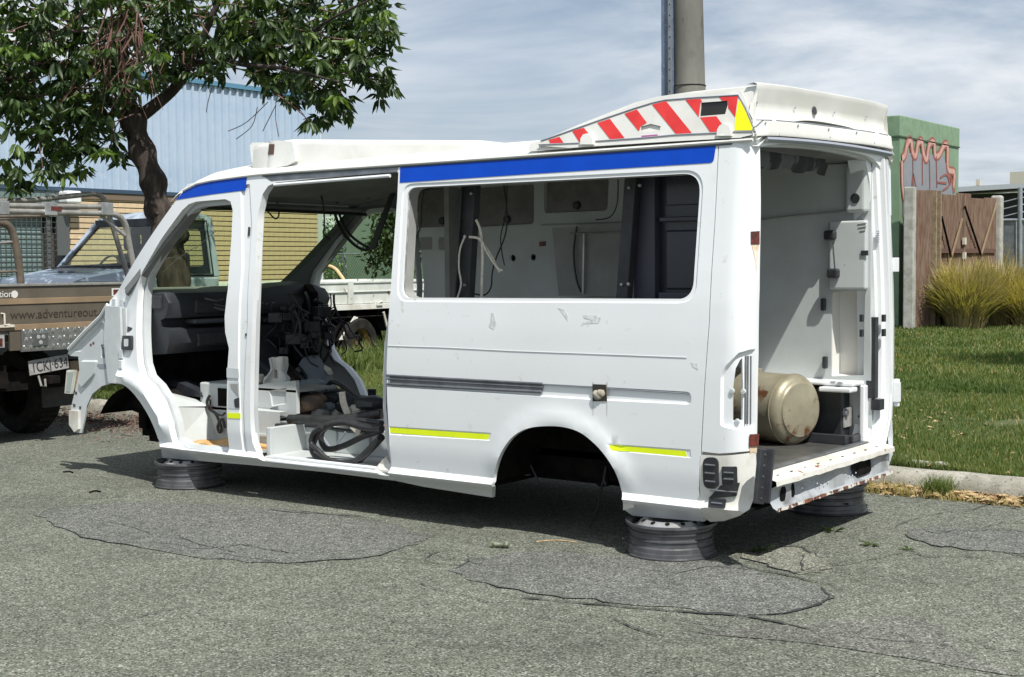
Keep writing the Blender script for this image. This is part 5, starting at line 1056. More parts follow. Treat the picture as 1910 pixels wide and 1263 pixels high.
patch(gp((845, 1062), (900, 1040), (1000, 1030), (1150, 1035), (1290, 1045), (1400, 1062), (1490, 1085), (1545, 1105), (1535, 1130), (1460, 1145), (1380, 1150), (1250, 1135), (1100, 1120), (960, 1102), (870, 1080)), 'patch', seed=5)
patch(gp((1690, 995), (1730, 986), (1820, 988), (1960, 995), (2050, 1010), (2000, 1030), (1900, 1032), (1800, 1025), (1720, 1012)), 'patch', seed=6)
patch(gp((1385, 1035), (1430, 1015), (1480, 1018), (1530, 1040), (1545, 1060), (1500, 1072), (1440, 1060)), 'palep', seed=8, crackw=.008)
sheet('road_patch', smoothline(gp((1300, 1180), (1500, 1165), (1700, 1150), (1760, 1180), (1800, 1220), (1900, 1262), (1700, 1230), (1500, 1200)), 4, True), .003, asphalt('worn_darker_band', .74, dark=.5), step=.3)
def crack(pts, w, name='road_crack', seed=0, z=.0065, jit=.012):
    rr = random.Random(seed); P = smoothline(gp(*pts), 6); P = [np.array([x+jit*(rr.random()-.5), y+jit*(rr.random()-.5)]) for x, y in P]; v = []
    for i, p in enumerate(P):
        d = P[min(i+1, len(P)-1)]-P[max(0, i-1)]; nn = np.array([-d[1], d[0]])/(np.linalg.norm(d)+1e-9); ww = w*(.3+1.2*rr.random())*min(1, .2+min(i, len(P)-1-i)/3)
        v += [(*(p-nn*ww), z), (*(p+nn*ww), z)]
    mb = MB(); mb.add(v, [(2*i, 2*i+2, 2*i+3, 2*i+1) for i in range(len(P)-1)]); mb.build(name, 'crack', None, None, recalc=False, kind='structure')
for k, (pts, w) in enumerate([([(1380, 1058), (1420, 1066), (1470, 1075), (1510, 1085), (1565, 1094)], .006), ([(1440, 1022), (1490, 1022), (1512, 1034)], .008), ([(1500, 1036), (1494, 1052), (1500, 1068)], .005), ([(1530, 1095), (1545, 1115), (1520, 1130), (1450, 1150)], .006), ([(960, 1115), (1100, 1128), (1250, 1141), (1380, 1150), (1440, 1160), (1520, 1178)], .009),
     ([(1140, 1155), (1180, 1172), (1230, 1190)], .004), ([(1230, 1152), (1300, 1164), (1360, 1170)], .004), ([(1560, 1187), (1700, 1200), (1780, 1208)], .003), ([(500, 952), (560, 958), (640, 962), (690, 966)], .006), ([(860, 1030), (820, 1030), (790, 1045)], .004), ([(1180, 1060), (1260, 1070), (1330, 1058), (1400, 1066)], .003), ([(1870, 1031), (1900, 1037), (1960, 1045)], .006)]): crack(pts, w, seed=k)
for k, (pts, r, m_) in enumerate([([(1000, 1012), (1040, 1009), (1075, 1013)], .004, 'litter2'), ([(118, 882), (130, 881), (136, 883)], .006, 'dark'), ([(167, 920), (178, 917), (187, 919)], .006, 'dark')]):
    P = [np.array(B(x, y, 2, 0))+np.array([0, 0, r]) for x, y in pts]; mb = MB(); mb.tube(smoothline(P, 3), r, 5); tag(mb.build('fallen_twig', m_, None, None, origin=tuple(P[1])), ['pale thin twig on the road below the rear wheel arch', 'dark twig at far left of the road near the ute', 'dark twig on the road left of the front rim'][k], 'twig')
c_ = B(933, 1022, 2, 0); mb = MB(); mb.lathe([(.001, -.05), (.017, -.048), (.020, -.035), (.010, 0), (.019, .028), (.017, .045), (.001, .046)], (c_[0], c_[1], .017), (.9, .3, .05), 14); tag(mb.build('crushed_can', 'can', None, 45, origin=(c_[0], c_[1], 0)), 'crushed metal drink can on the asphalt below the rear wheel arch', 'can')
# small stones / chips
mb = MB()
for k in range(700):
    px, py = rng.uniform(-100, 2000), rng.uniform(830, 1262); g = B(px, py, 2, 0); r = rng.uniform(.002, .006)*(1+.8*(rng.random() < .05))
    if g[1] > 2.4: continue
    mb.add([(g[0]+r, g[1], .001), (g[0]-r*.6, g[1]+r, .001), (g[0]-r*.7, g[1]-r, .001), (g[0], g[1], .001+r)], [(0, 1, 3), (1, 2, 3), (2, 0, 3)])
mb.build('loose_grit', mat('loose_chippings', (.20, .19, .16), .9, c2=(.07, .07, .06), scale=9), None, None, recalc=False, kind='stuff')
# leaf litter along the kerb
def litter(name, n, fx, fy, m, sz=(.02, .06), zf=lambda x, y: .004, seed=0):
    r = np.random.default_rng(seed); mb = MB()
    for k in range(n):
        x, y = fx(r), fy(r); a = r.uniform(0, 6.28); l = r.uniform(*sz); w = l*r.uniform(.15, .4); z = zf(x, y)+r.uniform(0, .022); t_ = r.uniform(-.35, .35); ca, sa = math.cos(a), math.sin(a)
        mb.add([(x-ca*l/2, y-sa*l/2, z), (x+sa*w/2, y-ca*w/2, z+.006+l*.1), (x+ca*l/2, y+sa*l/2, z+l*t_*.5+.004), (x-sa*w/2, y+ca*w/2, z+.003)], [(0, 1, 2, 3)])
    return mb.build(name, m, None, None, recalc=False, kind='stuff')
litter('leaf_litter', 3200, lambda r: r.uniform(-2.9, 3.2), lambda r: 2.575-abs(r.normal(0, .085)), 'litter', seed=1)
litter('dry_straw_litter', 3800, lambda r: r.uniform(-2.9, 3.2), lambda r: 2.58-abs(r.normal(0, .10)), 'litter2', (.03, .11), seed=2)
litter('leaf_litter', 1600, lambda r: r.uniform(-9.5, -2.8), lambda r: 2.58-abs(r.normal(0, .25)), mat('red_brown_litter', (.14, .07, .055), .9, c2=(.08, .045, .035), scale=20), seed=3)
litter('leaf_litter', 4500, lambda r: r.uniform(-9.5, -4.9), lambda r: 2.3-abs(r.normal(0, .40)), mat('red_brown_litter2', (.17, .085, .06), .9, c2=(.09, .05, .04), scale=20), (.015, .045), seed=9)
litter('leaf_litter', 500, lambda r: r.uniform(-1.5, 3.2), lambda r: r.uniform(2.75, 7), 'litter2', (.03, .10), ver, 4)
# ================================================================== GRASS
def blades(name, n, m, region, hgt, wid, dens_pow=2., seed=0, bend=.5, zf=ver, keep=None, rest=False):
    r = np.random.default_rng(seed); X = []; 
    x0, x1, y0, y1 = region; pts = []
    while len(pts) < n:
        x = r.uniform(x0, x1, 20000); y = y0+(y1-y0)*r.random(20000)**1.6
        d = np.stack([x, y, np.zeros_like(x)], 1)-CAM; w = d@F_; px = 955+FX*(d@R_)/w
        k = (w > 1)&(((px > 1560)&(px < 2060))|((px > 420)&(px < 860)))
        if rest: k = (w > 1)&(px > -700)&(px < 3200)&~(((px > 1560)&(px < 2060))|((px > 420)&(px < 860)))
        if keep is not None: k &= keep(x, y)
        pts += list(zip(x[k], y[k], w[k]))
    pts = np.array(pts[:n]); x, y, w = pts.T; z = np.array([zf(a, b) for a, b in zip(x, y)])-.01
    h = r.uniform(*hgt, n)*(1+.35*np.sin(x*2.1)*np.sin(y*1.7+x)); wd = r.uniform(*wid, n)*(.6+w/14); a = r.uniform(0, 2*math.pi, n); ba = r.uniform(0, 2*math.pi, n); bd = r.uniform(.1, bend, n)*h
    V = np.zeros((n, 5, 3)); ca, sa = np.cos(a)*wd/2, np.sin(a)*wd/2; bx, by = np.cos(ba)*bd, np.sin(ba)*bd
    V[:, 0] = np.stack([x-ca, y-sa, z], 1); V[:, 1] = np.stack([x+ca, y+sa, z], 1)
    V[:, 2] = np.stack([x+ca*.8+bx*.35, y+sa*.8+by*.35, z+h*.6], 1); V[:, 3] = np.stack([x-ca*.8+bx*.35, y-sa*.8+by*.35, z+h*.6], 1); V[:, 4] = np.stack([x+bx, y+by, z+h], 1)
    me = bpy.data.meshes.new(name); me.vertices.add(n*5); me.vertices.foreach_set('co', V.ravel())
    base = (np.arange(n)*5)[:, None]; lp = np.concatenate([base+np.array([0, 1, 2, 3]), base+np.array([3, 2, 4])], 1).ravel()
    me.loops.add(n*7); me.loops.foreach_set('vertex_index', lp.astype(np.int32)); st = np.stack([np.arange(n)*7, np.arange(n)*7+4], 1).ravel()
    me.polygons.add(n*2); me.polygons.foreach_set('loop_start', st.astype(np.int32)); me.update(calc_edges=True); me.materials.append(M[m] if isinstance(m, str) else m)
    o = bpy.data.objects.new(name, me); COL.objects.link(o); o['kind'] = 'stuff'; return o
reg = (-30, 5, 2.75, 30)
blades('grass', 105000, 'grass', (-9, 4, 2.76, 9.5), (.02, .07), (.004, .007), seed=1, keep=lambda x, y: np.sin(x*2.3+1.2*np.sin(y*1.9))+np.sin(y*3.1+x*1.3)+.8*np.sin(x*7.1-y*5.3) > -1.75)
blades('grass', 110000, 'grass', (-24, 2, 8, 34), (.04, .09), (.008, .014), seed=2)
blades('grass', 95000, 'grass', (-14, 10, 2.76, 10), (.025, .08), (.006, .010), seed=21, rest=True)
blades('grass', 45000, 'grass', (-16, 12, 9, 24), (.05, .10), (.012, .02), seed=22, rest=True)
blades('tall_grass', 16000, 'grass', (-13.5, -8.6, 5.5, 13), (.10, .34), (.008, .014), seed=3, bend=.8)
blades('dry_grass', 9000, 'dry', (-9, 4, 2.76, 12), (.03, .07), (.004, .006), seed=4)
blades('dry_grass', 9000, 'dry', (-12, 2, 10, 34), (.03, .08), (.006, .010), seed=5)
weedx = [(-.33, 2.60), (-.22, 2.56), (.08, 2.60), (.16, 2.57), (-.72, 2.5), (.26, 2.62)]
blades('kerb_weeds', 1500, 'grass', (-1.0, .8, 2.42, 2.62), (.05, .16), (.003, .006), seed=6, zf=lambda a, b: .0, bend=.7, keep=lambda x, y: np.sin(x*9+1)+np.sin(x*23) > .7)
blades('kerb_weeds', 1600, 'dry', (-1.2, 3, 2.36, 2.60), (.02, .09), (.003, .006), seed=7, zf=lambda a, b: .0, bend=1.)
def weed(px, py, r, n, seed, lab):
    g = B(px, py, 2, 0); rr = np.random.default_rng(seed); mb = MB()
    for k in range(n):
        a = rr.uniform(0, 6.28); l = rr.uniform(.4, 1)*r; w = l*.22; x, y = g[0]+math.cos(a)*r*.2*rr.random(), g[1]+math.sin(a)*r*.2*rr.random(); h = rr.uniform(.1, .6)*l
        mb.add([(x, y, 0.002), (x+math.cos(a+.3)*l*.5, y+math.sin(a+.3)*l*.5, h*.8), (x+math.cos(a)*l, y+math.sin(a)*l, h), (x+math.cos(a-.3)*l*.5, y+math.sin(a-.3)*l*.5, h*.8)], [(0, 1, 2, 3)])
    tag(mb.build('road_weed', 'weed', None, None, origin=(g[0], g[1], 0), recalc=False), lab, 'weed', 'weeds growing in the road')
weed(1553, 992, .07, 20, 1, 'small green weed in the road closest to the kerb-side rear rim'); weed(1624, 1018, .065, 20, 2, 'small dark green weed in open asphalt right of the van'); weed(1420, 1030, .08, 22, 3, 'green weed in the crack beside the near rear rim'); weed(1695, 1027, .05, 14, 4, 'tiny weed at the left edge of the right-hand road patch')
for k, (px, py, s_) in enumerate([(1716, 868, .10), (1756, 871, .05), (1683, 857, .05)]):
    g = B(px, py, 2, .13); mb = MB(); mb.add([(g[0]-s_, g[1]-.03, .12), (g[0]+s_, g[1]-.035, .12), (g[0]+s_*.9, g[1]+.05, .12), (g[0]-s_*.8, g[1]+.05, .12), (g[0]-s_*.8, g[1]-.02, .165), (g[0]+s_*.7, g[1]-.025, .155), (g[0]+s_*.6, g[1]+.04, .158), (g[0]-s_*.6, g[1]+.04, .162)], [(0, 3, 2, 1), (4, 5, 6, 7), (0, 1, 5, 4), (1, 2, 6, 5), (2, 3, 7, 6), (3, 0, 4, 7)])
    tag(bevel(mb.build('broken_concrete', 'kerb', None, None, origin=(g[0], g[1], .12)), .01), ['larger flat chunk of broken concrete on the grass behind the kerb', 'small chunk of broken concrete right of the larger one', 'small chunk of concrete closest to the van corner'][k], 'concrete chunk')

rc = random.Random(77)
for k in range(26):      # hairline cracks wandering over the road
    x_, y_ = rc.uniform(150, 1850), rc.uniform(960, 1230); a_ = rc.uniform(-.25, .35); pts = [(x_, y_)]
    for j in range(rc.randint(3, 6)): x_ += rc.uniform(25, 60); y_ += math.tan(a_)*30+rc.uniform(-9, 9); pts.append((x_, y_))
    crack(pts, rc.uniform(.0015, .0035), seed=100+k, jit=.02)
# ================================================================== POLE
pc = B(1286, 90, 1, 7.9); px0, py0 = pc[0], pc[1]
t = thing('utility_pole', (px0, py0, .1), 'thick weathered grey utility pole rising behind the van roof', 'pole')
mb = MB(); secs = []
lean = lambda z: (px0-.021*(z-3.6)*0.8, py0-.016*(z-3.6)*0.8)
def pr(z): return .176-.004*(z-3)
zz = [.05, 1, 2, 2.6, 3.0, 3.42, 3.44, 3.9, 4.4, 5, 6, 8, 9.5]
for z in zz:
    x, y = lean(z); r = pr(z)*(.99 if z > 3.43 else 1.015); secs.append([(x+r*math.cos(a), y+r*math.sin(a), z) for a in np.linspace(0, 6.2832, 33)[:-1]])
mb.loft(secs, closed=True, caps=True); mb.build('pole_shaft', 'pole', t, 40)
for z, sl, r_, m_ in ((3.43, 0, .004, 'dark'), (3.29, .03, .006, 'belt')):
    x, y = lean(z); mb = MB(); mb.tube([(x+(pr(z)*1.015+.004)*math.cos(a), y+(pr(z)*1.015+.004)*math.sin(a), z+sl*math.cos(a)) for a in np.linspace(0, 6.2832, 41)[:-1]], r_, 5, closed=True); mb.build('band', m_, t, 50)
cx, cy = B(1244, 90, 1, 7.72)[:2]
t = thing('steel_column', (cx, cy, .1), 'blue-grey steel channel column standing left against the grey pole', 'column')
mb = MB(); mb.box((cx-.062, cy-.02, .05), (cx+.055, cy-.008, 9.5)); mb.box((cx+.048, cy-.045, .05), (cx+.060, cy+.10, 9.5)); mb.box((cx-.062, cy-.008, .05), (cx-.052, cy+.10, 9.5)); mb.build('channel', 'channel', t)
mb = MB(); mb.box((cx+.045, cy-.055, .05), (cx+.085, cy-.043, 9.5)); mb.build('flange', 'galv', t)
mb = MB()
for k in range(24): mb.lathe([(.001, .004), (.006, .004), (.008, 0)], (cx+.066, cy-.055, 2.4+k*.12), (0, -1, 0), 8)
mb.build('bolt', 'dark', t)
# ================================================================== TREE
TX, TY = -8.05, 3.28
tree = thing('street_tree', (TX, TY, .1), 'dark-barked tree with glossy leaf rosettes leaning over the ute and the van nose', 'tree')
def tp(px, py, dep):   # a point on the pixel ray at a given depth
    d = F_+R_*(px-955)/FX-U_*(py-631.5)/FX; return CAM+d*dep
TD = 13.62
mb = MB(); tr = smoothline([(TX+.05, TY, -.05), tuple(tp(322, 640, TD)), tuple(tp(324, 560, TD)), tuple(tp(322, 480, TD)), tuple(tp(308, 430, TD)), tuple(tp(293, 385, TD)), tuple(tp(286, 340, TD)), tuple(tp(268, 290, TD)), tuple(tp(252, 240, TD)), tuple(tp(244, 205, TD))], 5)
n_ = len(tr); rad = [.20-.075*min(1, i/ (n_*.45))+.018*math.sin(i*1.1)+(.02 if 18 < i < 22 else 0)-.018*max(0, i/n_-.6) for i in range(n_)]
mb.tube(tr, rad, 18); 
for q in ((318, 470, .12), (338, 440, .09), (296, 400, .05), (280, 345, .045)): mb.lathe([(.001, -.0), (q[2]*.7, -.06), (q[2], 0), (q[2]*.5, .07), (.001, .08)], tp(q[0], q[1], TD-.06), (.5, -.8, .2), 10)
mb.build('trunk', 'bark', tree, 60)
limbs = [([(250, 225), (285, 200), (330, 160), (352, 118), (400, 80), (470, 40)], .075, 0), ([(252, 235), (215, 195), (150, 180), (90, 172), (0, 165), (-100, 150)], .07, .3), ([(244, 205), (235, 150), (230, 90), (250, 20), (260, -60)], .08, 0), ([(352, 118), (420, 116), (470, 122), (540, 130), (640, 155)], .035, -.3),
         ([(235, 150), (180, 90), (120, 30), (60, -40)], .055, .2), ([(330, 160), (370, 90), (420, -20), (480, -90)], .05, -.2), ([(470, 122), (540, 90), (610, 40), (690, 0)], .028, -.5), ([(150, 180), (110, 230), (60, 250)], .025, .2), ([(560, 135), (610, 180), (640, 215)], .014, -.3), ([(120, 176), (130, 240), (170, 285)], .02, 0)]
lp_ = []
for pts, r, dd in limbs:
    P = smoothline([tuple(tp(a, b, TD+dd*i)) for i, (a, b) in enumerate(pts)], 5); mb = MB(); mb.tube(P, [r*(1-.75*i/len(P)) for i in range(len(P))], 9); mb.build('limb', 'bark', tree, 60); lp_ += P
# crown volume: clusters given as pixel discs at depths, so the outline has the photographed lobes
lobes = [(30, 40, 90), (-60, 100, 120), (120, 60, 90), (60, 130, 80), (210, 40, 90), (300, 30, 80), (250, 110, 60), (170, 140, 60), (390, 40, 80), (470, 30, 80), (540, 20, 80), (620, 20, 80), (690, 20, 62), (380, 110, 50), (460, 80, 60), (540, 90, 60), (600, 80, 55), (650, 90, 50), (705, 75, 40), (700, 130, 30),
         (640, 140, 45), (590, 150, 45), (540, 160, 38), (600, 195, 30), (630, 200, 26), (590, 222, 15), (715, 160, 26), (500, 145, 25), (90, 200, 50), (30, 200, 50), (140, 240, 45), (60, 270, 40), (20, 310, 22), (110, 290, 38), (180, 260, 40), (215, 285, 25), (90, 315, 16), (35, 345, 12), (165, 200, 50), (205, 170, 45), (300, 140, 34), (150, 310, 12), (-60, 200, 80), (10, 130, 60)]
rr = np.random.default_rng(11); ros = []
tot = sum(r*r for _, _, r in lobes)
for (cx_, cy_, r) in lobes:
    n = int(1250*r*r/tot)+4
    for k in range(n):
        a = rr.uniform(0, 6.283); q = r*math.sqrt(rr.random()); dep = TD+rr.normal(0, .55)+(.0 if r < 35 else 0)-(.3 if rr.random() < .3 else 0)
        dep = max(TD-1.7, min(TD+1.6, dep)); ros.append((tp(cx_+q*math.cos(a), cy_+q*math.sin(a), dep), dep))
for k in range(420):      # the top of the crown, above the frame
    a = rr.uniform(0, 6.283); q = math.sqrt(rr.random()); c_ = np.array([TX+.3+3.0*q*math.cos(a), TY+2.3*q*math.sin(a), 4.9+1.5*(1-q*q)*rr.random()+.2]); ros.append((c_, 20.))
def leafv(base, dirv, up, l, w):
    d = np.array(dirv); d /= np.linalg.norm(d); s_ = np.cross(d, up); s_ /= np.linalg.norm(s_)+1e-9; n = np.cross(s_, d); b = np.array(base)
    return [b, b+d*l*.3+s_*w*.42+n*.012*l/.15, b+d*l*.62+s_*w*.5-n*.01, b+d*l-n*l*.16, b+d*l*.62-s_*w*.5-n*.01, b+d*l*.3-s_*w*.42+n*.012*l/.15, b+d*l*.45-n*.02]
LF_ = [(0, 1, 6), (1, 2, 6), (2, 3, 6), (3, 4, 6), (4, 5, 6), (5, 0, 6)]
allv = []; 
for c_, dep in ros:
    n = int(rr.integers(6, 11)); ph = rr.uniform(0, 6.28); tilt = rr.uniform(-.75, .35); droop = rr.uniform(.3, 1.5); axn = np.array([rr.normal(0, .35), rr.normal(0, .35)-.15, 1.]); axn /= np.linalg.norm(axn); e1_ = np.cross(axn, [0, 1, 0]); e1_ /= np.linalg.norm(e1_); e2_ = np.cross(axn, e1_)
    li = 1 if (rr.random() < .22) else 0
    for k in range(n):
        a = ph+k*2.399; el = tilt+rr.uniform(-.35, .35); d = (e1_*math.cos(a)+e2_*math.sin(a))*math.cos(el)+axn*math.sin(el); d[2] -= droop*.5
        l = rr.uniform(.075, .185); allv.append((leafv(c_+d*.015, d, axn, l, l*rr.uniform(.22, .34)), li, dep-.01*k))
order = sorted(range(len(allv)), key=lambda i: allv[i][2])
vis = [i for i in order if True][:300]
for i in vis:
    v, li, _ = allv[i]; mb = MB(); mb.add(v, LF_); mb.build('leaf', 'leafl' if li else 'leafd', tree, 60, recalc=False)
sv = set(vis)
for li, nm in ((0, 'crown'), (1, 'young_leaves')):
    V = [v for i, (v, l_, _) in enumerate(allv) if l_ == li and i not in sv]; n = len(V); A = np.array(V).reshape(-1, 3)-np.array([TX, TY, .1]); f = (np.arange(n)*7)[:, None, None]+np.array(LF_)[None]; f = f.reshape(-1, 3)
    me = bpy.data.meshes.new(nm); me.vertices.add(len(A)); me.vertices.foreach_set('co', A.ravel()); me.loops.add(f.size); me.loops.foreach_set('vertex_index', f.ravel().astype(np.int32)); me.polygons.add(len(f)); me.polygons.foreach_set('loop_start', (np.arange(len(f))*3).astype(np.int32)); me.update(calc_edges=True); me.materials.append(M['leafl' if li else 'leafd']); me.shade_smooth()
    o = bpy.data.objects.new(nm, me); COL.objects.link(o); o.parent = tree; o['kind'] = 'stuff'
mb = MB()
for k in range(300):
    c_, dep = ros[int(rr.integers(0, len(ros)-420))]; e_ = np.array(lp_[int(rr.integers(0, len(lp_)))]); 
    if np.linalg.norm(e_-c_) > .6: q_ = np.array([TX+.1, TY, 3.9])-c_; e_ = c_+q_/np.linalg.norm(q_)*rr.uniform(.2, .5)+rr.normal(0, .08, 3)
    mid = (e_+c_)/2+rr.normal(0, .05, 3); mb.tube([e_, mid, c_], [.008, .006, .003], 4)
for k in range(26):
    p0 = tp(rr.uniform(200, 260), rr.uniform(0, 60), TD-1.0); pts = [p0]
    for j in range(4): pts.append(pts[-1]+np.array([rr.normal(0, .07), rr.normal(0, .07), -.17+rr.normal(0, .05)]))
    mb.tube(pts, [.008, .007, .006, .004, .002], 5)
for p in ([(440, 260), (470, 235), (480, 200)], [(425, 245), (460, 228), (500, 190)], [(520, 255), (514, 220), (515, 185)], [(385, 210), (388, 190), (395, 165)], [(490, 245), (505, 215), (515, 195)]): mb.tube(smoothline([tuple(tp(a, b, TD)) for a, b in p], 4), .004, 4)
mb.build('twigs', 'twig', tree, None)['kind'] = 'stuff'
# ================================================================== TRAY UTE ON THE LEFT
def text(body, size, loc, rotm, m, parent, name='lettering', ext=.0008, spacing=1., font=None, align='LEFT', sx=1.):
    cu = bpy.data.curves.new(name, 'FONT'); cu.body = body; cu.size = size; cu.extrude = ext; cu.space_character = spacing; cu.align_x = align
    o = bpy.data.objects.new(name, cu); COL.objects.link(o); bpy.context.view_layer.update(); me = bpy.data.meshes.new_from_object(o.evaluated_get(bpy.context.evaluated_depsgraph_get())); bpy.data.objects.remove(o)
    me.name = name; me.transform(Matrix.Diagonal((sx, 1, 1, 1))); me.transform(rotm); pw = Vector((0, 0, 0)); q = parent
    while q is not None: pw += q.location; q = q.parent
    me.transform(Matrix.Translation(Vector(loc)-pw)); me.materials.append(M[m]); o = bpy.data.objects.new(name, me); COL.objects.link(o); o.parent = parent; return o
UX = -6.75; UY0, UY1 = .02, 1.86
ute = thing('tray_ute', (UX-1.2, .95, 0), 'bronze and tan tray-back ute with pipe rack parked in front of the van', 'ute')
U = lambda px, py, x=UX: B(px, py, 0, x)
z = lambda py: U(60, py)[2]
rotX = Matrix(((0, 0, 1, 0), (1, 0, 0, 0), (0, 1, 0, 0), (0, 0, 0, 1)))   # text facing +x, reading along +y
bands = [(534, 556, 'brownpaint', .0), (556, 567, 'tanpaint', .012), (567, 604, 'brownpaint', .004), (604, 615, 'tanpaint', .014), (615, 620, 'brownpaint', .0)]
mb = MB(); mb.box((UX-.03, UY0, z(534)), (UX+.012, UY1, z(529))); bevel(mb.build('tailboard_top_rail', 'tubegrey', ute), .004)
for a, b, m_, o_ in bands: mb = MB(); mb.box((UX-.03, UY0, z(b)), (UX+o_, UY1, z(a))); bevel(mb.build('tailboard_panel', m_, ute), .003)
text('www.adventureout.com', .105, (UX+.006, U(18, 590)[1], z(594)), rotX, 'inkbr', ute, sx=1.0)
text('tion', .075, (UX+.002, U(-2, 552)[1], z(553)), rotX, 'whiteink', ute)
mb = MB(); c_ = U(27, 549); mb.lathe([(.001, .002), (.03, .002), (.03, 0)], (UX+.001, c_[1], c_[2]), (1, 0, 0), 16); mb.build('white_disc', 'whiteink', ute)
mb = MB(); a = U(208, 538); mb.box((UX+.001, a[1], a[2]-.065), (UX+.003, a[1]+.09, a[2])); o = mb.build('sticker', 'whiteink', ute); mb = MB(); mb.box((UX+.003, a[1]+.015, a[2]-.055), (UX+.004, a[1]+.075, a[2]-.010)); mb.build('sticker_print', 'lampred', o)
y0, y1 = U(38, 630)[1], 1.5; z0, z1 = z(655), z(614)
mb = MB(); mb.box((UX-.01, y0, z0), (UX+.015, y1, z1)); ck = mb.build('checkerplate_valance', 'checker', ute)
mb = MB(); nc = int((y1-y0)/.052); 
for r_ in range(3):
    for k in range(nc):
        yy = y0+.03+k*.052+(.012 if r_ % 2 else 0); zc = z0+.03+r_*(z1-z0-.05)/2; s_ = 1 if (k+r_) % 2 else -1; mb.add([(UX+.015, yy-.018, zc-.016*s_), (UX+.0215, yy-.006, zc+.012), (UX+.0215, yy+.006, zc-.012), (UX+.015, yy+.018, zc+.016*s_), (UX+.015, yy-.006, zc+.024), (UX+.015, yy+.006, zc-.024)], [(0, 1, 4), (0, 5, 2), (0, 2, 1), (1, 2, 3), (1, 3, 4), (2, 5, 3)])
mb.build('tread_lozenges', 'alu', ck, None)['kind'] = 'stuff'
mb = MB(); c_ = U(73, 633); mb.box((UX+.012, c_[1]-.07, c_[2]-.055), (UX+.024, c_[1]+.07, c_[2]+.055)); lk_ = bevel(mb.build('lamp_cutout', 'seam', ute), .02); mb = MB()
for dy, dz in ((-.02, .02), (.025, .02), (0, -.025)): mb.lathe([(.001, .004), (.016, .003), (.018, 0)], (UX+.024, c_[1]+dy, c_[2]+dz), (1, 0, 0), 10)
mb.build('lamp_lens', 'plate', lk_, 40)
mb = MB(); a = U(17, 622); mb.box((UX-.01, a[1]-.0, z(652)), (UX+.01, y0-.004, z(617))); mb.build('side_bracket', 'brownpaint', ute)
mb = MB(); a = U(0, 620); mb.box((UX-.01, a[1]-.3, z(645)), (UX+.012, a[1]+.03, z(622))); mb.build('tail_lamp', 'plate', ute); mb = MB(); mb.box((UX+.012, a[1]-.1, z(642)), (UX+.016, a[1]+.01, z(628))); mb.build('tail_lamp_lens', 'lampred', ute)
mb = MB(); a = U(2, 585); mb.tube([a, a+np.array([.03, .01, 0]), a+np.array([.03, .01, -.09]), a+np.array([.02, .06, -.09])], .008, 6); mb.box((UX, a[1]-.1, a[2]-.11), (UX+.03, a[1]+.1, a[2]-.09)); mb.build('tailboard_catch', 'belt', ute, 40)
# plate
pl = MB(); a = U(52, 672, UX-.05); pl.box((-.003, 0, -.055), (.003, .372, .062)); po = pl.build('number_plate', 'plate', None); po.parent = ute; po.location = Vector((UX-.05, U(54, 690, UX-.05)[1], U(54, 688, UX-.05)[2]))-ute.location; po.rotation_euler[0] = .10
def pltext(s_, size, y, z_, nm='lettering'):
    cu = bpy.data.curves.new(nm, 'FONT'); cu.body = s_; cu.size = size; cu.extrude = .0008; o = bpy.data.objects.new(nm, cu); COL.objects.link(o); bpy.context.view_layer.update(); me = bpy.data.meshes.new_from_object(o.evaluated_get(bpy.context.evaluated_depsgraph_get())); bpy.data.objects.remove(o)
    me.transform(Matrix.Diagonal((.78, 1, 1, 1))); me.transform(rotX); me.transform(Matrix.Translation((.004, y, z_))); me.materials.append(M['ink']); o = bpy.data.objects.new(nm, me); COL.objects.link(o); o.parent = po
pltext('1CKJ·634', .115, .02, -.038)
mb = MB(); mb.box((UX-2.5, UY0, z(540)-.42), (UX-.04, UY1, z(540)-.36)); mb.box((UX-2.5, UY0, z(540)-.40), (UX-.03, UY0+.03, z(534))); mb.box((UX-2.5, UY1-.03, z(540)-.40), (UX-.03, UY1, z(534))); mb.build('tray_body', 'brownpaint', ute)
mb = MB(); mb.box((UX-2.4, .50, .48), (UX-.1, .60, .66)); mb.box((UX-2.4, 1.28, .48), (UX-.1, 1.38, .66)); mb.box((UX-.30, .35, .45), (UX-.14, 1.55, .60)); mb.box((UX-.12, .9, .50), (UX+.04, 1.0, .56)); mb.build('chassis', 'dark', ute)
mb = MB(); a = U(105, 720); mb.box((UX-.14, 1.20, .42), (UX-.10, 1.40, .66)); mb.build('towbar_plate', 'tanpaint', ute)
mb = MB(); c_ = U(78, 712); mb.tube([c_+np.array([0, -.03, .05]), c_+np.array([.02, -.02, -.03]), c_+np.array([.02, .02, -.04]), c_+np.array([0, .03, .02])], .010, 6); mb.build('shackle', 'tubegrey', ute, 50)
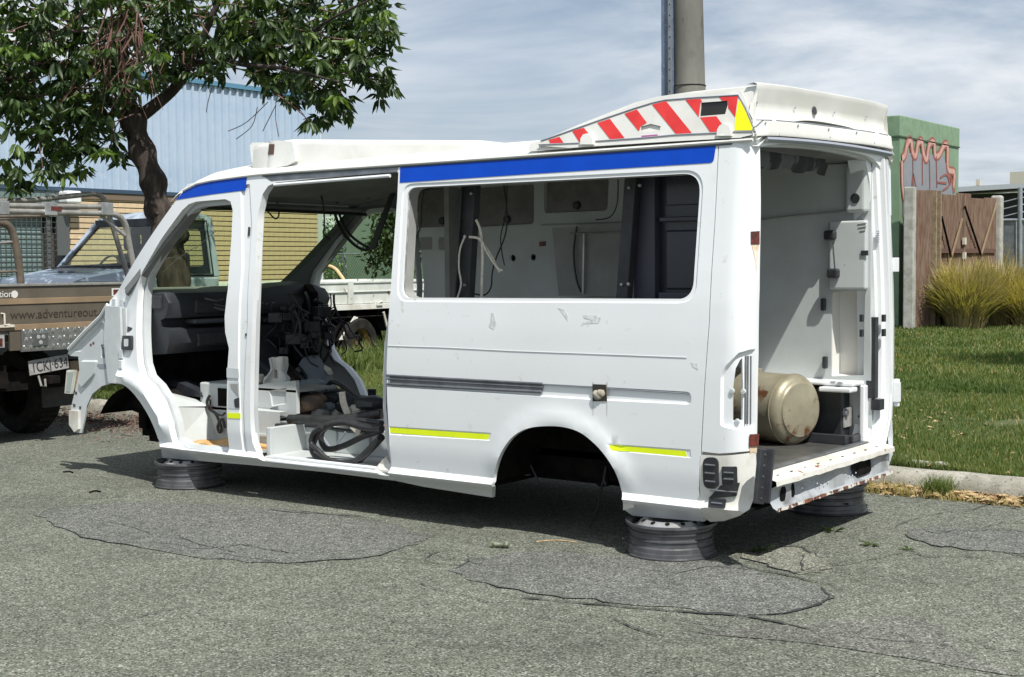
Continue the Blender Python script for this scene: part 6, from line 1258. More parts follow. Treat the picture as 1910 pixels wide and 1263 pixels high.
def wheel(parent, c, r=.37, w=.26, rimm='oldrim', face=-1, rr_=.20):
    o = MB(); o.lathe([(r*.60, -w/2), (r*.93, -w/2), (r, -w*.36), (r, w*.36), (r*.93, w/2), (r*.60, w/2)], c, (0, 1, 0), 36, close=True)
    for k in range(36):
        a = k*math.pi/18; cc = Vector(c)+Vector((math.cos(a)*r, 0, math.sin(a)*r)); o.box((cc.x-.018, cc.y-w*.3, cc.z-.012), (cc.x+.018, cc.y+w*.3, cc.z+.012))
    ty = o.build('wheel', 'tyre', parent, 40, origin=c); o = MB(); s_ = face
    o.lathe([(.001, .02*s_), (.05, .025*s_), (.06, .06*s_), (rr_*.5, .05*s_), (rr_*.62, -.0*s_), (rr_*.9, .02*s_), (rr_, .09*s_), (rr_*1.08, .095*s_)], c, (0, 1, 0), 28); rm = o.build('rim', rimm, ty, 40)
    o = MB()
    for k in range(5): a = k*1.2566+.3; o.lathe([(.001, .004), (.022, .004), (.026, 0)], (c[0]+math.cos(a)*rr_*.74, c[1]+(.022*s_), c[2]+math.sin(a)*rr_*.74), (0, s_, 0), 8)
    o.build('rim_slot', 'dark', rm, None); return ty
wheel(ute, (-7.65, 1.30, .37), rimm='dark'); wheel(ute, (-7.65, .12, .37), rimm='dark'); wheel(ute, (-10.3, 1.62, .37)); wheel(ute, (-10.3, .25, .37))  # rear rims near-black: the shade under the tray is put into their colour
mb = MB(); mb.box((-7.15, 1.12, .26), (-7.13, 1.5, .62)); mb.box((-7.15, -.05, .26), (-7.13, .3, .62)); mb.build('mudflap', 'rubber', ute)
mb = MB(); secs = []
for x, zt, zb in ((-9.30, 1.75, .7), (-9.45, 1.80, .55), (-10.6, 1.78, .45), (-11.0, 1.25, .45), (-11.9, 1.10, .45), (-12.0, .95, .5)): secs.append([(x, .10, zb), (x, .10, zt*.62+.1), (x, .22, zt), (x, 1.66, zt), (x, 1.80, zt*.62+.1), (x, 1.80, zb)])
mb.loft(secs, closed=True, caps=True); bevel(mb.build('cab', 'brownpaint', ute), .03)
# rack: crossbar pair, end hoop, forward hoop
T = lambda px, py, x=UX+.0: tuple(B(px, py, 0, x))
def rack(name, pts, r, m, sub=5, join=True):
    mb = MB(); P = smoothline(pts, sub) if join else pts; mb.tube(P, r, 10); return mb.build(name, m, ute, 50)
rack('rack_crossbar', [T(-60, 383), T(200, 386)], .024, 'tubegrey', 2)
rack('rack_hoop', [T(-60, 392), T(60, 395), T(170, 398), T(205, 399), T(222, 404), T(234, 420), T(240, 450), T(247, 486), T(258, 540)], .027, 'tubegrey')
rack('rack_hoop', [T(-10, 376, UX-1.6), T(60, 373, UX-1.6), T(150, 364, UX-1.6), T(178, 362, UX-1.6), T(192, 370, UX-1.6), T(198, 384, UX-1.6), T(240, 520, UX-1.6)], .026, 'tubegrey')
rack('rack_brace', [T(186, 400, UX-.1), T(234, 440)], .017, 'alu', 1)
rack('rack_side_bar', [T(-40, 412, UX-.8), T(70, 402, UX-.3), T(100, 398)], .016, 'tubegrey', 2)
rack('rack_side_bar', [T(-40, 405, UX-.8), T(90, 403)], .012, 'tubebrown', 2)
rack('brown_hoop', [T(-40, 410, UX-.9), T(0, 415, UX-.9), T(18, 424, UX-.9), T(28, 450, UX-.9), T(36, 500, UX-.9), T(40, 545, UX-.9)], .034, 'tubebrown')
rack('hoop_rung', [T(-20, 455, UX-.9), T(30, 451, UX-.9)], .012, 'tubegrey', 2); rack('hoop_rung', [T(-20, 508, UX-.9), T(36, 506, UX-.9)], .012, 'tubebrown', 2)
for q in ((92, 390), (197, 390), (2, 388)):
    c_ = T(*q); mb = MB(); mb.box((c_[0]-.03, c_[1]-.06, c_[2]-.055), (c_[0]+.03, c_[1]+.06, c_[2]+.055)); bevel(mb.build('rack_clamp', 'alu', ute), .008)
c_ = T(101, 390); mb = MB(); mb.box((c_[0]+.03, c_[1]-.05, c_[2]-.015), (c_[0]+.034, c_[1]+.05, c_[2]+.02)); mb.build('clamp_badge', 'lampred', ute)
# ================================================================== WHITE TRAY TRUCK ON THE VERGE
QX = -9.84
trk = thing('tray_truck', (QX-.9, 6.0, .1), 'pale blue cab truck with chipped white dropside tray parked on the verge behind the van', 'truck')
Q = lambda px, py, x=QX: B(px, py, 0, x)
ty0, ty1 = 5.62, 10.2
zt, zm, zb_, zz0 = 1.235, 1.09, .925, .845
mb = MB(); mb.box((QX-.05, ty0, zm), (QX-.0, ty1, zt-.03)); mb.box((QX-.05, ty0, zb_), (QX-.012, ty1, zm)); bevel(mb.build('tray_side_board', 'traywhite', trk), .006)
mb = MB(); mb.box((QX-.06, ty0, zt-.03), (QX+.015, ty1, zt)); mb.box((QX-.06, ty0, zm-.008), (QX+.008, ty1, zm+.008)); bevel(mb.build('side_board_rib', 'traywhite', trk), .004)
mb = MB(); mb.box((QX-.06, ty0, zz0), (QX+.02, ty1, zb_-.006)); bevel(mb.build('tray_edge_beam', 'dirtyw', trk), .004)
mb = MB(); mb.box((QX-1.95, ty0, zz0), (QX-.06, ty1, zb_)); mb.build('tray_deck', 'traywhite', trk); mb = MB(); mb.box((QX-2.0, ty0, zb_), (QX-1.95, ty1, zt)); mb.box((QX-1.95, ty1-.04, zb_), (QX-.06, ty1, zt)); mb.build('tray_far_board', 'traywhite', trk)
mb = MB(); yy = Q(653, 553)[1]; mb.box((QX-.005, yy-.05, zb_-.0), (QX+.022, yy+.05, zt+.0)); bevel(mb.build('board_post', 'traywhite', trk), .004)
mb = MB()
for px_ in (598, 705): c_ = Q(px_, 567); mb.box((QX-.0, c_[1]-.06, c_[2]-.02), (QX+.04, c_[1]+.06, c_[2]+.025)); mb.tube([c_+np.array([.03, -.04, .01]), c_+np.array([.05, .04, .04])], .010, 6)
mb.build('board_latch', 'dirtyw', trk)
mb = MB(); mb.tube([(QX-.03, ty0, zz0-.10), (QX-.03, ty1, zz0-.10)], .014, 6); mb.box((QX-1.5, ty0-2.2, .50), (QX-1.4, ty1-.2, .70)); mb.box((QX-.6, ty0-2.2, .50), (QX-.5, ty1-.2, .70))
for k in range(7): mb.box((QX-1.9, ty0+.3+k*.6, .72), (QX-.05, ty0+.36+k*.6, .84))
mb.build('underframe', 'dark', trk)
mb = MB(); a = Q(594, 604); b = Q(652, 633); mb.box((QX-.55, a[1]-1.0, .42), (QX-.10, b[1], .64)); bevel(mb.build('fuel_tank', 'dark', trk), .02)
mb = MB(); p = [Q(662, 590), Q(668, 592), Q(652, 634), Q(634, 634)]; mb.add(p+[q-np.array([.02, 0, 0]) for q in p], [(0, 1, 2, 3), (4, 5, 6, 7), (0, 1, 5, 4), (1, 2, 6, 5), (2, 3, 7, 6), (3, 0, 4, 7)]); mb.build('mudguard_stay', 'dirtyw', trk)
mb = MB(); mb.tube([Q(715, 582), Q(722, 610)], .02, 6); mb.build('mudguard_stay', 'dirtyw', trk)
mb = MB(); yc = Q(672, 648)[1]; mb.loft([[(QX-.02, yc+.48*math.cos(t), .36+.44*math.sin(t)) for t in np.linspace(.1, 3.04, 12)], [(QX-.40, yc+.48*math.cos(t), .36+.44*math.sin(t)) for t in np.linspace(.1, 3.04, 12)]]); mb.build('mudguard', 'dark', trk, 50)
def wheelx(parent, c, r=.33, w=.22, rr_=.18):
    o = MB(); o.lathe([(r*.58, -w/2), (r*.93, -w/2), (r, -w*.36), (r, w*.36), (r*.93, w/2), (r*.58, w/2)], c, (1, 0, 0), 36, close=True); ty = o.build('wheel', 'tyre', parent, 40, origin=c)
    o = MB(); o.lathe([(.001, .03), (.045, .03), (.05, .01), (rr_*.5, .0), (rr_*.66, -.03), (rr_*.84, -.01), (rr_*.95, .07), (rr_*1.08, .10)], c, (1, 0, 0), 28); rm = o.build('rim', 'oldrim', ty, 35); o = MB()
    for k in range(6): a = k*1.0472+.3; o.lathe([(.001, .008), (.024, .006), (.028, 0)], (c[0]+.0, c[1]+math.cos(a)*rr_*.64, c[2]+math.sin(a)*rr_*.64), (1, 0, 0), 8)
    o.build('rim_slot', 'dark', rm, None)
wheelx(trk, (QX-.08, yc, .40)); wheelx(trk, (QX-.10, 4.30, .40)); wheelx(trk, (QX-1.75, 4.30, .40))
mb = MB(); mb.panel([(QX-1.66, 1.33), (QX-1.55, 2.02), (QX-.17, 2.02), (QX-.06, 1.33)], [rnd([(QX-.78, 1.45), (QX-.78, 1.90), (QX-.24, 1.90), (QX-.18, 1.45)], .06), rnd([(QX-1.5, 1.74), (QX-1.5, 1.86), (QX-1.36, 1.86), (QX-1.36, 1.74)], .02)], lambda a, b, d=0: (a, 5.36+d, b), .02, .15); mb.build('cab_rear_wall', mat('dark_navy_cab_lining', (.022, .028, .045), .6), trk)
mb = MB(); 
for q_ in ([(QX-1.62, 4.33, 1.42), (QX-1.52, 4.87, 2.0)], [(QX-.12, 4.33, 1.42), (QX-.22, 4.87, 2.0)]): mb.bar(q_[0], q_[1], .09, .03)
mb.bar((QX-1.55, 4.86, 1.985), (QX-.20, 4.86, 1.985), .10, .09); mb.build('windscreen_surround', 'dash', trk)
# cab (nose to the road at y 2.9)
xa, xb = QX-1.72, QX-.02
def csec(y, z0, zt_, ins=.0, w=0): return [(xa+w, y, z0), (xa+w, y, 1.30), (xa+.12+ins, y, zt_), (xb-.12-ins, y, zt_), (xb-w, y, 1.30), (xb-w, y, z0)]
mb = MB(); mb.loft([csec(3.45, .45, 1.22, 0, .10), csec(3.58, .42, 1.33, -.08, .03), csec(4.28, .42, 1.44, -.1), csec(4.35, .42, 1.45, -.10)], caps=True); bevel(mb.build('bonnet', 'bluetruck', trk), .03)
mb = MB(); mb.loft([csec(4.35, .42, 1.32, -.1), csec(5.45, .42, 1.32, -.1)], closed=True, caps=True); mb.build('cab_lower', 'bluetruck', trk)
rf = [(xa+.10, 4.35), (xb-.10, 4.35), (xb-.08, 4.7), (xb-.08, 5.45), (xa+.08, 5.45), (xa+.08, 4.7)]; mb = MB()
mb.loft([[(xa+.14, y_, z_-.03), (xa+.25, y_, z_), (QX-.87, y_, z_+.03), (xb-.25, y_, z_), (xb-.14, y_, z_-.03)] for y_, z_ in ((4.86, 2.0), (4.96, 2.07), (5.15, 2.11), (5.42, 2.09), (5.45, 2.03))]); mb.loft([[(xa+.14, y_, z_-.05), (xb-.14, y_, z_-.05)] for y_, z_ in ((4.86, 2.0), (5.45, 2.03))]); mb.build('cab_roof', 'bluetruck', trk, 40)
mb = MB()
for xs_, xt in ((xa+.04, xa+.16), (xb-.04, xb-.16)):
    mb = MB(); mb.bar((xs_, 4.33, 1.40), (xt, 4.88, 2.02), .07, .06); mb.bar((xs_, 5.42, 1.32), (xt, 5.42, 2.05), .06, .12, (0, 1, 0)); mb.bar((xt*1.0, 4.88, 2.03), (xt, 5.42, 2.05), .05, .05); mb.bar((xs_, 4.38, 1.31), (xs_, 5.42, 1.33), .04, .06); bevel(mb.build('cab_side_frame', 'bluetruck', trk), .01)
mb = MB()
for xs_ in (xa, xb): mb.box((xs_-.01, 4.95, 1.34), (xs_+.0, 5.0, 2.0)) if False else None
mb.add([(xa+.08, 4.33, 1.41), (xb-.08, 4.33, 1.41), (xb-.18, 4.88, 2.01), (xa+.18, 4.88, 2.01)], [(0, 1, 2, 3)]); mb.build('windscreen', 'screen', trk)
mb = MB(); mb.add([(xb-.03, 4.48, 1.36), (xb-.03, 5.36, 1.36), (xb-.15, 5.36, 2.0), (xb-.15, 4.95, 2.0)], [(0, 1, 2, 3)]); mb.build('door_window', 'clear', trk)
mb = MB(); a_, b_ = (xb-.034, 4.86, 1.36), (xb-.14, 4.96, 2.0); mb.bar(a_, b_, .03, .03); q = [(xb-.02, 4.45, 1.345), (xb-.02, 5.38, 1.345), (xb-.135, 5.38, 2.0), (xb-.135, 4.95, 2.0)]
mb.tube(q, .022, 5, closed=True); mb.build('window_seal', 'black', trk)
mb = MB(); mb.add([(xa+.1, 5.40, 1.34), (xb-.1, 5.40, 1.34), (xb-.18, 5.40, 2.0), (xa+.18, 5.40, 2.0)], [(0, 1, 2, 3)]); mb.build('rear_window', 'clear', trk)
for xx in (QX-.45, QX-1.25):
    mb = MB(); mb.box((xx-.24, 5.05, 1.0), (xx+.24, 5.20, 1.62)); st = bevel(mb.build('seat_back', 'dash', trk), .05, 3); mb = MB(); mb.box((xx-.13, 5.08, 1.66), (xx+.13, 5.18, 1.86)); bevel(mb.build('headrest', 'dash', st), .04, 3)
mb = MB(); mb.box((xa+.1, 4.38, 1.30), (xb-.1, 4.65, 1.43)); mb.build('dashboard', 'dash', trk)
mb = MB(); c0 = Vector((QX-1.25, 4.75, 1.42)); mb.tube([c0+Vector((.19*math.cos(t), .08*math.sin(t), .17*math.sin(t))) for t in np.linspace(0, 6.283, 24)[:-1]], .014, 6, closed=True); mb.build('steering_wheel', 'rail', trk, 50)
mb = MB(); mb.add([(xa+.35, 3.92, 1.412), (xb-.45, 3.92, 1.412), (xb-.40, 4.10, 1.438), (xa+.42, 4.10, 1.438)], [(0, 1, 2, 3)]); mb.build('bonnet_grille', 'black', trk)
mb = MB(); mb.tube([(xa+.2, 4.27, 1.46), (xa+.8, 4.33, 1.47), (QX-.3, 4.36, 1.49)], .014, 5); mb.tube([(QX-.9, 4.29, 1.46), (QX-.15, 4.33, 1.47)], .014, 5); mb.box((xa+.1, 4.21, 1.43), (xb-.1, 4.33, 1.455)); mb.build('wiper', 'black', trk)
mb = MB(); mb.box((xa-.22, 4.5, 1.38), (xa-.06, 4.56, 1.60)); mb.box((xb+.06, 4.5, 1.38), (xb+.22, 4.56, 1.60)); bevel(mb.build('door_mirror', 'black', trk), .03)
mb = MB(); mb.tube([(xa+.3, 3.58, 1.1), (xb-.3, 3.58, 1.1)], .05, 8); mb.box((xa+.02, 3.38, .42), (xb-.02, 3.47, .72)); mb.build('front_bumper', 'black', trk)
mb = MB(); 
for xx in (xa+.22, xb-.22): mb.box((xx-.14, 3.42, .85), (xx+.14, 3.45, 1.05))
mb.build('headlamp', 'clear', trk)
# ================================================================== BRICK AND CLAD WAREHOUSE
WX = -18.0
Wd = thing('warehouse', (WX-6, 8, .1), 'cream brick warehouse with pale blue corrugated upper cladding and a roller door', 'warehouse')
yR = B(599, 450, 0, WX)[1]; yL = -4.0; zC = 2.83; zT = 5.03
yD = B(113, 440, 0, WX)[1]
mb = MB(); mb.box((WX-12, yL, 0), (WX-.11, yR-.02, zT-.1)); mb.build('wall_core', 'mortar', Wd)
bh, bw = .098, .30; rows = int((zC-.12)/bh); bm_mesh = None; objs = []; lst = []
for r_ in range(rows):
    z_ = .1+r_*bh; off = (r_ % 2)*bw/2; y_ = yR-bw-off+ (bw/2 if False else 0)
    if off: lst.append((yR-off, z_, off))
    while y_ > yD+.02: lst.append((y_, z_, bw)); y_ -= bw
proto = None; rest = MB(); rr2 = random.Random(5); cnt = 0
def bkv(y_, z_, w, j): return (WX-.105+j, y_+.0022, z_+.009), (WX+.0+j, y_+w-.0022, z_+bh-.009)
lst2 = sorted(lst, key=lambda q: -(1.1 < q[1] < 2.8)*(10)+abs(q[0]-12.8)*.1)
for y_, z_, w in lst2:
    j = rr2.uniform(-.003, .003)
    if w == bw and cnt < 300 and z_ > 1.0:
        if proto is None: mb = MB(); mb.box((-.0525, -w/2+.0022, -bh/2+.009), (.0525, w/2-.0022, bh/2-.009)); proto = mb.build('brick', 'brick', None); o = proto
        else: o = proto.copy(); COL.objects.link(o)
        o.parent = Wd; o.location = Vector((WX-.0525+j, y_+w/2, z_+bh/2))-Wd.location; cnt += 1
    else: rest.box(*bkv(y_, z_, w, j))
rest.build('brickwork', 'brick', Wd)['kind'] = 'stuff'
mb = MB(); mb.box((WX-.11, yD+.0, zC-.14), (WX+.03, yR, zC-.02)); mb.build('lintel_beam', mat('brown_lintel', (.16, .12, .085), .8), Wd)
mb = MB(); mb.box((WX-.10, yL, zC-.02), (WX+.05, yR+.02, zC+.05)); mb.build('flashing', 'darktrim', Wd)
# roof line slopes: gable end with barge
def rt(y): return zT+.065*(yR-y)*0+.0
sh = MB(); pw_ = .76; prof = []
for k in range(4):
    b0 = k*.19; prof += [(b0, 0), (b0+.10, 0), (b0+.115, .045), (b0+.155, .045), (b0+.17, 0)]
prof += [(.76, 0)]
sh.loft([[(d, y, 0) for y, d in prof], [(d, y, zT-zC-.05) for y, d in prof]]); shm = sh.build('cladding_sheet', 'clad', None); first = True; y_ = yR-pw_
while y_ > yL:
    o = shm if first else shm.copy()
    if not first: COL.objects.link(o)
    first = False; o.parent = Wd; o.location = Vector((WX+.0, y_, zC+.05))-Wd.location; y_ -= pw_
mb = MB(); mb.box((WX-12, yL, zT-.02), (WX+.08, yR+.05, zT+.07)); mb.build('barge_capping', 'fascia', Wd)
mb = MB(); mb.box((WX-.06, yR-.10, .1), (WX+.02, yR+.03, zT)); mb.build('corner_flashing', 'fascia', Wd) if False else mb.build('corner_flashing', mat('white_corner_trim', (.55, .60, .64), .5), Wd)
# roller door with steel mesh in front
rd = MB(); nsl = 32
sl_ = MB(); sl_.loft([[(0, y, 0), (.016, y, .02), (.016, y, .06), (0, y, .08)] for y in (yL+1, yD-.35)]); slm = sl_.build('roller_slat', 'roller', None)
for k in range(nsl):
    o = slm if k == 0 else slm.copy()
    if k: COL.objects.link(o)
    o.parent = Wd; o.location = Vector((WX-.07, 0, .1+k*.08))-Wd.location
mb = MB(); mb.box((WX-.1, yL, 2.42), (WX+.02, yD, zC-.02)); mb.build('door_head', 'roller', Wd)
mb = MB(); mb.box((WX-.05, yD-.30, .1), (WX+.03, yD-.22, 2.8)); mb.box((WX-.04, yD-.09, .1), (WX+.03, yD+.17, 2.8)); mb.box((WX+.0, yL, 2.36), (WX+.06, yD-.1, 2.42)); mb.build('door_frame', 'mesh', Wd)
mb = MB()
for k in range(90): 
    y_ = yD-.12-k*.10
    if y_ > yL: mb.box((WX+.05, y_, .15), (WX+.058, y_+.008, 2.75))
for k in range(26): mb.box((WX+.058, yL, .15+k*.10), (WX+.066, yD-.1, .158+k*.10))
mb.build('security_mesh', 'mesh', Wd)['kind'] = 'stuff'
c_ = B(132, 367, 0, WX+.15); mb = MB(); mb.box((WX, c_[1]-.16, c_[2]-.12), (WX+.28, c_[1]+.14, c_[2]+.10)); bevel(mb.build('flood_light', 'white', Wd), .03)
mb = MB(); mb.box((WX, c_[1]+.0, c_[2]-.28), (WX+.08, c_[1]+.22, c_[2]-.13)); mb.build('junction_box', 'galv', Wd)
# ================================================================== GREEN METAL BUILDING
GY, GXc, GZ = 20.6, None, 4.33
GXc = B(1678, 300, 1, GY)[0]; gy1 = B(1788, 300, 0, GXc)[1]; gx0 = -22.2
G = thing('green_shed', ((GXc+gx0)/2, (GY+gy1)/2, .1), 'tall sage green metal-clad building with pink and grey graffiti on its end wall', 'building')
mb = MB(); mb.box((gx0, GY, .0), (GXc, gy1, GZ-.42)); mb.build('wall', 'green', G)
mb = MB(); mb.box((gx0-.015, GY-.015, GZ-.42), (GXc+.015, gy1+.015, GZ)); bevel(mb.build('roof_cap', 'greencap', G), .02)
mb = MB(); mb.box((gx0-.022, GY-.022, GZ-.43), (GXc+.022, gy1+.022, GZ-.405)); 
for k in range(11): x_ = GXc-.55-k*1.2; mb.box((x_, GY-.012, .1), (x_+.018, GY, GZ-.44))
mb.box((GXc-.0, GY+.35, .1), (GXc+.012, GY+.37, GZ-.44)); mb.build('seam_line', mat('dark_green_seam', (.05, .09, .05), .7), G)
gf = lambda y, z, d=0: (GXc+.014-d, y, z); 
def gpx(p): return [tuple(B(a, b, 0, GXc+.014)[1:]) for a, b in p]
mb = MB(); mb.panel(gpx([(1683, 300), (1695, 285), (1760, 290), (1768, 320), (1780, 330), (1778, 430), (1690, 440), (1684, 400)]), [], gf, .004, .3); mb.build('grey_spray_fill', 'ggrey', G)
def spray(pts, w, m, off):
    P = [np.array(p) for p in smoothline(gpx(pts), 4)]; v = []
    for i, p in enumerate(P):
        d = P[min(i+1, len(P)-1)]-P[max(i-1, 0)]; n = np.array([-d[1], d[0]])/(np.linalg.norm(d)+1e-9)*w/2; v += [(GXc+.014+off, *(p-n)), (GXc+.014+off, *(p+n))]
    mb = MB(); mb.add(v, [(2*i, 2*i+2, 2*i+3, 2*i+1) for i in range(len(P)-1)]); mb.build('graffiti_line', m, G, None)
zig = [(1682, 296), (1688, 288), (1692, 268), (1699, 262), (1702, 285), (1708, 290), (1712, 268), (1719, 264), (1722, 285), (1728, 298), (1733, 270), (1742, 266), (1744, 290), (1752, 288), (1760, 272), (1767, 273), (1768, 315), (1780, 322), (1778, 350)]
spray(zig, .20, 'gred', .004); spray(zig, .11, 'gpink', .008)
v_ = [(1682, 300), (1683, 345), (1687, 380), (1688, 410), (1691, 425)]; spray(v_, .16, 'gred', .004); spray(v_, .08, 'gpink', .008)
for q in ([(1702, 290), (1703, 350)], [(1720, 292), (1720, 345)], [(1733, 298), (1734, 352)], [(1746, 292), (1747, 350)], [(1700, 350), (1703, 325), (1708, 350)], [(1753, 332), (1765, 326), (1770, 345), (1758, 355)], [(1748, 340), (1765, 342)]): spray(q, .045, 'gred', .010)
spray([(1768, 322), (1772, 340), (1776, 325), (1779, 360)], .14, 'gred', .006)
# ================================================================== RUSTY FENCE, GATES, TUSSOCKS
P1 = np.array([-6.80, 20.35]); P2 = np.array([-6.27, 23.9])
fx = lambda t_: P1+(P2-P1)*t_
fe = thing('rusty_fence', (P1[0], P1[1], .1), 'rusty corrugated iron fence with diagonal braces in front of the green building', 'fence')
def hz_(t_, py): 
    p = fx(t_); d = np.array([p[0], p[1], 0])-CAM; w = d@F_; q = 500
    # height of pixel row py at that plan position
    lo, hi = -1., 8.
    for _ in range(30):
        mid = (lo+hi)/2
        if proj((p[0], p[1], mid))[1] > py: lo = mid
        else: hi = mid
    return lo
H0 = hz_(0, 353); H1 = hz_(1, 372)
dirn = (P2-P1)/np.linalg.norm(P2-P1); nrm = np.array([dirn[1], -dirn[0]]); LEN = np.linalg.norm(P2-P1)
npan = 6
for k in range(npan):
    sh = MB(); a0 = k/npan; a1 = (k+1)/npan; seg = []; nn = 14
    for i in range(nn*2+1):
        t_ = a0+(a1-a0)*i/(nn*2); p = fx(t_)+nrm*(.02 if i % 2 else -.02)+nrm*.008*k; seg.append(p)
    top = H0+(H1-H0)*(a0+a1)/2+[0, .03, -.02, .04, -.03, .01][k]
    sh.loft([[(p[0], p[1], .08) for p in seg], [(p[0], p[1], top) for p in seg]]); sh.build('iron_sheet', 'rustfence', fe, None)
post = MB(); post.box((P1[0]-.11, P1[1]-.14, .0), (P1[0]+.09, P1[1]+.06, H0+.04), rot=.1); bevel(post.build('concrete_post', 'concrete', fe), .02)
mb = MB(); mb.box((P2[0]-.10, P2[1]-.10, .0), (P2[0]+.14, P2[1]+.12, H1+.08), rot=.1); bevel(mb.build('concrete_post', 'concrete', fe), .05, 3)
def fl(t_, py, o=.06): p = fx(t_)+nrm*o; return (p[0], p[1], hz_(t_, py))
def tpx(px): # fence parameter of a pixel column
    lo, hi = -.5, 1.5
    for _ in range(30):
        mid = (lo+hi)/2; p = fx(mid)
        if proj((p[0], p[1], 1.4))[0] < px: lo = mid
        else: hi = mid
    return lo
mb = MB()
for px_ in (1735.5, 1744): t_ = tpx(px_); mb.box((*(fx(t_)+nrm*.03-.03), .08), (*(fx(t_)+nrm*.09+.03), hz_(t_, 356 if px_ < 1740 else 358)))
mb.build('timber_post', mat('weathered_timber', (.30, .23, .15), .9, c2=(.2, .15, .10), scale=12), fe)
mb = MB(); t_ = tpx(1791); mb.box((*(fx(t_)+nrm*.03-.025), .08), (*(fx(t_)+nrm*.07+.025), hz_(t_, 365))); mb.build('timber_post', mat('weathered_timber2', (.20, .14, .10), .9), fe)
for q, m_ in (([(1747, 404), (1786, 562)], 'dark'), ([(1786, 408), (1748, 545)], 'tanpaint'), ([(1790, 385), (1821, 475)], 'dark'), ([(1850, 378), (1822, 475)], 'tanpaint')):
    a = fl(tpx(q[0][0]), q[0][1], .10); b = fl(tpx(q[1][0]), q[1][1], .10); mb = MB(); mb.bar(a, b, .03, .035, (1, 0, 0)); mb.build('brace', m_, fe)
for py_ in (468,): mb = MB(); a = fl(tpx(1745), py_, .07); b = fl(tpx(1850), py_+(3 if py_ < 400 else 0), .07); mb.bar(a, b, .04, .09); mb.build('rail', mat('rusty_fence_rail%d' % py_, (.10, .055, .04), .9), fe)
mb = MB()
for px_, py_ in ((1790, 450), (1790, 477)): c_ = fl(tpx(px_), py_, .10); mb.box((c_[0]-.03, c_[1]-.04, c_[2]-.07), (c_[0]+.03, c_[1]+.04, c_[2]+.07))
mb.build('white_hinge', 'belt', fe)
# mesh gate right
gt = thing('mesh_gate', tuple(B(1885, 560, 1, 24.5)), 'grey wire mesh gate with barbed wire between concrete post and steel post', 'gate')
def V2(px, py, y=24.6): return B(px, py, 1, y)
mb = MB(); mb.tube([V2(1903, 350), V2(1903, 545)], .05, 8); mb.tube([V2(1896, 412), V2(1896, 520)], .03, 6); mb.tube([V2(1862, 411), V2(1960, 410)], .035, 8); mb.tube([V2(1862, 515), V2(1960, 514)], .035, 8); mb.build('gate_frame', 'galv', gt, 50)
mb = MB()
a = V2(1862, 412); b = V2(1960, 515); n = 46
for k in range(n):
    x_ = a[0]+(b[0]-a[0])*k/n; mb.box((x_, 24.6, b[2]), (x_+.012, 24.612, a[2]))
for k in range(44):
    z_ = b[2]+(a[2]-b[2])*k/44; mb.box((a[0], 24.612, z_), (b[0], 24.624, z_+.012))
mb.build('wire_mesh', 'galv', gt)['kind'] = 'stuff'
for py_ in (375, 388, 402): mb = MB(); mb.tube([V2(1861, py_+4), V2(1880, py_), V2(1903, py_-6), V2(1960, py_-10)], .014, 5); mb.build('barbed_wire', 'galv', gt)
mb = MB(); mb.box((a[0]-.1, 24.9, 0), (b[0]+2, 25.1, 1.25)); tag(mb.build('low_wall', 'concrete', None, None, origin=(a[0], 25, 0)), 'low pale concrete wall behind the mesh gate', 'wall')
# dark shed behind
sx0, sx1 = B(1788, 400, 1, 34)[0]-4, B(1960, 400, 1, 34)[0]+6; zr0, zr1 = B(1790, 355, 1, 34)[2], B(1910, 345, 1, 34)[2]
sd = thing('dark_shed', ((sx0+sx1)/2, 36, .1), 'open dark shed with thin pale roof far right behind the gate', 'shed')
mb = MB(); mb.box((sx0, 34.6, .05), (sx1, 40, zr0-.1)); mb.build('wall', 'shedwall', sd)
mb = MB(); mb.add([(sx0, 33.6, zr0-.0), (sx1, 33.6, zr1+.15), (sx1, 41, zr1+.5), (sx0, 41, zr0+.3), (sx0, 33.6, zr0-.14), (sx1, 33.6, zr1+.02), (sx1, 41, zr1+.35), (sx0, 41, zr0+.15)], [(0, 1, 2, 3), (4, 5, 6, 7), (0, 1, 5, 4), (1, 2, 6, 5), (2, 3, 7, 6), (3, 0, 4, 7)]); mb.build('roof', 'shedroof', sd)
c_ = B(1904, 330, 1, 60); mb = MB(); mb.box((c_[0]-.5, 60, 0), (c_[0]+3, 63, c_[2]+.25)); tag(mb.build('far_tank', mat('beige_far_tank', (.50, .48, .40), .8), None, None, origin=(c_[0], 60, 0)), 'small beige block showing above the dark shed roof', 'building')
c_ = B(1824, 337, 1, 50); mb = MB(); mb.box((c_[0]-.08, 50, 3), (c_[0]+.08, 50.1, c_[2]+.05)); mb.box((c_[0]-.2, 50, 3), (c_[0]+.25, 50.1, c_[2]-.2)); tag(mb.build('roof_vent', 'belt', None, None, origin=(c_[0], 50, 3)), 'tiny white vent above the dark shed roof', 'vent')
sheet('sandy_path', [(-9, 22.5), (-2, 21.4), (3, 24), (-1, 27), (-8, 27.5)], .16, 'sand')
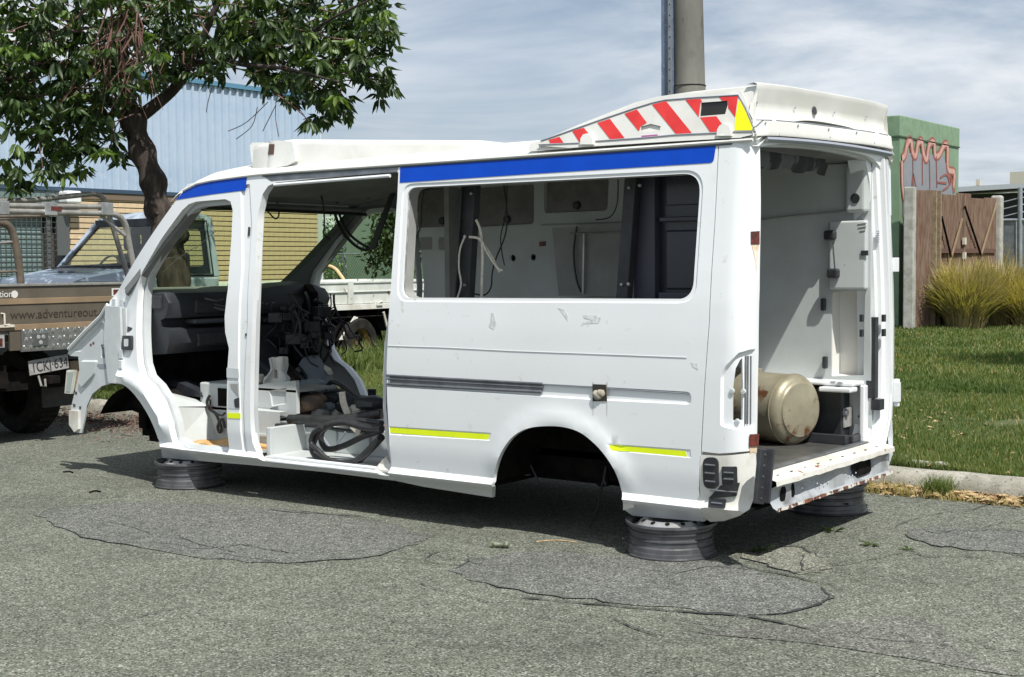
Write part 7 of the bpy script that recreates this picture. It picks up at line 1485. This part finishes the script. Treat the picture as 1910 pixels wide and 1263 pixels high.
# tussocks
def tussock(cx, cy, R, H, n, seed, lab, m1='dry2', m2='dry'):
    r = np.random.default_rng(seed); tt = thing('grass_tussock', (cx, cy, .1), lab, 'grass clump')
    for m_, frac, nm in ((m1, .6, 'blades'), (m2, .4, 'seed_stems')):
        k = int(n*frac); mb = MB()
        for i in range(k):
            a = r.uniform(0, 6.283); q = R*.35*math.sqrt(r.random()); bx, by = cx+q*math.cos(a), cy+q*math.sin(a); h = H*r.uniform(.55, 1)*(1.1 if nm == 'seed_stems' else .85); out_ = R*r.uniform(.2, 1.)*(.8 if nm == 'blades' else .6); a2 = a+r.normal(0, .5); w = r.uniform(.007, .014)
            p = [np.array([bx+out_*math.cos(a2)*s_**1.8, by+out_*math.sin(a2)*s_**1.8, .08+h*(s_-.28*s_**3*(out_/R))]) for s_ in (0, .35, .7, 1)]; sd_ = np.array([-math.sin(a2+r.normal(0, 1)), math.cos(a2), 0])*w
            mb.add([p[0]-sd_, p[0]+sd_, p[1]-sd_, p[1]+sd_, p[2]-sd_*.8, p[2]+sd_*.8, p[3]], [(0, 1, 3, 2), (2, 3, 5, 4), (4, 5, 6)])
        o = mb.build(nm, m_, tt, None, recalc=False); o['kind'] = 'stuff'
def gxy(px, py): return B(px, py, 2, .12)[:2]
g = gxy(1800, 612); tussock(g[0], g[1], 1.0, 1.5, 2600, 1, 'olive grass tussock directly in front of the braced fence gate')
g = gxy(1862, 608); tussock(g[0], g[1], 1.15, 1.5, 2900, 2, 'broad yellow-green grass tussock left of the mesh gate', 'dry2')
g = gxy(1925, 610); tussock(g[0], g[1], .95, 1.25, 1900, 3, 'golden grass tussock at the right edge of the view', 'dry')
g = gxy(1760, 606); tussock(g[0], g[1], .45, .75, 700, 4, 'small dry yellow tussock beside the timber posts', 'dry')
g = gxy(1830, 600); tussock(g[0], g[1]+.3, .8, 1.9, 1500, 5, 'tall pinkish seed-head grass behind the other tussocks', 'dry')
# ================================================================== BETWEEN THE BUILDINGS
def foliage(name, cx, cy, cz_, R, H, n, m, lab, cat, seed, ls=(.10, .16), trunk=True, extra=None):
    r = np.random.default_rng(seed); tt = thing(name, (cx, cy, .1), lab, cat); mb = MB(); sub = [(r.normal(0, .5), r.normal(0, .5), r.normal(0, .5)) for _ in range(14)]
    for i in range(n):
        s_ = sub[int(r.integers(0, 14))]; c_ = np.array([cx+R*(s_[0]+r.normal(0, .28)), cy+R*(s_[1]+r.normal(0, .28)), cz_+H*(s_[2]+r.normal(0, .28))])
        d = r.normal(0, 1, 3); d[2] -= .3; l = r.uniform(*ls); v = leafv(c_, d, np.array([0, .2, 1.]), l, l*.4); mb.add(v, LF_)
    mb.build('crown', m, tt, None, recalc=False)['kind'] = 'stuff'
    if trunk: mb = MB(); mb.tube([(cx, cy, 0), (cx+.05, cy, cz_*.5), (cx, cy, cz_)], [.09, .07, .04], 8); mb.build('trunk', 'bark', tt, 50)
c_ = B(712, 425, 1, 15.5); foliage('small_tree', c_[0]+.75, 15.5, c_[2]-.1, .72, .8, 2200, 'leafd', 'bushy dark tree in front of the green wall seen through the far doorway', 'tree', 3, (.12, .20))
c_ = B(618, 490, 1, 26); foliage('shrub', c_[0], 26, 1.6, 1.3, 1.2, 2200, 'shrub', 'sunlit green shrub in the gap between brick wall and green building', 'shrub', 4, trunk=False)
c_ = B(625, 505, 1, 22); foliage('shrub', c_[0], 22, 1.0, .8, .8, 1200, 'leafl', 'low yellow-green shrub beside the bent pipe', 'shrub', 5, trunk=False)
mb = MB(); mb.tube(smoothline([tuple(B(x, y, 1, 17)) for x, y in ((596, 500), (612, 497), (625, 502), (634, 513), (642, 526), (650, 560))], 4), .05, 8); tag(mb.build('bent_pipe', 'yelpipe', None, 50, origin=tuple(B(625, 540, 1, 17))), 'bent cream pipe rail beside the green wall', 'pipe')
# chain-link fence before green wall
cl_ = thing('chain_link_fence', (-15, 17.6, .1), 'chain-link fence in front of the green building wall', 'fence')
x0_, x1_ = B(640, 500, 1, 17.6)[0], B(760, 500, 1, 17.6)[0]; zt_ = B(690, 474, 1, 17.6)[2]
mb = MB(); s_ = .075; n = int((x1_-x0_+2)/s_)
for k in range(n):
    xx = x0_-1.0+k*s_
    for sg in (1, -1):
        L__ = zt_-.15; a = (xx, 17.6+.004*sg, .15); b = (xx+sg*L__*.75, 17.6+.004*sg, zt_); 
        mb.bar(a, b, .006, .006, (0, 1, 0))
mb.build('wire_mesh', mat('dark_green_wire', (.07, .12, .07), .6), cl_)['kind'] = 'stuff'
mb = MB(); mb.tube([(x0_-1, 17.6, zt_+.01), (x1_+1.5, 17.6, zt_+.03)], .012, 5)
for xx in (x0_, x0_+2.6, x0_+5.2): mb.tube([(xx, 17.65, 0), (xx, 17.65, zt_+.05)], .025, 6)
mb.build('fence_post', 'galv', cl_)
# far house with pale roof in the gap, distant tree line and houses
c_ = B(617, 450, 1, 70); hs_ = thing('far_house', (c_[0], 70, .1), 'small far grey house between brick wall and green building', 'house')
mb = MB(); mb.box((c_[0]-8, 70, 0), (c_[0]+9, 78, B(617, 440, 1, 70)[2])); mb.build('wall', 'farwall', hs_); zz_ = B(617, 438, 1, 70)[2]
mb = MB(); mb.loft([[(c_[0]-8.5, 69.5, zz_), (c_[0]-8.5, 74, zz_+1.6), (c_[0]-8.5, 78.5, zz_)], [(c_[0]+9.5, 69.5, zz_), (c_[0]+9.5, 74, zz_+1.6), (c_[0]+9.5, 78.5, zz_)]], caps=True); mb.build('roof', 'shedroof', hs_)
mb = MB(); mb.box((c_[0]-1, 69.93, 1.2), (c_[0]+1.5, 69.99, 2.6)); mb.build('window', mat('far_window', (.10, .14, .2), .2), hs_)
# low far hedge so the horizon closes
mb = MB(); r = np.random.default_rng(8)
for k in range(9000):
    x_ = r.uniform(-120, 60); y_ = 120+r.normal(0, 2); h_ = 2.2+1.2*math.sin(x_*.13)+.9*math.sin(x_*.37+1); c_ = np.array([x_, y_, h_*r.random()**.6]); mb.add(leafv(c_, r.normal(0, 1, 3), np.array([0, .2, 1.]), .9, .5), LF_)
mb.build('distant_trees', 'leafd', None, None, recalc=False, kind='stuff')

# tree just outside the right of the frame; its shade falls across the verge in view
foliage('verge_tree', .75, 11.3, 4.6, 1.2, .45, 2600, 'leafd', 'tree beyond the right edge whose shade crosses the verge grass', 'tree', 12, (.14, .24))
